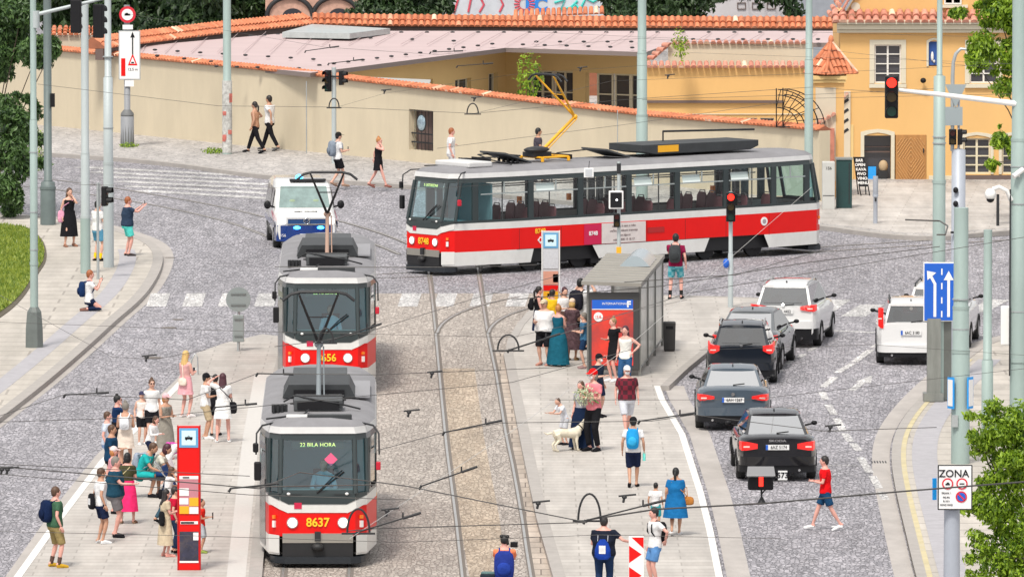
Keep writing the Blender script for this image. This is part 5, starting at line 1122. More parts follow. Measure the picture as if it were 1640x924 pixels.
    mb = MB(); mb.box((0, .42, 1.58), (1.5, .35, .12)); mb.build('dashboard', mat('dash_teal', (.10, .19, .19), .5), T)
    for r_ in range(11):
        y = 2.9 + r_ * .93
        for x in ((-.95, -.5) if r_ % 4 != 3 else ()) + ((.95,) if r_ % 5 != 2 else ()):
            s_ = MB(); s_.box((x, y, 1.32), (.4, .4, .06)); s_.loft([[(x - .2, y + .17, 1.3), (x + .2, y + .17, 1.3), (x + .2, y + .23, 1.3), (x - .2, y + .23, 1.3)], [(x - .2, y + .22, 1.78), (x + .2, y + .22, 1.78), (x + .2, y + .27, 1.78), (x - .2, y + .27, 1.78)], [(x - .13, y + .24, 1.88), (x + .13, y + .24, 1.88), (x + .13, y + .28, 1.88), (x - .13, y + .28, 1.88)]], 0, True, False)
            s_.tube([(x, y, .87), (x, y, 1.3)], .03, 6); s_.tube([(x - .14, y + .25, 1.8), (x - .11, y + .27, 1.93), (x + .11, y + .27, 1.93), (x + .14, y + .25, 1.8)], .018, 5, 1); s_.build('seat', [M_seat, M_seatr], T)
    mb = MB()
    for y in (2.6, 4.4, 6.9, 9.3, 12.3):
        for x in (-.35, .45): mb.tube([(x, y, .87), (x, y, 2.78)], .02, 6)
    mb.tube([(-.35, 2.4, 2.5), (-.35, 12.6, 2.5)], .018, 5); mb.build('grab_rail', M_seatr, T)
    for y, x in ((4.4, -.95), (6.35, -1.0), (11.9, -.9)): mb = MB(); mb.box((x, y, 1.95), (.12, .1, .2)); mb.build('validator', M_orange, T)
    # front: lamps, bumper, number, wiper, mirrors
    for yn, le in ((0, 1), (14.7, -1)):
        mb = MB(); pr = [(-1.02, .36), (-.92, .06), (-.7, -.10), (.7, -.10), (.92, .06), (1.02, .36), (.9, .55), (-.9, .55)]
        mb.loft([[(x, yn + le * y, z) for x, y in pr] for z in (.10, .24)], 0, True, False); mb.build('bumper', M_bump, T, bevel=.03)
        mb = MB(); mb.box((0, yn + le * .12, .42), (1.5, .3, .42)); mb.tube([(0, yn - le * .12, .45), (0, yn + le * .1, .45)], .1, 10); mb.ell((0, yn - le * .1, .45), (.14, .1, .09)); mb.build('coupler_recess', M_under, T)
        mb = MB(); mb.box((0, yn - le * .015, .64), (1.5, .06, .2)); mb.build('front_strip', mat('stainless', (.42, .40, .36), .3, .7), T)
        for sx in (1, -1):
            mb = MB(); mb.tube([(sx * .54, yn - le * .035, .97), (sx * .54, yn + le * .02, .97)], .12, 18); rim = mb.build('lamp_rim', M_steel, T); mb = MB(); mb.ell((sx * .54, yn - le * .03, .97), (.1, .03, .1), 0, 14, 6)
            mb.build('headlamp' if le > 0 else 'tail_lamp', M_lamp if le > 0 else M_redlamp, rim)
            mb = MB(); mb.box((sx * .93, yn + le * .13, .93), (.07, .05, .14), R(45) * sx * le, 0); mb.box((sx * .93, yn + le * .13, 1.08), (.07, .05, .07), R(45) * sx * le, 1); mb.build('indicator', [M_white, M_orange], T)
    mb = MB(); mb.box((0, -.05, .68), (.13, .1, .2)); mb.build('latch', M_dark, T)
    mb = MB()
    for sx in (1, -1): mb.box((sx * .52, -.015, 1.57), (.34, .02, .012)); mb.ell((sx * .62, -.03, 1.585), (.04, .03, .03), 1)
    mb.build('washer_jets', [M_dark, M_white], T)
    mb = MB(); mb.tube([(-.02, .0, 1.6), (.32, .05, 1.93), (.52, .085, 2.08)], [.012, .014, .01], 5); mb.tube([(-.02, -.02, 1.6), (.56, .06, 2.05)], .018, 4); mb.build('wiper', M_black, T)
    text(number, .26, (0, -.022, .97), FRONT, mat('number_yellow', (.9, .55, .02), .4), T, 'number', bold=.006, sx=.95)
    for sx in (1,): text(number, .2, (sx * 1.255, 3.4, 1.18), (PI / 2, 0, PI / 2), mat('number_yellow', (.9, .55, .02)), T, 'number', bold=.004)
    for sx, x0 in ((1, 1.07), (-1, -1.07)):
        mb = MB(); mb.tube([(sx * .95, .8, 3.02), (sx * 1.18, .45, 3.0), (sx * 1.3, .25, 2.85), (sx * 1.31, .22, 2.4)], .022, 6); ar_ = mb.build('mirror_arm', M_dark, T)
        if sx < 0:
            mb = MB(); mb.box((sx * 1.32, .2, 2.55), (.12, .1, .2)); mb.box((sx * 1.28, .2, 2.05), (.15, .12, .4)); mb.build('mirror', M_black, ar_, bevel=.03)
        else: mb = MB(); mb.box((sx * 1.29, .3, 2.15), (.1, .1, .18)); mb.build('mirror', mat('mirror_red', (.5, .01, .03), .4), ar_, bevel=.02)
    # running gear
    for y in (3.32, 5.2, 10.15, 12.03):
        for x in (-.78, .78):
            mb = MB(); mb.tube([(x - .06, y, .35), (x + .06, y, .35)], .35, 20); mb.tube([(x - .1, y, .35), (x + .1, y, .35)], .12, 12, 1); mb.build('wheel', [M_under, M_dark], T)
    for y in (4.26, 11.1):
        mb = MB(); mb.box((0, y, .42), (1.9, 2.1, .22)); mb.box((-.9, y, .3), (.12, .8, .2)); mb.box((.9, y, .3), (.12, .8, .2)); mb.build('bogie', M_under, T)
    mb = MB(); mb.box((0, 7.35, .52), (2.1, 13.2, .5)); mb.box((0, 7.3, .3), (2.1, 3.6, .35)); mb.build('underframe', M_under, T)
    # destination board
    mb = MB(); mb.add([(-.55, .27, 2.52), (.55, .27, 2.52), (.55, .31, 2.7), (-.55, .31, 2.7)], [(0, 1, 2, 3)]); db = mb.build('destination_board', mat('board_dark', (.02, .03, .025), .4), T)
    text({'8637': '22 BILA HORA', '8656': '22 NADRAZI', '8748': '5 USTREDNI'}[number], .12, (0, .262, 2.60), (R(80), 0, 0), mat('led_green', (.45, .6, .2), .4, emit=.5), db)
    # roof equipment
    mb = MB(); mb.box((0, 1.05, 3.14), (1.35, .4, .06), 0, 0); mb.box((.25, .78, 3.15), (.95, .1, .12), 0, 1); mb.build('cab_roof_unit', [M_roofw, M_box], T, bevel=.02)
    mb = MB(); mb.box((0, 2.6, 3.27), (1.05, .8, .24)); mb.build('resistor_box', M_boxl, T, bevel=.02)
    mb = MB(); mb.box((-.85, 2.3, 3.2), (.3, .25, .16)); [mb.tube([(-.95 + k * .09, 2.1, 3.12), (-.95 + k * .09, 2.1, 3.3)], .025, 6) for k in range(4)]; mb.tube([(-.6, 2.3, 3.3), (.6, 2.35, 3.38)], .02, 5); mb.tube([(-1.1, .9, 3.1), (-.3, 1.3, 3.16), (-.2, 1.9, 3.2)], .02, 5); mb.build('roof_cables', M_dark, T)
    mb = MB()
    bx = [(-.72, -.86), (.72, .86)]
    mb.loft([[(-.8, y, 3.16), (.8, y, 3.16), (.66, y, z), (-.66, y, z)] for y, z in ((5.2, 3.45), (7.9, 3.45))], 0, True, False); mb.build('roof_box', M_box, T, bevel=.03)
    mb = MB(); mb.box((0, 9.9, 3.26), (1.2, 1.6, .2)); mb.build('vent_box', M_boxl, T, bevel=.02)
    for k in range(5): mb = MB(); mb.tube([(-.44 + k * .22, 3.2, 3.16), (-.44 + k * .22, 3.2, 3.36)], [.05, .03], 8); mb.build('insulator', M_dark, T)
    mb = MB(); mb.tube([(-.55, 3.2, 3.38), (.55, 3.2, 3.38)], .03, 6); mb.tube([(-.75, 3.3, 3.25), (-.5, 3.2, 3.4), (-.2, 2.2, 3.42), (.5, 2.15, 3.3), (.9, 2.6, 3.16)], .02, 5); mb.build('busbar', M_dark, T)
    mb = MB(); mb.box((0, 2.17, 3.27), (.9, .02, .16)); mb.build('louvre', M_black, T)
    mb = MB(); mb.box((0, 5.18, 3.27), (1.1, .04, .14)); mb.build('box_front_vent', M_black, T)
    mb = MB(); mb.box((.86, 7.3, 3.17), (.5, 4, .03)); mb.build('roof_walkway', mat('walkway_grey', (.27, .27, .29), .8, var=.1, vs=12), T)
    return T
def half_panto(T, y0, m, up, col=M_dark, back=1):
    """pantograph: base frame, lower arm, upper arms and bow"""
    P_ = empty('pantograph', (0, y0, 3.16), 0); P_.parent = T
    mb = MB(); mb.tube([(-.5, -.5, .12), (.5, -.5, .12)], .035, 6); mb.tube([(-.5, .5, .12), (.5, .5, .12)], .035, 6); mb.tube([(-.45, -.5, .12), (-.45, .5, .12)], .035, 6); mb.tube([(.45, -.5, .12), (.45, .5, .12)], .035, 6)
    for x in (-.5, .5):
        for y in (-.5, .5): mb.tube([(x, y, 0), (x, y, .12)], .05, 8)
    mb.build('base_frame', col, P_)
    kn = Vector((0, back * 1.15, up * .5)); top = Vector((0, 0, up))
    mb = MB(); mb.tube([(0, -.3 * back, .15), kn], [.055, .045], 8); mb.tube([(.12, -.3 * back, .1), kn + Vector((.1, 0, -.05))], .018, 5); mb.ell(kn, (.1, .08, .08)); mb.build('lower_arm', m, P_)
    mb = MB()
    for sx in (-1, 1): mb.tube([kn, top + Vector((sx * .42, 0, 0))], [.04, .028], 6)
    a = kn.lerp(top, .55); mb.tube([a + Vector((-.2, 0, 0)), a + Vector((.2, 0, 0))], .015, 5); mb.build('upper_arm', m if m is M_yellow else col, P_)
    mb = MB(); mb.tube([top + Vector((x, dy, z)) for dy in (0,) for x, z in ((-.78, -.14), (-.6, .0), (-.4, .05), (.4, .05), (.6, 0), (.78, -.14))], .03, 6); mb.tube([top + Vector((x, .22, z)) for x, z in ((-.78, -.14), (-.6, .0), (-.4, .05), (.4, .05), (.6, 0), (.78, -.14))], .03, 6); mb.tube([top + Vector((-.42, 0, 0)), top + Vector((-.42, .22, 0))], .02, 5); mb.tube([top + Vector((.42, 0, 0)), top + Vector((.42, .22, 0))], .02, 5)
    mb.build('bow', col, P_)
    return P_
def door(T, sgn, y, w_=1.3):
    mb = MB(); a0, a1 = y - w_ / 2, y + w_ / 2; n = 4
    for k in range(n):
        a, b = a0 + w_ * k / n + .012, a0 + w_ * (k + 1) / n - .012
        for (z0, z1, m, off) in ((.36, .5, 0, .012), (2.55, 2.68, 0, .012)): mb.add([(sgn * (hw(a) + off), a, z0), (sgn * (hw(b) + off), b, z0), (sgn * (hw(b) + off), b, z1), (sgn * (hw(a) + off), a, z1)], [(0, 1, 2, 3)], m)
        for e0, e1 in ((a, a + .035), (b - .035, b)): mb.add([(sgn * (hw(e0) + .012), e0, .5), (sgn * (hw(e1) + .012), e1, .5), (sgn * (hw(e1) + .012), e1, 2.55), (sgn * (hw(e0) + .012), e0, 2.55)], [(0, 1, 2, 3)], 0)
        mb.add([(sgn * (hw(a) + .008), a + .035, .5), (sgn * (hw(b) + .008), b - .035, .5), (sgn * (hw(b) + .008), b - .035, 2.55), (sgn * (hw(a) + .008), a + .035, 2.55)], [(0, 1, 2, 3)], 1)
    mb.build('door', [mat('door_grey', (.30, .31, .31), .4, .2), mat('door_glass', (.10, .11, .11), .12)], T)
def place_tram(T, nose, toward):
    """NOSE: ground point under the front; TOWARD: unit vector pointing to the rear"""
    T.location = nose; T.rotation_euler = (0, 0, math.atan2(toward.y, toward.x) - PI / 2)
t1 = make_tram('near red and white tram numbered 8637 with its driver behind the windscreen', '8637', 0)
half_panto(t1, 4.0, mat('panto_grey', (.22, .25, .27), .5, .3), 2.35)
t2 = make_tram('red and white tram numbered 8656 standing behind the near one', '8656', 0)
half_panto(t2, 4.0, mat('panto_tan', (.40, .26, .2), .5, .2), 2.2)
t3 = make_tram('long red and white tram numbered 8748 crossing the square with a yellow pantograph', '8748', 0)
for T in (t1, t2):
    for y in (1.7, 7.6, 12.9): door(T, -1, y)
for y in (1.7, 7.6, 12.9): door(t3, -1, y)
tr_dir = (G(523, 633) - G(508, 905)); tr_dir.z = 0; tr_dir.normalize()
place_tram(t1, G(509, 909), tr_dir); place_tram(t2, G(523, 634), (G(526, 480) - G(523, 633)).normalized() if False else tr_dir)
place_tram(t3, tc0 - TD * .83, TD)
# what only the crossing tram has: yellow pantograph, long roof box, emblem, advertisement panel
ya = half_panto(t3, 4.6, M_yellow, 2.5, M_dark, 1); ya.children[0].data.materials[0] = M_yellow
ya.rotation_euler = (0, 0, 0)
for c in list(t3.children):
    if c.name.split('.')[0] in ('roof_box', 'vent_box', 'cab_roof_unit', 'resistor_box', 'roof_walkway'): bpy.data.objects.remove(c)
mb = MB(); mb.loft([[(-.75, y, 3.22 + dz), (.75, y, 3.22 + dz), (.75, y, z), (-.75, y, z)] for y, dz, z in ((7.7, .1, 3.52), (8.3, 0, 3.52), (12.0, 0, 3.50), (12.3, .1, 3.50))], 0, True, False); rbx = mb.build('roof_box', M_box, t3, bevel=.02); mb = MB(); mb.box((.755, 8.75, 3.38), (.012, .8, .2)); mb.build('warning_label', M_yellow, rbx)
mb = MB(); mb.box((0, 1.5, 3.2), (1.6, .9, .16)); mb.build('cab_roof_unit', [M_roofw], t3, bevel=.04)
mb = MB(); mb.add([(-.6, 2.6, 3.5), (.6, 2.6, 3.5), (.6, 3.6, 3.2), (-.6, 3.6, 3.2), (-.6, 2.6, 3.45), (.6, 2.6, 3.45), (.6, 3.6, 3.15), (-.6, 3.6, 3.15)], [(0, 1, 2, 3), (7, 6, 5, 4), (0, 4, 5, 1), (2, 6, 7, 3), (1, 5, 6, 2), (0, 3, 7, 4)]); mb.build('raised_hatch', M_boxl, t3)
mb = MB(); mb.add([(-.6, 6.5, 3.45), (.6, 6.5, 3.45), (.6, 7.4, 3.2), (-.6, 7.4, 3.2), (-.6, 6.5, 3.4), (.6, 6.5, 3.4), (.6, 7.4, 3.15), (-.6, 7.4, 3.15)], [(0, 1, 2, 3), (7, 6, 5, 4), (0, 4, 5, 1), (2, 6, 7, 3), (1, 5, 6, 2), (0, 3, 7, 4)]); mb.build('raised_hatch', M_boxl, t3)
mb = MB(); mb.tube([(-.5, 9.6, 3.8), (-.5, 13.2, 3.72)], .035, 6); mb.tube([(-.5, 9.6, 3.8), (-.5, 9.6, 3.5)], .025, 5); mb.build('roof_bar', M_dark, t3); mb = MB(); mb.tube([(-1.1, 5.6, 3.1), (-1.0, 5.9, 3.28), (-1.0, 7.2, 3.34)], .02, 5); mb.build('roof_bar', M_dark, t3)
mb = MB(); mb.ell((.1, 4.2, 3.5), (.3, .45, .1)); mb.box((0, 4.3, 3.36), (.5, .7, .14)); mb.build('panto_drive', M_dark, t3)
SD = (PI / 2, 0, PI / 2); xs_ = 1.258
mb = MB(); mb.box((xs_, 6.6, 1.0), (.008, 1.7, .6)); adv = mb.build('advert_panel', mat('advert_pale', (.66, .60, .58), .5, var=.1, vs=5), t3); mb = MB(); mb.box((xs_ + .002, 5.4, 1.0), (.008, .66, .6)); mb.build('advert_end', mat('advert_crimson', (.55, .005, .07), .4), t3)
text('8748', .17, (xs_ + .01, 5.42, 1.02), SD, M_signw, t3, 'number', bold=.004)
for k in range(4): text(('nastupte k nam a ridte', 'staňte se ridicem tramvaje', 'nabor.dpp.cz', 'volejte 800 19 18 17')[k], .1, (xs_ + .008, 6.6, 1.2 - k * .135), SD, mat('advert_ink', (.22, .17, .17), .6), adv)
mb = MB(); mb.box((xs_ + .002, 7.85, 1.02), (.008, .65, .16)); mb.build('red_notice', mat('dark_red', (.4, .01, .01)), t3)
mb = MB(); mb.disc((xs_, 12.1, 1.08), .13, 'X', 20, .012, 0); mb.disc((xs_ + .006, 12.1, 1.08), .07, 'X', 14, .012, 1); mb.build('crest', [M_signw, mat('crest_grey', (.35, .3, .32), .5)], t3)
mb = MB(); mb.disc((xs_, 3.4, .92), .11, 'X', 4, .012, 0); mb.disc((xs_ + .006, 3.4, .93), .05, 'X', 12, .012, 1); mb.build('emblem', [M_signw, M_red], t3)
# drivers
M_shirt = mat('driver_shirt', (.42, .62, .72), .8)
def driver(T, x, lbl):
    p = T.matrix_world; e = empty('person', T.location + Vector((math.cos(T.rotation_euler.z) * x - math.sin(T.rotation_euler.z) * 1.15, math.sin(T.rotation_euler.z) * x + math.cos(T.rotation_euler.z) * 1.15, .9)), T.rotation_euler.z, lbl, 'person')
    mb = MB(); mb.loft([[Vector((a * math.cos(q), .02 + b * math.sin(q), z)) for q in [2 * PI * k / 12 for k in range(12)]] for a, b, z in ((.17, .13, .42), (.18, .13, .6), (.2, .13, .85), (.19, .11, 1.0), (.08, .07, 1.06))], 0); 
    for sx in (1, -1): mb.tube([(sx * .18, 0, .96), (sx * .25, -.1, .72), (sx * .2, -.32, .66)], [.06, .05, .04], 8)
    mb.build('shirt', M_shirt, e); mb = MB(); mb.tube([(0, 0, 1.03), (0, -.01, 1.12)], .055, 8); mb.ell((0, -.02, 1.2), (.085, .1, .12))
    for sx in (1, -1):
        mb.tube([(sx * .2, -.32, .66), (sx * .16, -.4, .68)], [.035, .03], 8); mb.ell((sx * .15, -.43, .68), (.035, .05, .025))
        for k in range(5): mb.tube([(sx * (.13 + k * .012), -.44, .69), (sx * (.13 + k * .012), -.48, .675), (sx * (.13 + k * .012), -.485, .65)], .007, 5)
    mb.build('body', M_skin, e); mb = MB(); mb.ell((0, .0, 1.235), (.092, .1, .1)); mb.build('hair', mat('hair_grey', (.2, .18, .16), .8), e)
    mb = MB(); mb.box((0, .12, .7), (.45, .1, .8)); mb.box((0, -.05, .4), (.45, .45, .1)); s_ = mb.build('driver_seat', M_black, T); s_.location = (x, 1.15, .9)
driver(t1, .12, 'tram driver in a light blue shirt seated behind the near windscreen')
driver(t2, .1, 'tram driver in a light blue shirt in the second tram, partly hidden by reflections')
mb = MB(); mb.box((.28, .18, 2.3), (.2, .01, .2), 0, ry=R(45)); mb.build('pink_diamond_sticker', mat('sticker_pink', (.85, .12, .25), .5), t1)
# ================================================================ CARS
def paint(name, col, metal=.2): return mat(name, col, .4, metal * .4, var=.03, coat=1, spec=.1)
M_cg = glass('car_glass', (.12, .15, .16), .12, .02)
M_cgr = glass('car_rear_glass', (.12, .14, .15), .62, .03)
M_tail = mat('tail_lamp', (.62, .012, .01), .2, coat=.5, emit=.35)
M_chrome = mat('chrome', (.6, .6, .6), .15, 1)
M_plate = mat('plate_white', (.75, .75, .75), .4)
M_head = mat('car_headlamp', (.6, .62, .64), .1, .2)
def car(name, label, at, rz, L, W, H, col, prof, belt, bump=None, plate=None, wag=0, rails=False, trim_z=.38, lamp='wide', lampz=(.72, .92), spoiler=0, front=False, letters=None, plz=.8, cat='car', group='vehicles on the right road'):
    """rear at y=0 towards -Y, nose at y=L. prof: [(y, z)] of bonnet/boot line; roof: (y0r, y0t, y1t, y1b) = rear glass foot, rear roof edge, front roof edge, windscreen foot"""
    e = empty(name, at, rz, label, cat, group); hwid = W / 2
    y0r, y0t, y1t, y1b = prof['roof']; zb = belt; 
    def deck(y):
        pts = prof['deck']
        for (a, b), (c, d) in zip(pts, pts[1:]):
            if y <= c: return b + (d - b) * (y - a) / (c - a)
        return pts[-1][1]
    def halfw(y):
        t = y / L; r = 1.0
        if t < .10: r = .86 + .14 * math.sin(PI / 2 * t / .10)
        if t > .86: r = .80 + .2 * math.cos(PI / 2 * (t - .86) / .14)
        return hwid * r
    st = [0, .06, .2, .45, .8, 1.2, L * .35, L * .5, L * .65, L - 1.3, L - .9, L - .5, L - .2, L - .05, L]
    rings = []
    for y in st:
        w_ = halfw(y); z1 = deck(y); z0 = .24 if .3 < y < L - .3 else .3
        zs = [(w_ * .93, z0), (w_ * .985, z0 + .12), (w_, (z0 + z1) * .5), (w_ * .985, z1 - .16), (w_ * .93, z1 - .05), (w_ * .80, z1), (w_ * .4, z1 + .02)]
        rings.append([(x, y, z) for x, z in zs] + [(-x, y, z) for x, z in zs[::-1]])
    mb = MB(); mb.loft(rings, 0, True, True); body = mb.build('body', col, e)
    # glasshouse
    def gr(y, z, w_): return w_, y, z
    lo = [(y0r, deck(y0r) - .02), (y0r + .35, zb), ((y0r + y1b) / 2, zb), (y1b - .4, zb), (y1b, deck(y1b) - .02)]
    wb, wt = hwid * .86, hwid * .66
    def wbx(y): return wb * (1 if y0r + .2 < y < y1b - .3 else .97)
    A = [Vector((-wb * .93, y0r, deck(y0r) - .03)), Vector((wb * .93, y0r, deck(y0r) - .03)), Vector((wb, y1b, deck(y1b) - .03)), Vector((-wb, y1b, deck(y1b) - .03))]
    zr = H - .035
    B = [Vector((-wt * .97, y0t, zr)), Vector((wt * .97, y0t, zr)), Vector((wt, y1t, zr)), Vector((-wt, y1t, zr))]
    def quad_in(a, b, c, d, m0, m1, off, nm, mt, par):      # glass inset in the trapezoid a b c d
        q = lambda u, v: (a.lerp(b, u)).lerp(d.lerp(c, u), v)
        n = (b - a).cross(d - a).normalized() * off; pts = [q(m0, m1), q(1 - m0, m1), q(1 - m0, 1 - m1), q(m0, 1 - m1)]
        k = MB(); k.add([p + n for p in pts], [(0, 1, 2, 3)]); return k.build(nm, mt, par)
    cabm = MB()
    for a, b, c, d in ((A[0], A[1], B[1], B[0]), (A[1], A[2], B[2], B[1]), (A[2], A[3], B[3], B[2]), (A[3], A[0], B[0], B[3])): 
        # pillars: frame of the trapezoid, open in the middle
        q = lambda u, v: (a.lerp(b, u)).lerp(d.lerp(c, u), v)
        mu = .05 if (b - a).length < W * 1.1 else .035; mv = .06
        o_ = [q(0, 0), q(1, 0), q(1, 1), q(0, 1)]; i_ = [q(mu, mv), q(1 - mu, mv), q(1 - mu, 1 - mv), q(mu, 1 - mv)]
        cabm.add(o_ + i_, [(0, 1, 5, 4), (1, 2, 6, 5), (2, 3, 7, 6), (3, 0, 4, 7)])
    for sx in (0, 1):
        a, b, c, d = (A[1], A[2], B[2], B[1]) if sx else (A[0], A[3], B[3], B[0]); q = lambda u, v: (a.lerp(b, u)).lerp(d.lerp(c, u), v)
        for u in ((.30, .60) if wag else (.22, .58)): cabm.add([q(u - .012, .04), q(u + .02, .04), q(u + .02, .96), q(u - .012, .96)], [(0, 1, 2, 3)], 1)
    cabm.build('cabin_frame', [col, M_black], e)
    rings = []
    for y, dz, k in ((y0t - .05, -.01, .95), (y0t + .08, .02, .98), ((y0t + y1t) / 2, .05, 1.0), (y1t - .1, .02, .98), (y1t + .05, -.01, .95)):
        rings.append([(x * wt * k, y, zr + z * 1.0 + dz) for x, z in ((-1.03, -.03), (-.85, .02), (-.4, .035), (.4, .035), (.85, .02), (1.03, -.03), (.8, -.04), (-.8, -.04))])
    mb = MB(); mb.loft(rings, 0, True, True); rf = mb.build('roof', col, e)
    if rails:
        for sx in (-1, 1): mb = MB(); mb.tube([(sx * wt * .93, y0t + .1, zr + .02), (sx * wt * .95, y0t + .25, zr + .09), (sx * wt * .95, y1t - .3, zr + .09), (sx * wt * .93, y1t - .1, zr + .02)], .022, 6); mb.build('roof_rail', rails, e)
    mb = MB(); mb.loft([[(-.02, y0t + .22, zr + .04), (.02, y0t + .22, zr + .04), (.02, y0t + .38, zr + .05), (-.02, y0t + .38, zr + .05)], [(-.01, y0t + .22, zr + .12), (.01, y0t + .22, zr + .12), (.01, y0t + .26, zr + .12), (-.01, y0t + .26, zr + .12)]], 0, True, False); mb.build('antenna_fin', M_dark, rf)
    rg = quad_in(A[0], A[1], B[1], B[0], .05, .06, .004, 'rear_window', M_cgr if prof.get('boot') else M_cg, e); quad_in(A[2], A[3], B[3], B[2], .05, .05, .004, 'windscreen', M_cg, e)
    quad_in(A[1], A[2], B[2], B[1], .035, .06, .004, 'side_windows', M_cg, e); quad_in(A[3], A[0], B[0], B[3], .035, .06, .004, 'side_windows', M_cg, e)
    # cabin inside
    mb = MB(); cm = (A[0].y + A[2].y) / 2
    for y in (y0r + 1.0, y0r + 1.9):
        for x in (-.36, .36): mb.loft([[(x - .24, y, .5), (x + .24, y, .5), (x + .24, y + .16, .5), (x - .24, y + .16, .5)], [(x - .22, y - .08, 1.1), (x + .22, y - .08, 1.1), (x + .22, y + .04, 1.1), (x - .22, y + .04, 1.1)]]); mb.ell((x, y - .05, 1.2), (.12, .06, .1))
    mb.box((0, L / 2, deck(L / 2) - .12), (W * .7, L * .4, .04)); mb.build('seats', M_black, e)
    # rear details
    mb = MB(); w0 = halfw(0); mb.loft([[(x * hwid * .985, y, z) for x, y in ((-1.0, .36), (-.95, .1), (-.8, -.03), (0, -.05), (.8, -.03), (.95, .1), (1.0, .36))] + [(x * hwid * .9, .5, z) for x in (1, -1)] for z in (.22, trim_z)], 0, True, True); bmp = mb.build('bumper_trim', bump or M_black, e)
    mb = MB(); mb.loft([[(x * hwid * .98, y, z) for x, y in ((-1.0, .3), (-.93, .05), (-.78, -.06), (0, -.085), (.78, -.06), (.93, .05), (1.0, .3))] + [(x * hwid * .9, .4, z) for x in (1, -1)] for z in (trim_z, trim_z + .2)], 0, True, True); mb.build('bumper', col, e)
    z0, z1 = lampz
    for sx in (-1, 1):
        mb = MB()
        if lamp == 'wide': o = [(.50, -.012), (.78, -.008), (.90, .06), (.955, .2)]; zz = [(z0 + .05, z1 - .05), (z0 + .01, z1), (z0, z1), (z0 + .03, z1 + .0)]
        elif lamp == 'tall': o = [(.80, .0), (.88, .03), (.95, .14)]; zz = [(z0, z1), (z0, z1 + .02), (z0 + .05, z1)]
        else: o = [(.62, -.01), (.80, -.005), (.90, .05), (.955, .18)]; zz = [(z0 + .08, z1 - .02), (z0, z1), (z0 + .01, z1 + .03), (z0 + .1, z1 + .1)]
        r0 = [(sx * hwid * x, y - .035, a) for (x, y), (a, b) in zip(o, zz)]; r1 = [(sx * hwid * x, y - .035, b) for (x, y), (a, b) in zip(o, zz)]
        k0 = [(x * .97, y + .15, z) for x, y, z in r0]; k1 = [(x * .97, y + .15, z) for x, y, z in r1]
        mb.loft([k0, r0, r1, k1], 0, False, False, False); tl = mb.build('tail_light', M_tail, e)
        mb = MB(); x, y = o[1]; mb.box((sx * hwid * x, y - .042, (z0 + z1) / 2 - .01), (.14, .01, .035)); mb.build('clear_band', mat('lamp_clear', (.75, .6, .55), .2), tl)
    if plate:
        mb = MB(); mb.box((0, -.10 if plz < .6 else -.03, plz), (.54, .015, .12), 0, 0); mb.box((-.245, -.11 if plz < .6 else -.04, plz), (.05, .012, .115), 0, 1); p_ = mb.build('number_plate', [M_plate, M_blue], e); text(plate, .11, (.03, -.115 if plz < .6 else -.042, plz), FRONT, M_black, p_, 'number', sx=.85)
    if letters:
        text(letters, .075, (0, -.035, letters and z1 + .02), FRONT, M_chrome, e, 'lettering', bold=.002, sx=1.6)
    else:
        mb = MB(); mb.disc((0, -.03, z1 + .0), .045, 'Y', 14, .02); mb.build('badge', M_chrome, e)
    mb = MB(); mb.box((0, y0t - .03, zr - .02), (.3, .03, .03)); mb.build('brake_light', M_tail, e)
    mb = MB(); mb.tube([(.0, y0r - .02, deck(y0r) + .03), (.28, y0r + .02, deck(y0r) + .06)], .015, 5); mb.build('rear_wiper', M_black, e)
    mb = MB(); mb.box((0, y0r - .02 if prof.get('boot') else -.02, z1 + .05), (hwid * 1.1, .012, .008)); mb.build('boot_seam', M_black, e)
    for sx in (-1, 1): mb = MB(); mb.tube([(sx * hwid * .55, -.07, .27), (sx * hwid * .55, .1, .27)], .03, 8); mb.build('exhaust', M_chrome, e)
    # wheels, mirrors, lamps in front
    for y in (.88, L - .9):
        for sx in (-1, 1):
            mb = MB(); mb.tube([(sx * (hwid - .2), y, .32), (sx * (hwid - .02), y, .32), (sx * (hwid + .004), y, .32)], [.325, .325, .29], 22); wl = mb.build('wheel', M_rub, e); mb = MB(); mb.tube([(sx * (hwid - .01), y, .32), (sx * (hwid + .01), y, .32)], .2, 18); mb.build('rim', mat('alloy', (.35, .35, .36), .3, .7), wl)
            mb = MB(); mb.tube([(sx * (hwid * .995 + .012) * math.copysign(1, 1), y + .36 * math.cos(a), .32 + .36 * math.sin(a)) for a in [PI * k / 12 for k in range(13)]], .018, 5); mb.build('wheel_arch', bump or M_black, e)
    ym = y1b - .55
    for sx in (-1, 1): mb = MB(); mb.tube([(sx * wb, ym, zb + .02), (sx * (hwid + .04), ym - .02, zb + .06)], .025, 6); mb.ell((sx * (hwid + .09), ym - .03, zb + .08), (.075, .05, .055)); mb.build('wing_mirror', M_black if col is not M_cwhite else M_black, e)
    for sx in (-1, 1): mb = MB(); mb.ell((sx * hwid * .68, L - .12, .66), (.2, .14, .07)); mb.build('headlight', M_head, e)
    for sx in (-1, 1): 
        for y in (L * .36, L * .60): mb = MB(); mb.box((sx * (hwid * .99), y, zb - .14), (.03, .18, .025)); mb.build('door_handle', col, e)
    return e
M_cwhite = paint('car_white', (.72, .72, .72), 0); M_cblk = paint('car_black', (.004, .004, .007), 0); M_cgrey = paint('car_grey', (.07, .095, .125), .45); M_cnavy = paint('car_navy', (.008, .012, .020), .1); M_canth = paint('car_anthracite', (.10, .11, .12), .4); M_silver = mat('rail_silver', (.5, .5, .5), .3, .8)
sedan = dict(roof=(.50, 1.62, 3.0, 3.95), deck=[(0, .98), (.1, 1.03), (.6, 1.06), (1.2, 1.0), (3.0, .98), (3.9, .98), (4.3, .86), (4.65, .74), (4.9, .6)], boot=1)
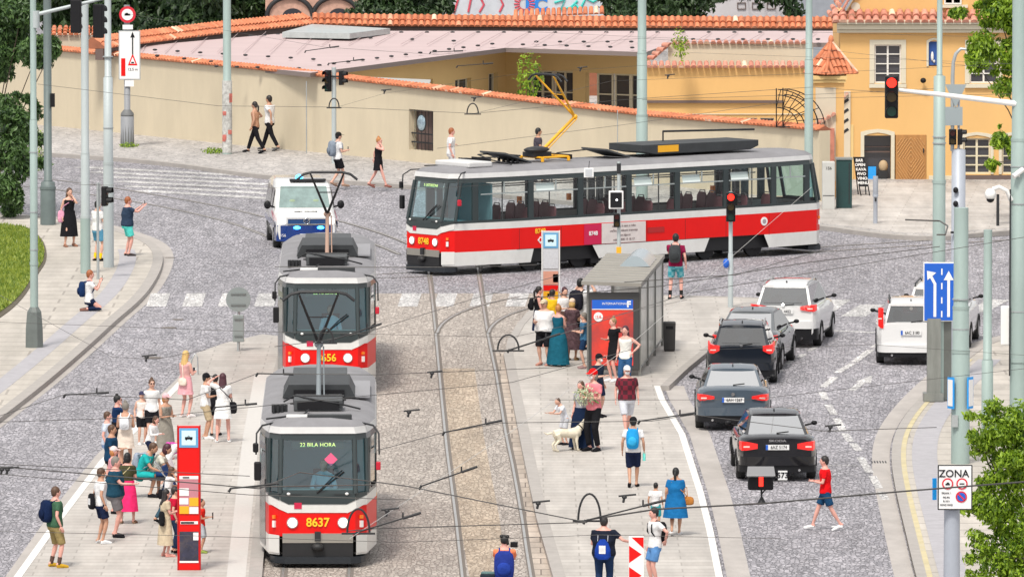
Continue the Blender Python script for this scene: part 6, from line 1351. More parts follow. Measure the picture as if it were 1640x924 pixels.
hatch = dict(roof=(.16, .62, 2.3, 3.2), deck=[(0, .96), (.3, 1.0), (1.2, .98), (3.1, .98), (3.6, .88), (4.0, .76), (4.5, .55)])
suv = dict(roof=(.14, .6, 2.9, 3.75), deck=[(0, 1.08), (.3, 1.12), (1.2, 1.1), (3.6, 1.1), (4.2, 1.0), (4.55, .85), (4.8, .6)])
def cpos(px, py): return G(px, py)
car('saloon_car', 'black saloon with red rear lights, last in the queue of waiting cars', cpos(1245, 771), R(1), 4.8, 1.84, 1.45, M_cblk, sedan, .98, plate='6AZ 5174', letters='SKODA', lampz=(.72, .93), plz=.80)
car('saloon_car', 'grey saloon with wide red lamps between the black saloon and the black hatchback', cpos(1174, 690), R(-1), 4.7, 1.83, 1.40, M_cgrey, sedan, .96, plate='6AH 1267', lampz=(.74, .90), plz=.76)
car('hatchback', 'dark blue-black hatchback with angular red lamps ahead of the grey saloon', cpos(1187, 616), R(-3), 4.3, 1.80, 1.50, M_cnavy, hatch, .98, plate='2AX 9640', lamp='ang', lampz=(.80, 1.02), rails=M_silver, plz=.42)
car('saloon_car', 'dark grey car with a silvery roof mostly hidden behind the hatchback', cpos(1192, 595), R(-8), 4.6, 1.80, 1.46, M_canth, sedan, .98, plate='5AE 2210', lampz=(.78, .95))
car('suv', 'white off-roader with black bumpers at the head of the left queue', cpos(1254, 557), R(-8), 4.7, 1.88, 1.66, M_cwhite, suv, 1.10, bump=M_black, plate='7AL 4452', lampz=(.98, 1.16), trim_z=.52, rails=M_silver, plz=.98)
car('suv', 'white off-roader with tall red lamps on the right lane beside the lane sign', cpos(1459, 585), R(-2), 4.5, 1.82, 1.60, M_cwhite, suv, 1.12, plate='6AC 3180', lamp='tall', lampz=(.98, 1.50), trim_z=.34, rails=M_dark, plz=.86)
car('suv', 'white car half hidden behind the broad mast ahead of the right lane off-roader', cpos(1496, 560), R(-7), 4.5, 1.84, 1.66, M_cwhite, suv, 1.12, plate='4AT 5521', lampz=(.98, 1.3), rails=M_dark)
# ---- police van, facing the viewer
M_vb = paint('van_blue', (.005, .035, .19), .1)
van = empty('police_van', G(491, 399), R(5), 'white and blue police van with flashing blue lights facing the near trams', 'van', 'vehicles on the left side')
Wv_, Lv, Hv = .95, 4.9, 1.95
def vring(y, w_, z0, z1, tw): return [(w_ * .96, y, z0), (w_, y, z0 + .25), (w_, y, (z0 + z1) * .52), (w_ * tw, y, z1 - .1), (w_ * tw * .86, y, z1), (-w_ * tw * .86, y, z1), (-w_ * tw, y, z1 - .1), (-w_, y, (z0 + z1) * .52), (-w_, y, z0 + .25), (-w_ * .96, y, z0)]
mb = MB(); mb.loft([vring(0.0, .86, .3, .98, .93), vring(.12, .92, .26, 1.06, .93), vring(.85, .95, .25, 1.16, .95), vring(1.02, .95, .25, 1.22, .95)], 0, True, True)
mb.loft([vring(1.0, .95, .25, 1.2, .95), vring(1.5, .95, .25, 1.86, .86), vring(1.75, .95, .25, 1.95, .86), vring(4.7, .95, .25, 1.95, .86), vring(4.9, .92, .3, 1.88, .86)], 0, True, True); mb.build('body', M_cwhite, van)
mb = MB(); mb.add([(-.78, .94, 1.2), (.78, .94, 1.2), (.70, 1.44, 1.82), (-.70, 1.44, 1.82)], [(0, 1, 2, 3)]); ws_ = mb.build('windscreen', mat('van_screen', (.20, .28, .27), .06, spec=.9, var=.35, vs=3), van)
mb = MB()
for sx in (-1, 1): mb.ell((sx * .36, 1.12, 1.34), (.14, .05, .1))
mb.build('reflective_vest', mat('vest_yellow', (.26, .34, .22), .7), ws_)
for sx in (-1, 1):
    for a, b in ((1.45, 2.35), (2.45, 3.4), (3.5, 4.6)): mb = MB(); mb.add([(sx * .963, a, 1.15), (sx * .963, b, 1.15), (sx * .86, b, 1.74), (sx * .86, a + .12, 1.74)], [(0, 1, 2, 3)]); mb.build('side_window', M_pane, van)
    mb = MB(); mb.add([(sx * .966, .25, .62), (sx * .966, 4.85, .62), (sx * .966, 4.85, .80), (sx * .966, .25, .80)], [(0, 1, 2, 3)]); mb.build('blue_stripe', M_vb, van); mb = MB(); mb.add([(sx * .968, .3, .86), (sx * .968, 1.6, 1.1), (sx * .968, 1.6, 1.0), (sx * .968, .3, .82)], [(0, 1, 2, 3)]); mb.build('pink_stripe', mat('van_pink', (.75, .2, .3), .4), van)
    mb = MB(); mb.tube([(sx * .9, 1.15, 1.2), (sx * 1.06, 1.1, 1.25)], .03, 6); mb.ell((sx * 1.12, 1.08, 1.28), (.11, .07, .13)); mb.build('wing_mirror', M_black, van)
    mb = MB(); mb.box((sx * .74, .03, .84), (.24, .1, .2), R(12) * sx); mb.build('headlight', mat('van_lamp', (.8, .8, .78), .1, emit=.4), van, bevel=.04)
    for y in (.85, 3.9): mb = MB(); mb.tube([(sx * .74, y, .33), (sx * .94, y, .33), (sx * .965, y, .33)], [.335, .335, .3], 20); wl = mb.build('wheel', M_rub, van); mb = MB(); mb.tube([(sx * .955, y, .33), (sx * .975, y, .33)], .2, 16); mb.build('rim', mat('alloy', (.35, .35, .36)), wl)
mb = MB(); mb.loft([[(x * .95, y, z) for x, y in ((-1.01, .4), (-.93, .04), (-.6, -.1), (0, -.13), (.6, -.1), (.93, .04), (1.01, .4))] + [(.8, .5, z), (-.8, .5, z)] for z in (.24, .5, .72)], 0, True, True); bm_ = mb.build('bumper', M_vb, van)
mb = MB(); mb.box((0, -.045, .84), (1.14, .06, .17)); gl_ = mb.build('grille', mat('grille_dark_blue', (.01, .05, .16), .4), van); mb = MB(); mb.box((0, -.085, .76), (1.3, .02, .03)); mb.box((0, -.07, .92), (1.2, .03, .015)); mb.tube([(.09 * math.cos(a), -.1, .86 + .09 * math.sin(a)) for a in [2 * PI * k / 18 for k in range(19)]], .016, 5); mb.tube([(-.06, -.1, .91), (-.02, -.1, .81), (0, -.1, .86), (.02, -.1, .81), (.06, -.1, .91)], .01, 4); mb.build('emblem', M_chrome, gl_)
M_bl = mat('blue_beacon', (.05, .45, 1), .3, emit=3)
for x in (-.3, .42): mb = MB(); mb.ell((x, -.14, .66), (.11, .04, .05)); mb.build('grille_flasher', M_bl, van)
mb = MB(); mb.tube([(-.1, 1.9, 1.94), (-.1, 1.9, 2.0)], .14, 14, 1); mb.ell((-.1, 1.9, 2.05), (.12, .12, .1)); mb.build('roof_beacon', [M_bl, M_black], van)
mb = MB(); mb.box((0.15, 1.7, 1.99), (1.1, .25, .06)); mb.build('roof_bar', M_dark, van)
mb = MB(); mb.box((.05, -.135, .42), (.52, .015, .11)); pl_ = mb.build('number_plate', M_plate, bm_); text('1AP 7712', .1, (.05, -.146, .42), FRONT, M_black, pl_, 'number', sx=.85)
text('MEST. POLICIE', .11, (0, .35, 1.115), (R(14), 0, 0), M_dark, van, bold=.002); text('156', .12, (-.72, -.075, .42), FRONT, M_signw, bm_, 'number')
# ================================================================ PEOPLE
def remeshed(mb, vox, sm=2):
    me = bpy.data.meshes.new('tmp'); me.from_pydata(mb.v, [], mb.f); o = bpy.data.objects.new('tmp', me); COL.objects.link(o)
    m = o.modifiers.new('r', 'REMESH'); m.mode = 'VOXEL'; m.voxel_size = vox; m.use_smooth_shade = True
    if sm: k = o.modifiers.new('s', 'SMOOTH'); k.iterations = sm; k.factor = .5
    dg = bpy.context.evaluated_depsgraph_get(); ev = o.evaluated_get(dg); em = ev.to_mesh()
    vs = [v.co.copy() for v in em.vertices]; fs = [tuple(p.vertices) for p in em.polygons]; ev.to_mesh_clear()
    bpy.data.objects.remove(o); bpy.data.meshes.remove(me); out = MB(); out.add(vs, fs, 0, True); return out
_cm = {}
def cloth(c, pat=0):
    k = tuple(round(x, 3) for x in c) + (pat,)
    if k not in _cm: _cm[k] = mat('cloth_%02x%02x%02x_%d' % tuple([int(min(x, 1) * 255) for x in c] + [pat]), c, .9, var=(.7 if pat == 1 else .2), vs=(14 if pat == 1 else 7), bump=.9, bs=9, spec=.12)
    return _cm[k]
def plaid(c1, c2, name):
    if name in _m: return _m[name]
    m = bpy.data.materials.new(name); m.use_nodes = True; N = m.node_tree.nodes; L = m.node_tree.links; b = N['Principled BSDF']; b.inputs['Roughness'].default_value = .85
    tc = N.new('ShaderNodeTexCoord'); ch = N.new('ShaderNodeTexChecker'); ch.inputs['Scale'].default_value = 9; ch.inputs['Color1'].default_value = (*c1, 1); ch.inputs['Color2'].default_value = (*c2, 1); L.new(tc.outputs['Object'], ch.inputs[0]); L.new(ch.outputs[0], b.inputs['Base Color']); _m[name] = m; return m
SK = [mat('skin_fair', (.62, .36, .27), .5), mat('skin_tan', (.48, .26, .17), .5), mat('skin_pink', (.66, .34, .28), .5), mat('skin_brown', (.22, .11, .07), .5)]
HR = {'brown': (.09, .045, .025), 'dark': (.018, .014, .014), 'black': (.008, .008, .009), 'blonde': (.58, .38, .14), 'ginger': (.45, .19, .06), 'red': (.30, .09, .03), 'grey': (.35, .33, .31), 'light': (.30, .18, .09), 'plum': (.06, .015, .025)}
M_eye = mat('eye_dark', (.02, .015, .015), .3); M_lip = mat('lips', (.45, .12, .1), .5); M_mask = mat('face_mask_white', (.75, .76, .78), .8)
def ik(a, b, l1, l2, hint):
    a, b = Vector(a), Vector(b); d = b - a; D = min(d.length, (l1 + l2) * .999); d.normalize(); x = (l1 * l1 - l2 * l2 + D * D) / (2 * D); h = math.sqrt(max(0, l1 * l1 - x * x)); hint = Vector(hint); hint = (hint - d * hint.dot(d)); hint = hint.normalized() if hint.length > 1e-4 else Vector((0, 1, 0))
    return a + d * x + hint * h, a + d * D
# arm targets relative to the shoulder, in body directions: (outward, forward, up), and an elbow hint
ARMS = {'down': ((.08, .03, -.50), (.3, -1, 0)), 'swingf': ((.03, .24, -.44), (.2, -1, 0)), 'swingb': ((.06, -.24, -.42), (.2, -1, 0)), 'phone': ((-.10, .30, .02), (.4, .3, -1)), 'phoneout': ((-.05, .46, .06), (.3, 0, -1)), 'hold': ((-.08, .27, -.24), (.5, -.4, -1)), 'face': ((-.10, .13, .10), (.5, .4, -1)),
        'hip': ((.07, .04, -.33), (1, -.5, 0)), 'head': ((.05, .10, .22), (1, .2, .2)), 'out': ((.34, .15, -.22), (.2, -1, -.3)), 'outup': ((.40, .12, .10), (.2, -1, -.3)), 'back': ((.02, -.16, -.36), (1, -.4, 0)), 'fwd': ((.0, .42, -.22), (.3, -.4, -1)), 'high': ((-.06, .26, .22), (.6, .3, -.6)), 'knee': ((-.05, .36, -.34), (.5, -.4, -.6))}
def person(px, fy, ty, face, label, top=None, slv='s', bot=None, bk='shorts', shoe=(.5, .5, .5), hair='brown', hs='short', skin=0, arms=('down', 'down'), legs='stand', hat=None, hatk='cap', fem=0, fat=1.0, lean=0, mask=0, glasses=0, h=None, kz=None, group='people', bare=0, turn=0, socks=None, child=0, phone=0, loc=None):
    """PX, FY: feet in the picture; TY: top of the head; FACE: 0 looks at the viewer, 90 to the picture's right"""
    kz = KH if kz is None else kz; o = loc or G(px, fy, kz); hh = h or (fy - ty) / (F / o.y); k = hh / 1.75
    R_ = empty('person', o, R(face), label, 'person', group)
    W_ = (1.0 if not fem else .92) * (.55 + .55 * fat); sit = legs in ('sit', 'kneel', 'sitchair'); hipz = {'sit': .50, 'sitchair': .50, 'kneel': .30}.get(legs, .93) * k
    Fw = Vector((0, -1, 0)); tw = R(turn)
    bend = Matrix.Rotation(R(lean), 3, 'X')      # positive leans forward
    def B(x, y, z):       # point of the trunk, y forward, z above the hip
        v = bend @ Vector((x * k, -y * k, z * k)); v = Matrix.Rotation(tw, 3, 'Z') @ v; return Vector((v.x, v.y, v.z + hipz))
    def ring(z, a, b, g=0, n=16):
        return [B((a + g) * math.cos(2 * PI * i / n), (b + g) * math.sin(2 * PI * i / n) + (.012 if z > .3 else 0), z) for i in range(n)]
    belly = .02 * (fat - 1) * 10
    tor = [(-.10, .145, .105), (.0, .17 if fem else .162, .115), (.08, .155, .105), (.18, .125 if fem else .14, .092), (.30, .14 if fem else .155, .108), (.40, .165 if fem else .182, .112), (.47, .17 if fem else .19, .10), (.52, .14, .08), (.555, .07, .062)]
    tor = [(z, a * W_ + (belly if .0 <= z <= .3 else belly * .4), b * W_ + (belly * 1.3 if 0 <= z <= .3 else belly * .3)) for z, a, b in tor]
    if child: tor = [(z, a * .88, b * .95) for z, a, b in tor]
    sh = [B(s * (.175 if not fem else .155) * W_, 0, .475) for s in (-1, 1)]
    def dirv(v, s): w = Matrix.Rotation(tw, 3, 'Z') @ Vector((s * v[0], -v[1], v[2])); return w * k
    el, hd = [], []
    for i, s in enumerate((-1, 1)):
        tg, hint = ARMS[arms[i]]; e_, w_ = ik(sh[i], sh[i] + dirv(tg, s), .285 * k, .25 * k, dirv(hint, s)); el.append(e_); hd.append(w_)
    hp = [Vector((s * .09 * k * W_, 0, hipz)) for s in (-1, 1)]; kn, an, toe = [], [], []
    LG = {'stand': ((.10, .02), (.10, -.02)), 'apart': ((.15, .03), (.15, -.03)), 'walk': ((.05, .32), (.05, -.36)), 'step': ((.07, .16), (.07, -.18)), 'cross': ((.03, .03), (.07, -.05))}
    for i, s in enumerate((-1, 1)):
        if legs in LG:
            lx, ly = LG[legs][i]; lift = .06 if (legs in ('walk', 'step') and ly < 0) else 0; f_ = Vector((s * lx * k, -ly * k, (.085 + lift) * k)); kk, aa = ik(hp[i], f_, .44 * k, .43 * k, (s * .1, -1, 0)); tp = Vector((s * .03, -.17, -.055 - lift)) * k
        elif legs == 'kneel': kk = Vector((s * .11 * k, -.32 * k, .08 * k)); aa = Vector((s * .10 * k, .08 * k, .07 * k)); tp = Vector((0, .14, -.03)) * k
        else: kk = Vector((s * .13 * k, -.42 * k, .50 * k)); aa = Vector((s * .13 * k, -(.42 if i else .30) * k, .085 * k)); tp = Vector((s * .02, -.17, -.05)) * k
        kn.append(kk); an.append(aa); toe.append(aa + tp)
    nk = B(0, .02, .58); hc = B(0, .035 + (.02 if lean else 0), .695); hr = (.083 * k * (1.12 if child else 1), .10 * k * (1.08 if child else 1), .122 * k * (1.08 if child else 1))
    HM = Matrix.Rotation(tw, 3, 'Z') @ Matrix.Rotation(R(lean * .5), 3, 'X')
    # body, one continuous surface
    mb = MB(); mb.loft([ring(z, a, b) for z, a, b in tor] + [ring(.60, .056, .058)], 0, True, True); mb.tube([B(0, .0, .53), nk, hc], [.058 * k, .052 * k, .05 * k], 10)
    mb.ell(hc, hr, 0, 14, 10, HM); mb.ell(hc + HM @ Vector((0, -.025 * k, -.055 * k)), (.052 * k, .06 * k, .06 * k), 0, 10, 7, HM)
    lw = (.078 if not fem else .08) * (.6 + .4 * fat)
    for i, s in enumerate((-1, 1)):
        mb.tube([B(s * .12 * W_, 0, .47), sh[i], sh[i].lerp(el[i], .35), el[i], el[i].lerp(hd[i], .3), hd[i]], [.05 * k, .052 * k, .047 * k * (.7 + .3 * fat), .037 * k, .038 * k, .026 * k], 10)
        mb.tube([hp[i] + Vector((0, 0, .05 * k)), hp[i].lerp(kn[i], .25), kn[i], kn[i].lerp(an[i], .3), kn[i].lerp(an[i], .8), an[i]], [lw * k * 1.1, lw * k, .053 * k, .055 * k * (.7 + .3 * fat), .036 * k, .038 * k], 10)
        mb.tube([an[i] + (an[i] - toe[i]) * .35 + Vector((0, 0, -.02 * k)), an[i] + Vector((0, 0, -.03 * k)), toe[i]], [.032 * k, .04 * k, .03 * k], 8)
    out = remeshed(mb, .021 * max(k, .7), 2)
    for i, s in enumerate((-1, 1)):      # hands: palm, four fingers and a thumb
        d = (hd[i] - el[i]).normalized(); sd = d.cross(Vector((0, 0, 1))); sd = sd.normalized() if sd.length > .2 else Vector((1, 0, 0)); sd = Vector((0, -1, 0)) if abs(d.z) > .85 else sd; up = sd.cross(d).normalized()
        pc = hd[i] + d * .045 * k; M3 = Matrix((sd, up, d)).transposed(); out.ell(pc, (.04 * k, .018 * k, .055 * k), 0, 8, 6, M3)
        for q, (of, ln) in enumerate(((-.028, .058), (-.010, .068), (.009, .064), (.027, .05))):
            a = hd[i] + d * .085 * k + sd * of * k; out.tube([a, a + d * ln * .6 * k - up * s * .004 * k, a + d * ln * k * .85 - up * s * .022 * k], [.0095 * k, .009 * k, .007 * k], 5)
        a = hd[i] + d * .03 * k + sd * -.035 * k; out.tube([a, a + d * .03 * k - sd * .025 * k, a + d * .06 * k - sd * .02 * k], [.011 * k, .010 * k, .008 * k], 5)
    for s in (-1, 1):
        out.ell(hc + HM @ Vector((s * .078 * k, .005 * k, -.01 * k)), (.01 * k, .022 * k, .032 * k), 0, 6, 5, HM); out.ell(hc + HM @ Vector((s * .03 * k, -.088 * k, .012 * k)), (.012 * k, .008 * k, .008 * k), 1, 6, 4, HM)
    out.loft([[hc + HM @ (Vector(p) * k) for p in r] for r in ([(-.008, -.09, .02), (.008, -.09, .02), (0, -.094, .02)], [(-.016, -.09, -.022), (.016, -.09, -.022), (0, -.118, -.02)])]); out.ell(hc + HM @ Vector((0, -.088 * k, -.052 * k)), (.024 * k, .008 * k, .008 * k), 2, 6, 4, HM)
    if bare: pass
    out.build('body', [SK[skin], M_eye, M_lip], R_)
    vox = .024 * max(k, .7)
    # shirt / top
    if top is not None:
        mt = top if not isinstance(top, tuple) else cloth(top); mb = MB(); z0 = -.06 if slv != 'crop' else .1; zt = .535 if slv not in ('tank', 'strap') else .47
        zs = [(z, a, b) for z, a, b in tor if z0 <= z <= zt]; zs = [(z0, tor[0][1] * 1.12, tor[0][2] * 1.12)] + zs
        mb.loft([ring(z, a, b, .02) for z, a, b in zs], 0, True, True)
        if slv in ('s', 'l', 'h'):
            fr = {'s': .62, 'l': 1, 'h': .85}[slv]
            for i, s in enumerate((-1, 1)):
                pts = [B(s * .10 * W_, 0, .465), sh[i] + Vector((0, 0, .004 * k)), sh[i].lerp(el[i], fr)]; rs_ = [.06 * k, .066 * k, .06 * k]
                if slv == 'l': pts += [el[i].lerp(hd[i], .95)]; rs_ = [.06 * k, .065 * k, .052 * k, .04 * k]
                mb.tube(pts, [r_ * (.75 + .25 * fat) for r_ in rs_], 10)
        elif slv in ('tank', 'strap'):
            for i, s in enumerate((-1, 1)): mb.tube([B(s * .10 * W_, .08, .42), B(s * .11 * W_, .04, .50), B(s * .11 * W_, -.05, .49), B(s * .10 * W_, -.08, .42)], .022 * k if slv == 'tank' else .012 * k, 6)
        remeshed(mb, vox, 2).build('shirt', mt, R_)
    if bot is not None:
        mt = bot if not isinstance(bot, tuple) else cloth(bot)
        if bk in ('shorts', 'trousers', 'long'):
            fr = {'shorts': .8, 'long': 1.0, 'trousers': 2}[bk]; mb = MB(); mb.loft([ring(z, a, b, .016) for z, a, b in ((-.12, tor[0][1], tor[0][2]), (0, tor[1][1], tor[1][2]), (.09, tor[2][1] * .98, tor[2][2]))], 0, True, True)
            for i, s in enumerate((-1, 1)):
                w_ = lw * 1.28 * k
                if bk == 'trousers': mb.tube([hp[i], hp[i].lerp(kn[i], .3), kn[i], kn[i].lerp(an[i], .9)], [w_, w_ * .95, w_ * .75, w_ * .62], 10)
                else: mb.tube([hp[i], hp[i].lerp(kn[i], .4), hp[i].lerp(kn[i], fr)], [w_, w_ * 1.02, w_ * (.98 if fr < 1 else .85)], 10)
            remeshed(mb, vox, 1).build('shorts' if fr < 2 else 'trousers', mt, R_)
        else:
            ln = {'mini': .32, 'skirt': .46, 'midi': .62, 'maxi': .88}[bk]; fl = {'mini': 1.25, 'skirt': 1.35, 'midi': 1.5, 'maxi': 1.9}[bk]; n = 20; rings = []
            zz = [(.14, .0), (.05, .1), (-.05, .25), (-.2, .5), (-.2 - (ln - .2) * .5, .75), (-ln, 1)]
            for z, t in zz:
                a = (tor[2][1] if z > 0 else tor[1][1]) * (1 + (fl - 1) * t) + .022; b = (tor[2][2] if z > 0 else tor[1][2]) * (1 + (fl - 1) * t * 1.1) + .022
                rings.append([Vector(((a + .012 * t * math.sin(7 * q)) * k * math.cos(q), (b + .012 * t * math.sin(7 * q)) * k * math.sin(q), hipz + z * k)) for q in [2 * PI * j / n for j in range(n)]])
            mb = MB(); mb.loft(rings, 0, False, True); mb.loft([[v * 1.0 for v in rings[-1]], [Vector((v.x * .9, v.y * .9, v.z + .01)) for v in rings[-1]]], 0, False, True); mb.add(rings[0], [tuple(range(n))]); mb.build('skirt', mt, R_)
    if shoe is not None:
        for i, s in enumerate((-1, 1)):
            mb = MB(); d = (toe[i] - an[i]); d.normalize(); hl = an[i] + Vector((0, 0, -.045 * k)) - d * .05 * k; tp = toe[i] + d * .04 * k; up = Vector((0, 0, 1))
            mb.tube([hl, hl.lerp(tp, .3) + Vector((0, 0, .01 * k)), hl.lerp(tp, .7), tp], [.036 * k, .045 * k, .045 * k, .03 * k], 9)
            if legs not in ('kneel',): mb.box(((hl.x + tp.x) / 2, (hl.y + tp.y) / 2, hl.z - .03 * k), (.07 * k, (hl - tp).length * .98, .03 * k))
            mb.build('shoe', cloth(shoe), R_)
            if socks: mb = MB(); mb.tube([an[i] - Vector((0, 0, .02)), an[i].lerp(kn[i], .35)], [.042 * k, .05 * k], 9); mb.build('sock', cloth(socks), R_)
    # hair and hats
    hm = mat('hair_' + hair, HR[hair], .55, var=.35, vs=12, stretch=(3, 3, .6)); mb = MB(); q = lambda x, y, z: hc + HM @ (Vector((x, -y, z)) * k)
    if hs != 'bald':
        mb.ell(q(0, -.018, .030), (.091 * k, .102 * k, .112 * k), 0, 14, 9, HM)
        if hs in ('short', 'cap'): mb.ell(q(0, -.045, -.01), (.08 * k, .07 * k, .085 * k), 0, 12, 7, HM)
        if hs == 'bun': mb.ell(q(0, -.03, .14), (.042 * k, .042 * k, .042 * k), 0, 10, 6, HM); mb.ell(q(0, -.045, 0), (.078 * k, .07 * k, .08 * k), 0, 10, 6, HM)
        if hs == 'tail': mb.ell(q(0, -.05, -.01), (.08 * k, .065 * k, .08 * k), 0, 10, 6, HM); mb.tube([q(0, -.10, .03), q(0, -.15, -.03), q(0, -.15, -.16), q(0, -.12, -.24)], [.025 * k, .035 * k, .028 * k, .01 * k], 8)
        if hs in ('long', 'verylong'):
            l_ = .28 if hs == 'long' else .40; mb.loft([[q((.085 + w_) * math.cos(a), -.035 + (.075) * math.sin(a) - dy, z) for a in [2 * PI * j / 12 for j in range(12)]] for w_, dy, z in ((0, 0, .04), (.012, .01, -.06), (.02, .03, -.16), (.028, .045, -l_ * .8), (.0, .05, -l_))], 0, True, True)
        if hs == 'bob': mb.ell(q(0, -.035, -.03), (.098 * k, .09 * k, .115 * k), 0, 12, 8, HM)
        if hs == 'curly': 
            r_ = random.Random(int(px)); [mb.ell(q(r_.uniform(-.07, .07), -.03 + r_.uniform(-.06, .04), r_.uniform(-.05, .12)), (.045 * k,) * 3, 0, 7, 5) for _ in range(14)]
        mb.build('hair', hm, R_)
    if hat is not None:
        mb = MB()
        if hatk == 'wide': mb.loft([[q(a * math.cos(t), -.01 + a * math.sin(t), z) for t in [2 * PI * j / 18 for j in range(18)]] for a, z in ((.17, .04), (.10, .055), (.098, .11), (.07, .15), (.01, .16))], 0, True, True)
        else:
            mb.ell(q(0, -.012, .05), (.096 * k, .108 * k, .098 * k), 0, 14, 8, HM); mb.loft([[q(x, y, z) for x, y, z in ((-.07, .06, .055), (.07, .06, .055), (.07, .06, .067), (-.07, .06, .067))], [q(x, y, z) for x, y, z in ((-.05, .175, .035), (.05, .175, .035), (.05, .175, .043), (-.05, .175, .043))]], 0, True, False)
        mb.build('cap' if hatk != 'wide' else 'hat', cloth(hat), R_)
    if mask: mb = MB(); mb.ell(q(0, .075, -.045), (.055 * k, .035 * k, .048 * k), 0, 10, 6, HM); mb.build('face_mask', M_mask, R_)
    if glasses: mb = MB(); [mb.ell(q(s * .032, .094, .014), (.026 * k, .01 * k, .02 * k), 0, 8, 5, HM) for s in (-1, 1)]; mb.tube([q(-.075, .03, .018), q(-.06, .09, .018), q(.06, .09, .018), q(.075, .03, .018)], .005 * k, 4); mb.build('sunglasses', M_black, R_)
    R_['k_'] = k; Rz = Matrix.Rotation(R(face), 3, 'Z'); PD = dict(root=R_, k=k, hands=[o + Rz @ v for v in hd], B=lambda x, y, z: o + Rz @ B(x, y, z), Rz=Rz, o=o, face=face, lean=lean, turn=turn, hipz=hipz)
    if phone:
        i = phone - 1; d = (hd[i] - el[i]).normalized(); p = o + Rz @ (hd[i] + d * .09 * k + Vector((0, -.03 * k, .03 * k))); e = empty('phone', p, R(face), 'dark phone held by the ' + {541: 'man walking past the signal post', 204: 'man in turquoise shorts', 143: 'kneeling man', 297: 'tall blonde woman', 322: 'boy in the red tee', 929: 'man with raised arms at the shelter', 1082: 'man in teal plaid shorts'}[px], 'phone', 'phones'); mb = MB(); mb.box((0, 0, 0), (.075, .012, .15)); mb.build('phone_body', M_black, e, bevel=.004); mb = MB(); mb.box((0, .007, 0), (.066, .002, .135)); mb.build('screen', M_pane, e)
    return PD
def bag(p, kind, col, label, at=(0, -.2, .3), size=(.3, .16, .42), strap=True, col2=None, group=None):
    """backpack, shoulder bag or drawstring bag; AT in the wearer's trunk directions (side, forward, above hip)"""
    k = p['k']; c = p['B'](*at); e = empty({'backpack': 'backpack', 'tote': 'shoulder_bag', 'sack': 'drawstring_bag', 'hand': 'handbag'}[kind], c, R(p['face'] + p['turn']), label, {'backpack': 'backpack', 'tote': 'bag', 'sack': 'bag', 'hand': 'bag'}[kind], group); e.rotation_euler.x = -R(p['lean']) if False else 0
    w_, d_, h_ = [x * k for x in size]; mb = MB(); n = 14
    sec = [(.55, -.5), (.9, -.42), (1, -.2), (1, .15), (.88, .38), (.5, .5)] if kind != 'sack' else [(.6, -.5), (1, -.35), (.95, .0), (.7, .3), (.3, .5)]
    mb.loft([[(w_ / 2 * s * math.copysign(abs(math.cos(a)) ** .6, math.cos(a)), d_ / 2 * (s * .9) * math.copysign(abs(math.sin(a)) ** .6, math.sin(a)), z * h_) for a in [2 * PI * j / n for j in range(n)]] for s, z in sec], 0, True, True); mb.build('bag_body', cloth(col), e)
    if kind == 'backpack': mb = MB(); mb.ell((0, d_ * .5, -.12 * h_), (w_ * .36, d_ * .2, h_ * .24)); mb.build('front_pocket', cloth(col2 or tuple(x * .8 for x in col)), e)
    elif col2: mb = MB(); mb.box((0, d_ * .46, 0), (w_ * .4, .01, h_ * .4)); mb.build('print', cloth(col2), e)
    if strap:
        mb = MB(); inv = Matrix.Rotation(-R(p['face'] + p['turn']), 3, 'Z'); L_ = lambda x, y, z: inv @ (p['B'](x, y, z) - c)
        if kind in ('backpack', 'sack'):
            for s in (-1, 1): mb.tube([(s * w_ * .3, -.0, h_ * .4), L_(s * .11, -.10, .50), L_(s * .11, .0, .545), L_(s * .12, .12, .46), L_(s * .13, .13, .3), L_(s * .14, .05, .2)], .018 * k if kind == 'backpack' else .008 * k, 5)
        else: mb.tube([(0, 0, h_ * .45), L_(at[0] * .9, .13, .3), L_(-at[0] * .35, .12, .48), L_(-at[0] * .4, 0, .545), L_(-at[0] * .3, -.11, .46), L_(at[0] * .8, -.13, .2), (0, 0, h_ * .4)], .012 * k, 5)
        mb.build('strap', cloth(col if kind != 'sack' else (.5, .5, .55)), e)
    return e
WH = (.74, .74, .75); NV = (.012, .02, .055); BK = (.012, .012, .015); BE = (.50, .40, .26); JE = (.02, .06, .14)
gF, gL, gR, gC = 'passers-by on the far pavement', 'people on the left pavement', 'people waiting on the left island', 'people on the right island'
# far pavement
person(409, 246, 163, -115, 'woman in a strapless tan top and wide black trousers walking beside a man', (.45, .24, .15), 'strap', BK, 'trousers', BK, 'dark', 'tail', 1, ('out', 'down'), 'walk', fem=1, group=gF)
person(432, 242, 153, -125, 'man in a white shirt and dark trousers at the shoulder of the walking woman', WH, 's', BK, 'trousers', (.1, .1, .1), 'dark', 'short', 1, ('swingf', 'swingb'), 'walk', group=gF)
p = person(541, 299, 212, 110, 'man in a white tee, black shorts and dark cap walking past the signal post', WH, 's', BK, 'shorts', (.3, .2, .15), 'black', 'short', 0, ('hold', 'hold'), 'step', hat=(.02, .02, .02), group=gF, phone=2)
bag(p, 'backpack', (.22, .26, .32), 'grey blue backpack on the man walking past the signal post', size=(.34, .24, .5))
person(606, 301, 220, 70, 'woman in a short black playsuit walking alone by the cream wall', BK, 'strap', BK, 'mini', (.25, .1, .08), 'ginger', 'bun', 2, ('face', 'swingb'), 'walk', fem=1, group=gF)
person(722, 290, 205, 95, 'red haired man in a long white tee seen above the front of the crossing tram', WH, 's', (.6, .6, .62), 'shorts', BK, 'red', 'short', 2, ('down', 'out'), 'step', group=gF)
person(861, 292, 205, 100, 'dark haired man in a patterned shirt beside the foot of the yellow pantograph', cloth((.08, .07, .09), 1), 's', NV, 'shorts', BK, 'black', 'short', 1, ('hold', 'down'), 'step', group=gF)
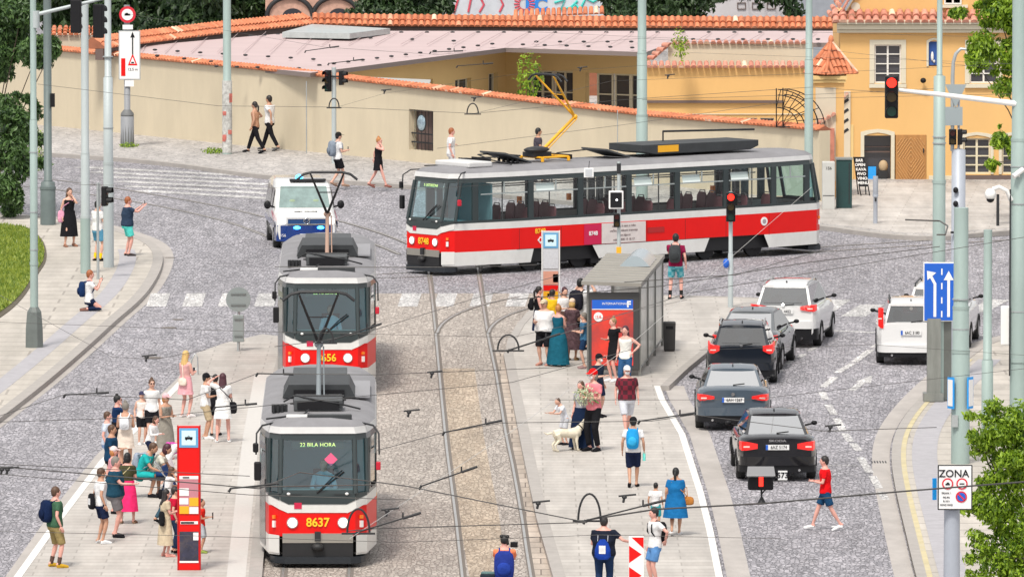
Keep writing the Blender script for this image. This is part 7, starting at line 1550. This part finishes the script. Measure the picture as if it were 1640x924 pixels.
# left pavement
p = person(111, 395, 301, 25, 'woman in a black knee-length dress with long brown hair, hand at her mouth', BK, 'tank', BK, 'midi', (.3, .15, .1), 'brown', 'long', 0, ('down', 'face'), 'apart', fem=1, group=gL)
bag(p, 'tote', (.75, .35, .5), 'pink bag hanging from the shoulder of the woman in the black dress', at=(-.26, .0, -.02), size=(.22, .1, .36))
person(156, 418, 321, 130, 'man in a white tee and blue shorts with yellow socks between the two pale masts', WH, 's', (.10, .30, .46), 'shorts', BK, 'black', 'short', 0, ('hold', 'hold'), 'stand', socks=(.8, .55, .02), group=gL)
person(204, 410, 315, 105, 'man in a navy tee and turquoise shorts holding a phone up at arm length', (.03, .05, .09), 's', (.10, .62, .56), 'shorts', (.06, .05, .05), 'red', 'short', 2, ('phoneout', 'phoneout'), 'stand', fat=1.15, group=gL, phone=2)
p = person(143, 498, 435, 95, 'man in a white tee kneeling on the pavement to take a photo', WH, 's', NV, 'trousers', (.2, .1, .08), 'red', 'short', 2, ('phone', 'phone'), 'kneel', h=1.78, group=gL, phone=2)
bag(p, 'backpack', (.01, .03, .10), 'navy backpack on the kneeling man', size=(.3, .2, .42))
# left island, upper group
p = person(297, 668, 561, 140, 'tall blonde woman in a short pink dress at the edge of the left island', (.60, .33, .32), 'tank', (.72, .36, .40), 'mini', (.8, .75, .75), 'blonde', 'verylong', 2, ('hold', 'hold'), 'stand', fem=1, group=gR and gR, phone=2)
bag(p, 'hand', (.78, .66, .56), 'round white handbag at the hip of the blonde woman', at=(-.05, -.17, .02), size=(.26, .1, .2), strap=True)
person(329, 703, 597, 95, 'man in a white tee, beige shorts and black cap near the blonde woman', WH, 's', BE, 'long', (.78, .78, .78), 'black', 'short', 1, ('hold', 'down'), 'stand', hat=BK, group=gR)
person(345, 697, 599, 175, 'person in black clothes hidden behind the woman with long dark hair', BK, 's', BK, 'shorts', BK, 'black', 'short', 0, ('down', 'down'), 'stand', group=gR)
p = person(357, 708, 597, 180, 'woman in white with very long dark hair and one hand at her head', WH, 's', (.78, .78, .78), 'mini', WH, 'plum', 'verylong', 2, ('hold', 'head'), 'apart', fem=1, group=gR)
bag(p, 'tote', BK, 'black bag on the hip of the woman in white with long dark hair', at=(-.24, .0, -.05), size=(.24, .12, .3))
person(227, 712, 626, 20, 'young woman in a white top and dark cap beside the woman in white with sunglasses', (.76, .70, .66), 'tank', BK, 'shorts', WH, 'brown', 'cap', 0, ('down', 'down'), 'stand', fem=1, hat=(.05, .05, .10), group=gR)
person(243, 712, 606, 15, 'woman in a white top with sunglasses and her hair in a high bun', WH, 's', BK, 'shorts', WH, 'brown', 'bun', 0, ('down', 'down'), 'stand', fem=1, glasses=1, group=gR)
person(265, 735, 629, 40, 'woman in a grey dress and pale pink cap holding a crimson bag', cloth((.26, .24, .21), 1), 'strap', (.26, .24, .21), 'midi', (.4, .2, .2), 'ginger', 'bob', 1, ('hold', 'hold'), 'stand', fem=1, hat=(.75, .45, .48), group=gR)
p = person(187, 742, 632, 100, 'woman in a navy top with a black bun raising a hand to her sunglasses', (.01, .03, .09), 's', BK, 'skirt', BK, 'black', 'bun', 2, ('face', 'face'), 'stand', fem=1, glasses=1, group=gR)
p = person(201, 756, 643, 175, 'woman with bare tan shoulders and grey hair seen from behind', (.62, .55, .52), 'strap', (.7, .6, .52), 'mini', BE, 'grey', 'bun', 1, ('hold', 'hold'), 'stand', fem=1, group=gR)
bag(p, 'backpack', (.72, .74, .78), 'small white backpack on the bare shouldered woman', size=(.24, .14, .3))
person(171, 765, 658, 85, 'man in a pale blue shirt at the outer edge of the island crowd', (.55, .60, .70), 's', (.2, .3, .5), 'shorts', BK, 'brown', 'short', 2, ('down', 'down'), 'stand', group=gR)
person(178, 795, 679, 80, 'man in a dark navy tee with short brown hair among the island crowd', (.01, .045, .10), 's', BK, 'shorts', BK, 'brown', 'short', 1, ('hold', 'hold'), 'stand', fat=1.1, group=gR)
person(240, 752, 663, 60, 'brown haired woman in an open white jacket bending forward', WH, 'l', NV, 'trousers', BK, 'brown', 'bob', 2, ('hold', 'hold'), 'step', fem=1, lean=15, group=gR)
p = person(268, 782, 690, 110, 'person in a white tee bending forward left of the red stop pillar', WH, 's', (.65, .6, .65), 'shorts', WH, 'brown', 'short', 0, ('fwd', 'fwd'), 'step', lean=35, group=gR)
bag(p, 'backpack', (.62, .08, .42), 'magenta backpack slung on the bending person near the red pillar', at=(.05, -.14, .28), size=(.26, .16, .36))
p = person(181, 822, 714, 80, 'elderly woman with ginger hair, white visor and pink top', (.70, .32, .36), 's', NV, 'skirt', BK, 'ginger', 'bob', 2, ('hold', 'hold'), 'stand', fem=1, hat=(.75, .62, .62), group=gR)
bag(p, 'backpack', (.012, .015, .05), 'dark blue rucksack in front of the elderly woman with the visor', at=(.0, .2, .2), size=(.3, .16, .34), strap=False)
p = person(204, 838, 724, 170, 'black haired woman in an olive top and a bright pink skirt seen from behind', (.06, .06, .03), 's', (.80, .03, .16), 'midi', (.25, .15, .1), 'black', 'bob', 2, ('hold', 'down'), 'apart', fem=1, group=gR)
bag(p, 'tote', (.58, .50, .28), 'straw coloured bag on the right hip of the woman in the pink skirt', at=(.24, .0, .02), size=(.3, .16, .3))
# bench with seated people
bn = empty('bench', G(236, 796, KH), 0, 'low metal bench under the seated people on the left island', 'bench'); mb = MB(); mb.box((0, 0, .44), (1.5, .45, .05)); mb.build('seat', M_dark, bn, bevel=.01)
for x in (-.6, .6): mb = MB(); mb.tube([(x, -.18, 0), (x, -.15, .42)], .02, 6); mb.tube([(x, .18, 0), (x, .15, .42)], .02, 6); mb.tube([(x, -.17, .12), (x, .17, .12)], .015, 6); mb.build('leg', M_steel, bn)
p = person(223, 795, 0, 75, 'man in a teal shirt seated on the bench with his head lowered', (.02, .40, .40), 's', (.02, .38, .38), 'long', BK, 'brown', 'short', 1, ('knee', 'knee'), 'sit', h=1.75, lean=25, group=gR)
bag(p, 'backpack', (.30, .34, .42), 'grey blue backpack on the seated man in teal', at=(0, -.17, .25), size=(.28, .16, .4))
p = person(243, 794, 0, 80, 'woman in a cream shirt and blue jeans seated on the bench leaning forward', (.70, .68, .60), 's', (.015, .05, .16), 'trousers', WH, 'plum', 'bob', 1, ('knee', 'knee'), 'sit', h=1.72, lean=28, fem=1, group=gR)
p = person(268, 838, 746, 95, 'woman in a white tee and jeans with a black rucksack drinking by the pillar', WH, 's', (.04, .09, .13), 'trousers', BK, 'brown', 'long', 1, ('face', 'hold'), 'walk', fem=1, lean=8, group=gR)
bag(p, 'backpack', BK, 'black rucksack hanging low on the woman in jeans by the pillar', at=(0, -.2, -.05), size=(.26, .16, .3), strap=False)
p = person(265, 891, 782, 110, 'woman in a beige dress and white face mask left of the red stop pillar', (.55, .46, .33), 's', (.56, .47, .34), 'midi', (.75, .35, .3), 'dark', 'long', 2, ('hold', 'hold'), 'stand', fem=1, mask=1, group=gR)
bag(p, 'tote', BK, 'ragged black bag hanging from the arm of the woman in beige', at=(-.2, -.16, .08), size=(.24, .14, .38), strap=False)
person(279, 885, 778, 100, 'person in a crimson tee and dark jeans standing behind the woman in beige', (.50, .01, .04), 's', (.02, .04, .09), 'trousers', BK, 'dark', 'short', 0, ('down', 'hold'), 'stand', group=gR)
pr = empty('pushchair', G(284, 815, KH), R(90), 'dark blue pushchair half hidden behind the red stop pillar', 'pushchair')
mb = MB(); mb.loft([[(x, y, z) for x in (-.2,) for y, z in ((-.35, .45), (.1, .35), (.35, .95), (.25, 1.0), (.0, .5), (-.35, .55))], [(x, y, z) for x in (.2,) for y, z in ((-.35, .45), (.1, .35), (.35, .95), (.25, 1.0), (.0, .5), (-.35, .55))]], 0, True, False); mb.build('seat', cloth((.02, .04, .12)), pr)
mb = MB(); [mb.tube([(x, -.35, .1), (x, .3, .8), (x, .5, 1.05)], .015, 5) for x in (-.22, .22)]; mb.tube([(-.22, .5, 1.05), (.22, .5, 1.05)], .018, 5); mb.build('frame', M_steel, pr)
for x in (-.24, .24):
    for y in (-.35, .3): mb = MB(); mb.tube([(x - .02, y, .1), (x + .02, y, .1)], .1, 14); mb.build('wheel', M_rub, pr)
p = person(184, 860, 730, 85, 'bearded man in a dark blue tee and grey shorts stretching out his hand', (.015, .06, .10), 's', (.16, .15, .16), 'shorts', BK, 'grey', 'short', 2, ('fwd', 'down'), 'stand', fat=1.25, group=gR)
p = person(161, 870, 748, 110, 'man in a white tee and navy shorts wearing a white face mask', WH, 's', NV, 'shorts', (.72, .74, .76), 'brown', 'short', 1, ('down', 'down'), 'stand', mask=1, group=gR)
bag(p, 'tote', BK, 'black bag with white lettering across the back of the masked man', at=(.05, -.2, .05), size=(.34, .12, .36), col2=WH)
p = person(88, 908, 778, 115, 'bearded man in a green tee and khaki shorts standing apart on the left island', (.05, .12, .07), 's', (.30, .23, .10), 'long', (.55, .33, .03), 'brown', 'short', 2, ('down', 'down'), 'apart', fat=1.1, group=gR, socks=(.1, .06, .05))
bag(p, 'backpack', (.008, .018, .06), 'navy backpack on the man in the green tee', size=(.34, .24, .48))
person(322, 885, 798, 80, 'boy in a red tee and grey shorts looking at a phone right of the pillar', (.78, .03, .02), 's', (.42, .46, .50), 'long', (.25, .32, .08), 'dark', 'short', 1, ('hold', 'hold'), 'stand', child=1, group=gR, phone=2)
# right island
p = person(862, 555, 458, 95, 'woman in a black top and dark skirt at the left end of the shelter crowd', BK, 'tank', NV, 'skirt', (.6, .3, .25), 'dark', 'tail', 2, ('hold', 'hold'), 'stand', fem=1, group=gC)
bag(p, 'backpack', BK, 'black rucksack on the woman in the dark skirt', size=(.24, .16, .34))
person(884, 556, 463, 150, 'person in a yellow top standing at the foot of the grey stop pillar', (.78, .48, .02), 's', BK, 'trousers', BK, 'dark', 'short', 1, ('high', 'high'), 'stand', group=gC)
person(872, 585, 479, -25, 'man in a white tee, black shorts and beige cap in front of the crowd', WH, 's', BK, 'long', (.5, .25, .2), 'dark', 'short', 0, ('hold', 'down'), 'stand', hat=(.55, .47, .34), fat=1.3, group=gC)
person(894, 586, 488, 160, 'woman in a floor-length teal dress with fair hair up', (.01, .10, .16), 'tank', (.012, .11, .17), 'maxi', BK, 'ginger', 'bun', 2, ('hold', 'hold'), 'stand', fem=1, group=gC)
person(916, 577, 478, 165, 'fair haired woman in a dark floral dress', cloth((.10, .06, .07), 1), 's', cloth((.10, .06, .07), 1), 'midi', (.25, .16, .08), 'blonde', 'bob', 1, ('hold', 'hold'), 'stand', fem=1, hat=(.65, .5, .4), group=gC)
person(904, 557, 460, 20, 'curly haired woman in a white blouse between the pillar and the shelter', WH, 's', (.2, .12, .1), 'skirt', BK, 'plum', 'curly', 0, ('hold', 'hold'), 'stand', fem=1, group=gC)
p = person(929, 560, 432, 150, 'man in a white tee holding a camera above his head at the shelter corner', WH, 's', BK, 'trousers', BK, 'black', 'short', 0, ('high', 'high'), 'apart', group=gC, h=1.9, phone=1)
bag(p, 'backpack', (.02, .02, .03), 'dark rucksack on the man with raised arms', size=(.36, .22, .5))
person(936, 590, 500, -95, 'man in a blue tee and navy shorts half hidden beside the red poster', (.05, .15, .27), 's', (.015, .04, .10), 'shorts', (.3, .2, .2), 'grey', 'short', 0, ('hold', 'hold'), 'stand', group=gC)
person(983, 611, 508, -60, 'woman in a short black dress with an outstretched arm in front of the poster', BK, 's', BK, 'mini', WH, 'light', 'bun', 2, ('hold', 'outup'), 'stand', fem=1, group=gC)
p = person(1002, 628, 521, -20, 'girl in a white halter top and jeans with long dark hair, hand on her hip', (.78, .78, .74), 'tank', (.03, .09, .2), 'trousers', WH, 'plum', 'long', 2, ('down', 'hip'), 'stand', fem=1, group=gC)
person(958, 668, 566, 60, 'man in a dark tee, black cap and white mask behind the red hat', (.02, .03, .055), 's', NV, 'shorts', BK, 'dark', 'short', 0, ('hold', 'down'), 'stand', hat=BK, mask=1, group=gC)
rh = person(951, 722, 590, -40, 'woman in a red hat, pink shirt and black trousers carrying a bunch of greenery', (.72, .22, .26), 's', BK, 'trousers', BK, 'grey', 'bob', 2, ('hold', 'hold'), 'stand', fem=1, hat=(.80, .01, .01), hatk='cap', mask=1, group=gC)
person(931, 719, 609, -30, 'woman in a grey tee and a long navy skirt with a hand at her mouth', (.36, .36, .40), 's', (.008, .018, .05), 'maxi', BK, 'brown', 'bob', 2, ('down', 'face'), 'stand', fem=1, group=gC)
person(905, 712, 633, -60, 'child in a white tee bending over the white dog', (.70, .72, .78), 's', (.55, .56, .6), 'shorts', BK, 'brown', 'short', 0, ('fwd', 'fwd'), 'stand', child=1, lean=22, group=gC)
person(1004, 697, 585, 5, 'white bearded man in a dark red plaid shirt and pale shorts facing the viewer', plaid((.16, .004, .02), (.05, .004, .012), 'plaid_red'), 's', (.58, .60, .66), 'long', BK, 'grey', 'bald', 2, ('down', 'down'), 'walk', hat=(.7, .7, .7), mask=1, fat=1.15, group=gC)
p = person(1014, 780, 667, 175, 'man in a white tee and navy shorts walking away up the right island', WH, 's', NV, 'long', BK, 'black', 'short', 1, ('down', 'down'), 'step', hat=BK, group=gC)
bag(p, 'backpack', (.02, .30, .66), 'bright blue backpack on the man walking away in the middle of the right island', size=(.32, .22, .5), col2=(.04, .4, .75))
b_ = empty('water_bottle', p['hands'][0] + Vector((0, 0, -.12)), 0, 'turquoise water bottle held by the walking man', 'bottle'); mb = MB(); mb.tube([(0, 0, -.1), (0, 0, .06), (0, 0, .1)], [.035, .035, .015], 8); mb.build('bottle_body', mat('bottle_turquoise', (.15, .65, .58), .2), b_); mb = MB(); mb.tube([(0, 0, .1), (0, 0, .125)], .016, 6); mb.build('cap', M_white, b_)
p = person(1082, 857, 748, 170, 'woman in a blue dress with dark hair walking away on the right island', (.012, .14, .36), 's', (.012, .14, .36), 'skirt', WH, 'black', 'tail', 1, ('hold', 'down'), 'step', fem=1, fat=1.2, group=gC)
bag(p, 'hand', (.42, .17, .04), 'brown leather bag at the waist of the woman in the blue dress', at=(-.30, .05, -.03), size=(.34, .16, .22))
person(1050, 848, 772, 165, 'boy in a white tee and teal shorts beside the woman in the blue dress', WH, 's', (.05, .38, .42), 'long', (.3, .2, .1), 'black', 'short', 1, ('down', 'down'), 'stand', child=1, group=gC)
p = person(1049, 941, 811, -70, 'man in a white tee and light blue shorts looking left beside the guide board', WH, 's', (.10, .24, .50), 'shorts', (.5, .5, .5), 'dark', 'short', 2, ('down', 'back'), 'stand', group=gC)
bag(p, 'backpack', BK, 'black backpack on the man in light blue shorts', at=(.0, -.17, .28), size=(.26, .18, .44))
p = person(967, 955, 825, 172, 'man in a black tee and dark jeans with a drawstring bag at the lower edge', (.012, .016, .03), 's', (.015, .035, .09), 'trousers', BK, 'dark', 'short', 2, ('out', 'hold'), 'stand', fat=1.25, glasses=0, group=gC)
bag(p, 'sack', (.012, .05, .32), 'blue drawstring bag with a white print on the man in the black tee', at=(0, -.19, .12), size=(.36, .16, .44), col2=WH)
p = person(808, 985, 856, 178, 'photographer in an orange shirt between the rails at the lower edge', (.80, .22, .10), 's', (.02, .12, .3), 'trousers', BK, 'black', 'curly', 2, ('phone', 'phone'), 'stand', kz=0.02, group='people on the roadway')
bag(p, 'backpack', (.02, .04, .24), 'big navy backpack on the photographer between the rails', size=(.44, .28, .62), col2=(.02, .05, .3), at=(0, -.24, .2))
c_ = p['B'](-.2, .25, .6); e = empty('camera', c_, R(178), 'black camera held up by the photographer', 'camera'); mb = MB(); mb.box((0, 0, 0), (.15, .08, .11)); mb.build('camera_body', M_black, e, bevel=.01); mb = MB(); mb.tube([(0, -.04, 0), (0, -.16, 0)], [.045, .05], 12); mb.build('lens', M_black, e)
c_ = p['B'](.34, -.05, -.15); e = empty('camera_bag', c_, R(170), 'dark camera bag at the right side of the photographer', 'bag'); mb = MB(); mb.box((0, 0, 0), (.34, .22, .28)); mb.build('bag_body', cloth((.02, .03, .04)), e, bevel=.04); mb = MB(); mb.box((0, 0, .15), (.3, .2, .04)); mb.build('lid', cloth((.12, .2, .2)), e, bevel=.01)
person(1322, 849, 729, -95, 'man in a red polo and navy blue shorts crossing the right road', (.75, .008, .012), 's', (.012, .06, .14), 'shorts', WH, 'dark', 'short', 2, ('hold', 'hold'), 'walk', kz=0, group='people on the roadway')
p = person(1082, 479, 374, 172, 'man in a maroon tee and teal plaid shorts photographing the crossing tram', (.22, .01, .05), 's', plaid((.03, .26, .33), (.15, .4, .45), 'plaid_teal'), 'shorts', BK, 'black', 'short', 2, ('down', 'phone'), 'apart', group=gC, socks=(.02, .02, .02), phone=2)
bag(p, 'backpack', (.05, .055, .06), 'dark grey backpack on the man photographing the crossing tram', size=(.32, .22, .48))
# the greenery in the arms of the woman with the red hat
c_ = rh['B'](.0, .26, .22); e = empty('greenery_bundle', c_, 0, 'pale bunch of leaves and flowers carried by the woman in the red hat', 'bouquet'); mb = MB(); leaves(mb, Vector((0, 0, .05)), (.3, .2, .24), 260, .045, random.Random(9)); mb.build('leaves', leafmat('pale_bouquet', (.35, .48, .28), (.72, .74, .55), 3), e); mb = MB(); mb.tube([(-.2, 0, .2), (.3, 0, -.12)], .02, 6); mb.build('stem', mat('stem_green', (.10, .22, .05), .6), e)
# dog
dg = empty('dog', G(909, 722, KH), R(115), 'white dog standing beside the woman in the long navy skirt', 'dog'); mb = MB()
mb.tube([(0, .36, .42), (0, .2, .44), (0, 0, .42), (0, -.2, .42), (0, -.3, .47)], [.085, .11, .105, .14, .11], 12); mb.tube([(0, -.26, .48), (0, -.38, .60), (0, -.44, .66)], [.095, .075, .07], 10); mb.ell((0, -.47, .68), (.07, .09, .07)); mb.tube([(0, -.5, .67), (0, -.62, .64)], [.045, .03], 8)
for sx in (-1, 1):
    mb.tube([(sx * .07, -.22, .42), (sx * .08, -.2, .24), (sx * .08, -.22, .12), (sx * .08, -.23, .03)], [.055, .04, .028, .026], 8); mb.tube([(sx * .08, -.22, .03), (sx * .08, -.28, .02)], [.03, .025], 7)
    mb.tube([(sx * .07, .3, .42), (sx * .08, .24, .27), (sx * .08, .36, .16), (sx * .08, .33, .03)], [.08, .055, .03, .027], 8); mb.tube([(sx * .08, .33, .03), (sx * .08, .26, .02)], [.03, .025], 7)
mb.tube([(0, .4, .45), (0, .55, .42), (0, .64, .48)], [.035, .025, .012], 7); remeshed(mb, .016, 2).build('body', mat('dog_fur', (.68, .62, .50), .9, var=.15, vs=12), dg)
mb = MB(); [mb.tube([(sx * .055, -.45, .73), (sx * .09, -.47, .70), (sx * .085, -.5, .63)], [.02, .028, .012], 6) for sx in (-1, 1)]; mb.build('ear', mat('dog_ear', (.5, .42, .3), .9), dg); mb = MB(); mb.ell((0, -.63, .645), (.018, .015, .015)); [mb.ell((sx * .035, -.54, .70), (.01, .01, .01)) for sx in (-1, 1)]; mb.build('nose', M_black, dg)
mb = MB(); mb.tube([(.08 * math.cos(a), -.33 + .05 * math.sin(a), .56 + .06 * math.sin(a)) for a in [2 * PI * j / 14 for j in range(15)]], .014, 5); mb.build('collar', M_black, dg)
# ================================================================ OVERHEAD WIRES
M_wire = mat('copper_wire_dark', (.10, .095, .09), .5, .4); M_ins = mat('insulator_arm', (.03, .03, .032), .55, .2); M_wl = mat('pale_cord', (.55, .54, .52), .6)
WZ = 5.7
def wire(pts, label, r=.012, z=WZ, m=None, sag=.0, name='overhead_wire', grp='overhead wires', fit=()):
    q = [G(a, b, z) if len(t) == 0 else G(a, b, t[0]) for a, b, *t in pts]; o = q[0]; out = []
    for i in range(len(q) - 1):
        n = 8
        for k in range(n + (1 if i == len(q) - 2 else 0)):
            t = k / n; p = q[i].lerp(q[i + 1], t) - o; p.z -= sag * 4 * t * (1 - t); out.append(p)
    e = empty(name, o, 0, label, 'wire', grp); mb = MB(); mb.tube(out, r * .75, 5); mb.build('wire', m or M_wire, e)
    for kind_, *a in fit:
        mb = MB()
        if kind_ == 'rod':
            (x0, y0, x1, y1) = a; A, B_ = G(x0, y0, z) - o, G(x1, y1, z) - o; B_ = Vector((B_.x, A.y + (B_.y - A.y) * .1, A.z + (y0 - y1) / S(y0 + z * 60) * 1.0)); mid = A.lerp(B_, .72)
            mb.tube([A, mid], .014, 6); mb.tube([mid, B_], .024, 6); mb.tube([A + Vector((0, 0, .01)), A - Vector((.04, 0, .06))], .024, 6); mb.tube([mid, mid + Vector((0, 0, .10))], .016, 5); mb.build('pull_off_arm', M_ins, e)
        elif kind_ == 'hoop':
            (x0, y0, w_, h_) = a; A = G(x0, y0, z) - o; s = F / (A + o).y; rx, rz_ = w_ / s / 2, h_ / s
            mb.tube([A + Vector((rx * math.cos(t), 0, max(0, rz_ * math.sin(t)) - (0 if 0 < t < PI else 0))) for t in [PI * k / 14 for k in range(15)]], .018, 6); mb.box(A + Vector((0, 0, -.02)), (rx * 3, .04, .03)); mb.build('hoop', M_ins, e)
        elif kind_ == 'clip':
            (x0, y0) = a; A = G(x0, y0, z) - o; mb.tube([A - Vector((.10, 0, -.02)), A + Vector((.20, 0, .05))], .018, 6); mb.tube([A, A - Vector((.02, 0, .09))], .022, 6); mb.ell(A, (.045, .03, .03)); mb.build('clamp', M_ins, e)
W = wire
W([(-20, 745), (1060, 812)][:1] + [(415, 782), (480, 756), (652, 778), (820, 812), (940, 836)], 'long span wire crossing the near tram and the right track low in the picture', .014, fit=(('rod', 675, 778, 765, 752), ('clip', 862, 806), ('clip', 3, 752)))
W([(370, 781), (418, 779), (600, 776)], 'short wire meeting the near tram at windscreen height', .016, fit=(('rod', 370, 782, 448, 775),))
W([(940, 832), (1050, 815), (1220, 806), (1450, 786), (1680, 768)], 'wire running right from the big hoop to the edge above the man in red', .02, fit=(('rod', 938, 833, 1062, 806), ('hoop', 944, 832, 36, 42), ('clip', 1000, 796)))
W([(560, 862), (820, 690), (1000, 560), (1300, 300)], 'diagonal wire from the near tram up towards the shelter', .006, m=M_wl)
W([(556, 850), (600, 846), (940, 836)], 'wire at the bottom with a hoop over the right corner of the near tram', .012, fit=(('rod', 572, 852, 676, 826), ('hoop', 574, 852, 36, 38), ('clip', 620, 818)))
W([(-20, 672), (105, 631), (300, 640), (412, 598), (600, 600), (900, 588)], 'wire above the island crowd with two pull-off arms', .009, fit=(('rod', 105, 632, 176, 629), ('rod', 413, 598, 470, 599), ('clip', 692, 598)))
W([(-20, 676), (240, 668), (520, 640), (820, 612), (1010, 560)], 'thin wire crossing above the left island and the right track', .008, fit=(('rod', 345, 652, 413, 647),))
W([(600, 722), (712, 692), (803, 677), (1043, 674), (1110, 664), (1320, 690), (1500, 684)], 'wire between the right track and the grey saloon', .009, fit=(('rod', 712, 692, 804, 676), ('rod', 1025, 674, 1112, 663), ('clip', 655, 660), ('clip', 1330, 684)))
W([(790, 562), (820, 560), (1100, 470), (1640, 380)], 'wire from the small hoop at the tip of the right island past the shelter', .01, fit=(('hoop', 814, 560, 34, 24), ('rod', 816, 560, 896, 538)))
W([(-20, 515), (380, 530), (820, 540), (1100, 480)], 'faint wire level with the second tram', .006)
W([(440, 555), (520, 545), (600, 528), (760, 478), (900, 440)], 'wire across the front of the second tram', .009, fit=(('hoop', 522, 548, 24, 22), ('rod', 530, 545, 614, 522)))
W([(440, 427), (520, 428), (750, 428), (860, 424)], 'wire over the roof of the second tram at the crossing', .012, fit=(('clip', 770, 428),))
W([(-20, 462), (180, 572), (250, 575), (330, 560)], 'thin wire with small fittings above the left road', .006, fit=(('clip', 235, 572),))
W([(80, 295), (330, 300), (700, 302), (1000, 280)], 'far wire over the left pedestrian crossing', .006)
W([(60, 135), (350, 170), (540, 172), (760, 182), (1000, 160), (1300, 140), (1660, 165)], 'far wire running along the long wall with two hoops', .008, fit=(('hoop', 535, 172, 16, 14), ('hoop', 757, 182, 18, 16), ('clip', 616, 146), ('clip', 760, 158)))
W([(540, 172), (616, 150), (820, 120), (1050, 104)], 'wire rising right from the far signal post', .005)
W([(760, 182), (980, 130), (1300, 118), (1660, 100)], 'far wire towards the upper window of the yellow house', .006, fit=(('clip', 1070, 122), ('clip', 930, 110)))
W([(700, 238), (1000, 200), (1295, 158), (1660, 150)], 'wire above the roof of the crossing tram towards the gate pier', .007)
W([(1000, 40), (1300, 52), (1660, 62)], 'thin wire in front of the cornice of the yellow house', .006)
W([(200, 22), (520, 76), (700, 88), (1028, 62), (1320, 80), (1660, 118)], 'wire over the pink roof with three pull-off arms', .006, fit=(('rod', 490, 82, 545, 75), ('rod', 527, 102, 583, 96), ('rod', 690, 84, 742, 82), ('rod', 733, 106, 790, 102)))
W([(1028, 82), (1300, 92), (1505, 98), (1660, 104)], 'thin wire between the two masts behind the crossing tram', .005)
W([(1028, 160), (1295, 152), (1505, 142)], 'wire between the wide grey mast and the broad right mast', .007)
W([(820, 50), (1030, 60), (1295, 70)], 'thin wire near the ridge tiles behind the wide mast', .005)
W([(820, 480), (1062, 458), (1295, 420), (1505, 395)], 'dark wire slanting over the shelter roof', .013)
W([(1000, 452), (1180, 440), (1320, 400)], 'thicker short wire in front of the rear wheels of the crossing tram', .012)
W([(880, 640), (1200, 640), (1660, 588)], 'thin wire above the queue of cars', .006)
W([(1120, 560), (1400, 552), (1660, 570)], 'thin wire over the white off-roaders', .005)
W([(-20, 850), (330, 858), (640, 868), (960, 856), (1250, 862)], 'thin lowest wire above the near ends of both islands', .006)
W([(-20, 742), (260, 755), (400, 762)], 'upper wire crossing the red stop pillar', .009)
W([(-20, 757), (150, 772), (400, 792), (660, 800)], 'lower wire crossing the red stop pillar', .009, fit=(('clip', 12, 752),))
W([(1450, 352), (1505, 354), (1518, 362), (1514, 376), (1500, 376)], 'dark curved feeder arm attached to the broad mast', .026, name='feeder_arm')
# lit tram signal on its wire bracket
o = G(1220, 804, WZ); e = empty('hanging_signal', o, 0, 'black tram signal with a red vertical bar standing on the wire over the black saloon', 'traffic light'); s = F / o.y; X = lambda px: (px - 1220) / s; Z = lambda py: (804 - py) / s
mb = MB(); mb.box((X(1218), 0, Z(765)), ((1239 - 1198) / s, .22, (780 - 743) / s)); hb = mb.build('housing', M_black, e, bevel=.03); mb = MB(); mb.add([(X(1197), -.12, Z(759)), (X(1239), -.12, Z(759)), (X(1238), -.32, Z(760)), (X(1196), -.32, Z(760))], [(0, 1, 2, 3)]); mb.loft([[(X(1197), -.13, Z(747)), (X(1239), -.13, Z(747)), (X(1241), -.3, Z(759)), (X(1195), -.3, Z(759))], [(X(1197), -.11, Z(745)), (X(1239), -.11, Z(745)), (X(1241), -.28, Z(757)), (X(1195), -.28, Z(757))]], 0, True, False); mb.build('visor', mat('visor_grey', (.20, .20, .21), .5), e)
mb = MB(); mb.box((X(1218.5), -.125, Z(769)), (.07, .02, .17)); mb.build('red_bar', M_redlamp, hb); mb = MB(); mb.tube([(X(1219), 0, Z(779)), (X(1220), 0, 0)], .018, 5); mb.tube([(X(1229), 0, Z(780)), (X(1220), 0, Z(790))], .014, 5); mb.tube([(0, 0, .09), (0, 0, -.02)], [.02, .08], 8); mb.build('bracket', M_dark, e)
mb = MB(); mb.box((X(1253.5), 0, Z(760.5)), (15 / s, .02, 15 / s)); pn = mb.build('number_panel', M_signw, e); text('573', .13, (X(1253.5), -.014, Z(760.5)), FRONT, M_black, pn, 'number', bold=.003); mb = MB(); mb.tube([(X(1239), 0, Z(764)), (X(1247), 0, Z(764))], .014, 5); mb.build('panel_arm', M_dark, e)
o = G(942, 277, 3.2); e = empty('hanging_plate', P(943, 277, 286), 0, 'small white plate hanging in front of the window band of the crossing tram', 'sign'); mb = MB(); mb.box((0, 0, 0), (.28, .02, .28)); mb.build('plate', M_signw, e, bevel=.02); mb = MB(); mb.box((0, -.013, 0), (.2, .01, .2)); mb.build('face', mat('plate_grey', (.5, .52, .55), .5), e); mb = MB(); mb.tube([(0, 0, .14), (.02, 0, .34)], .01, 5); mb.build('hanger', M_dark, e)
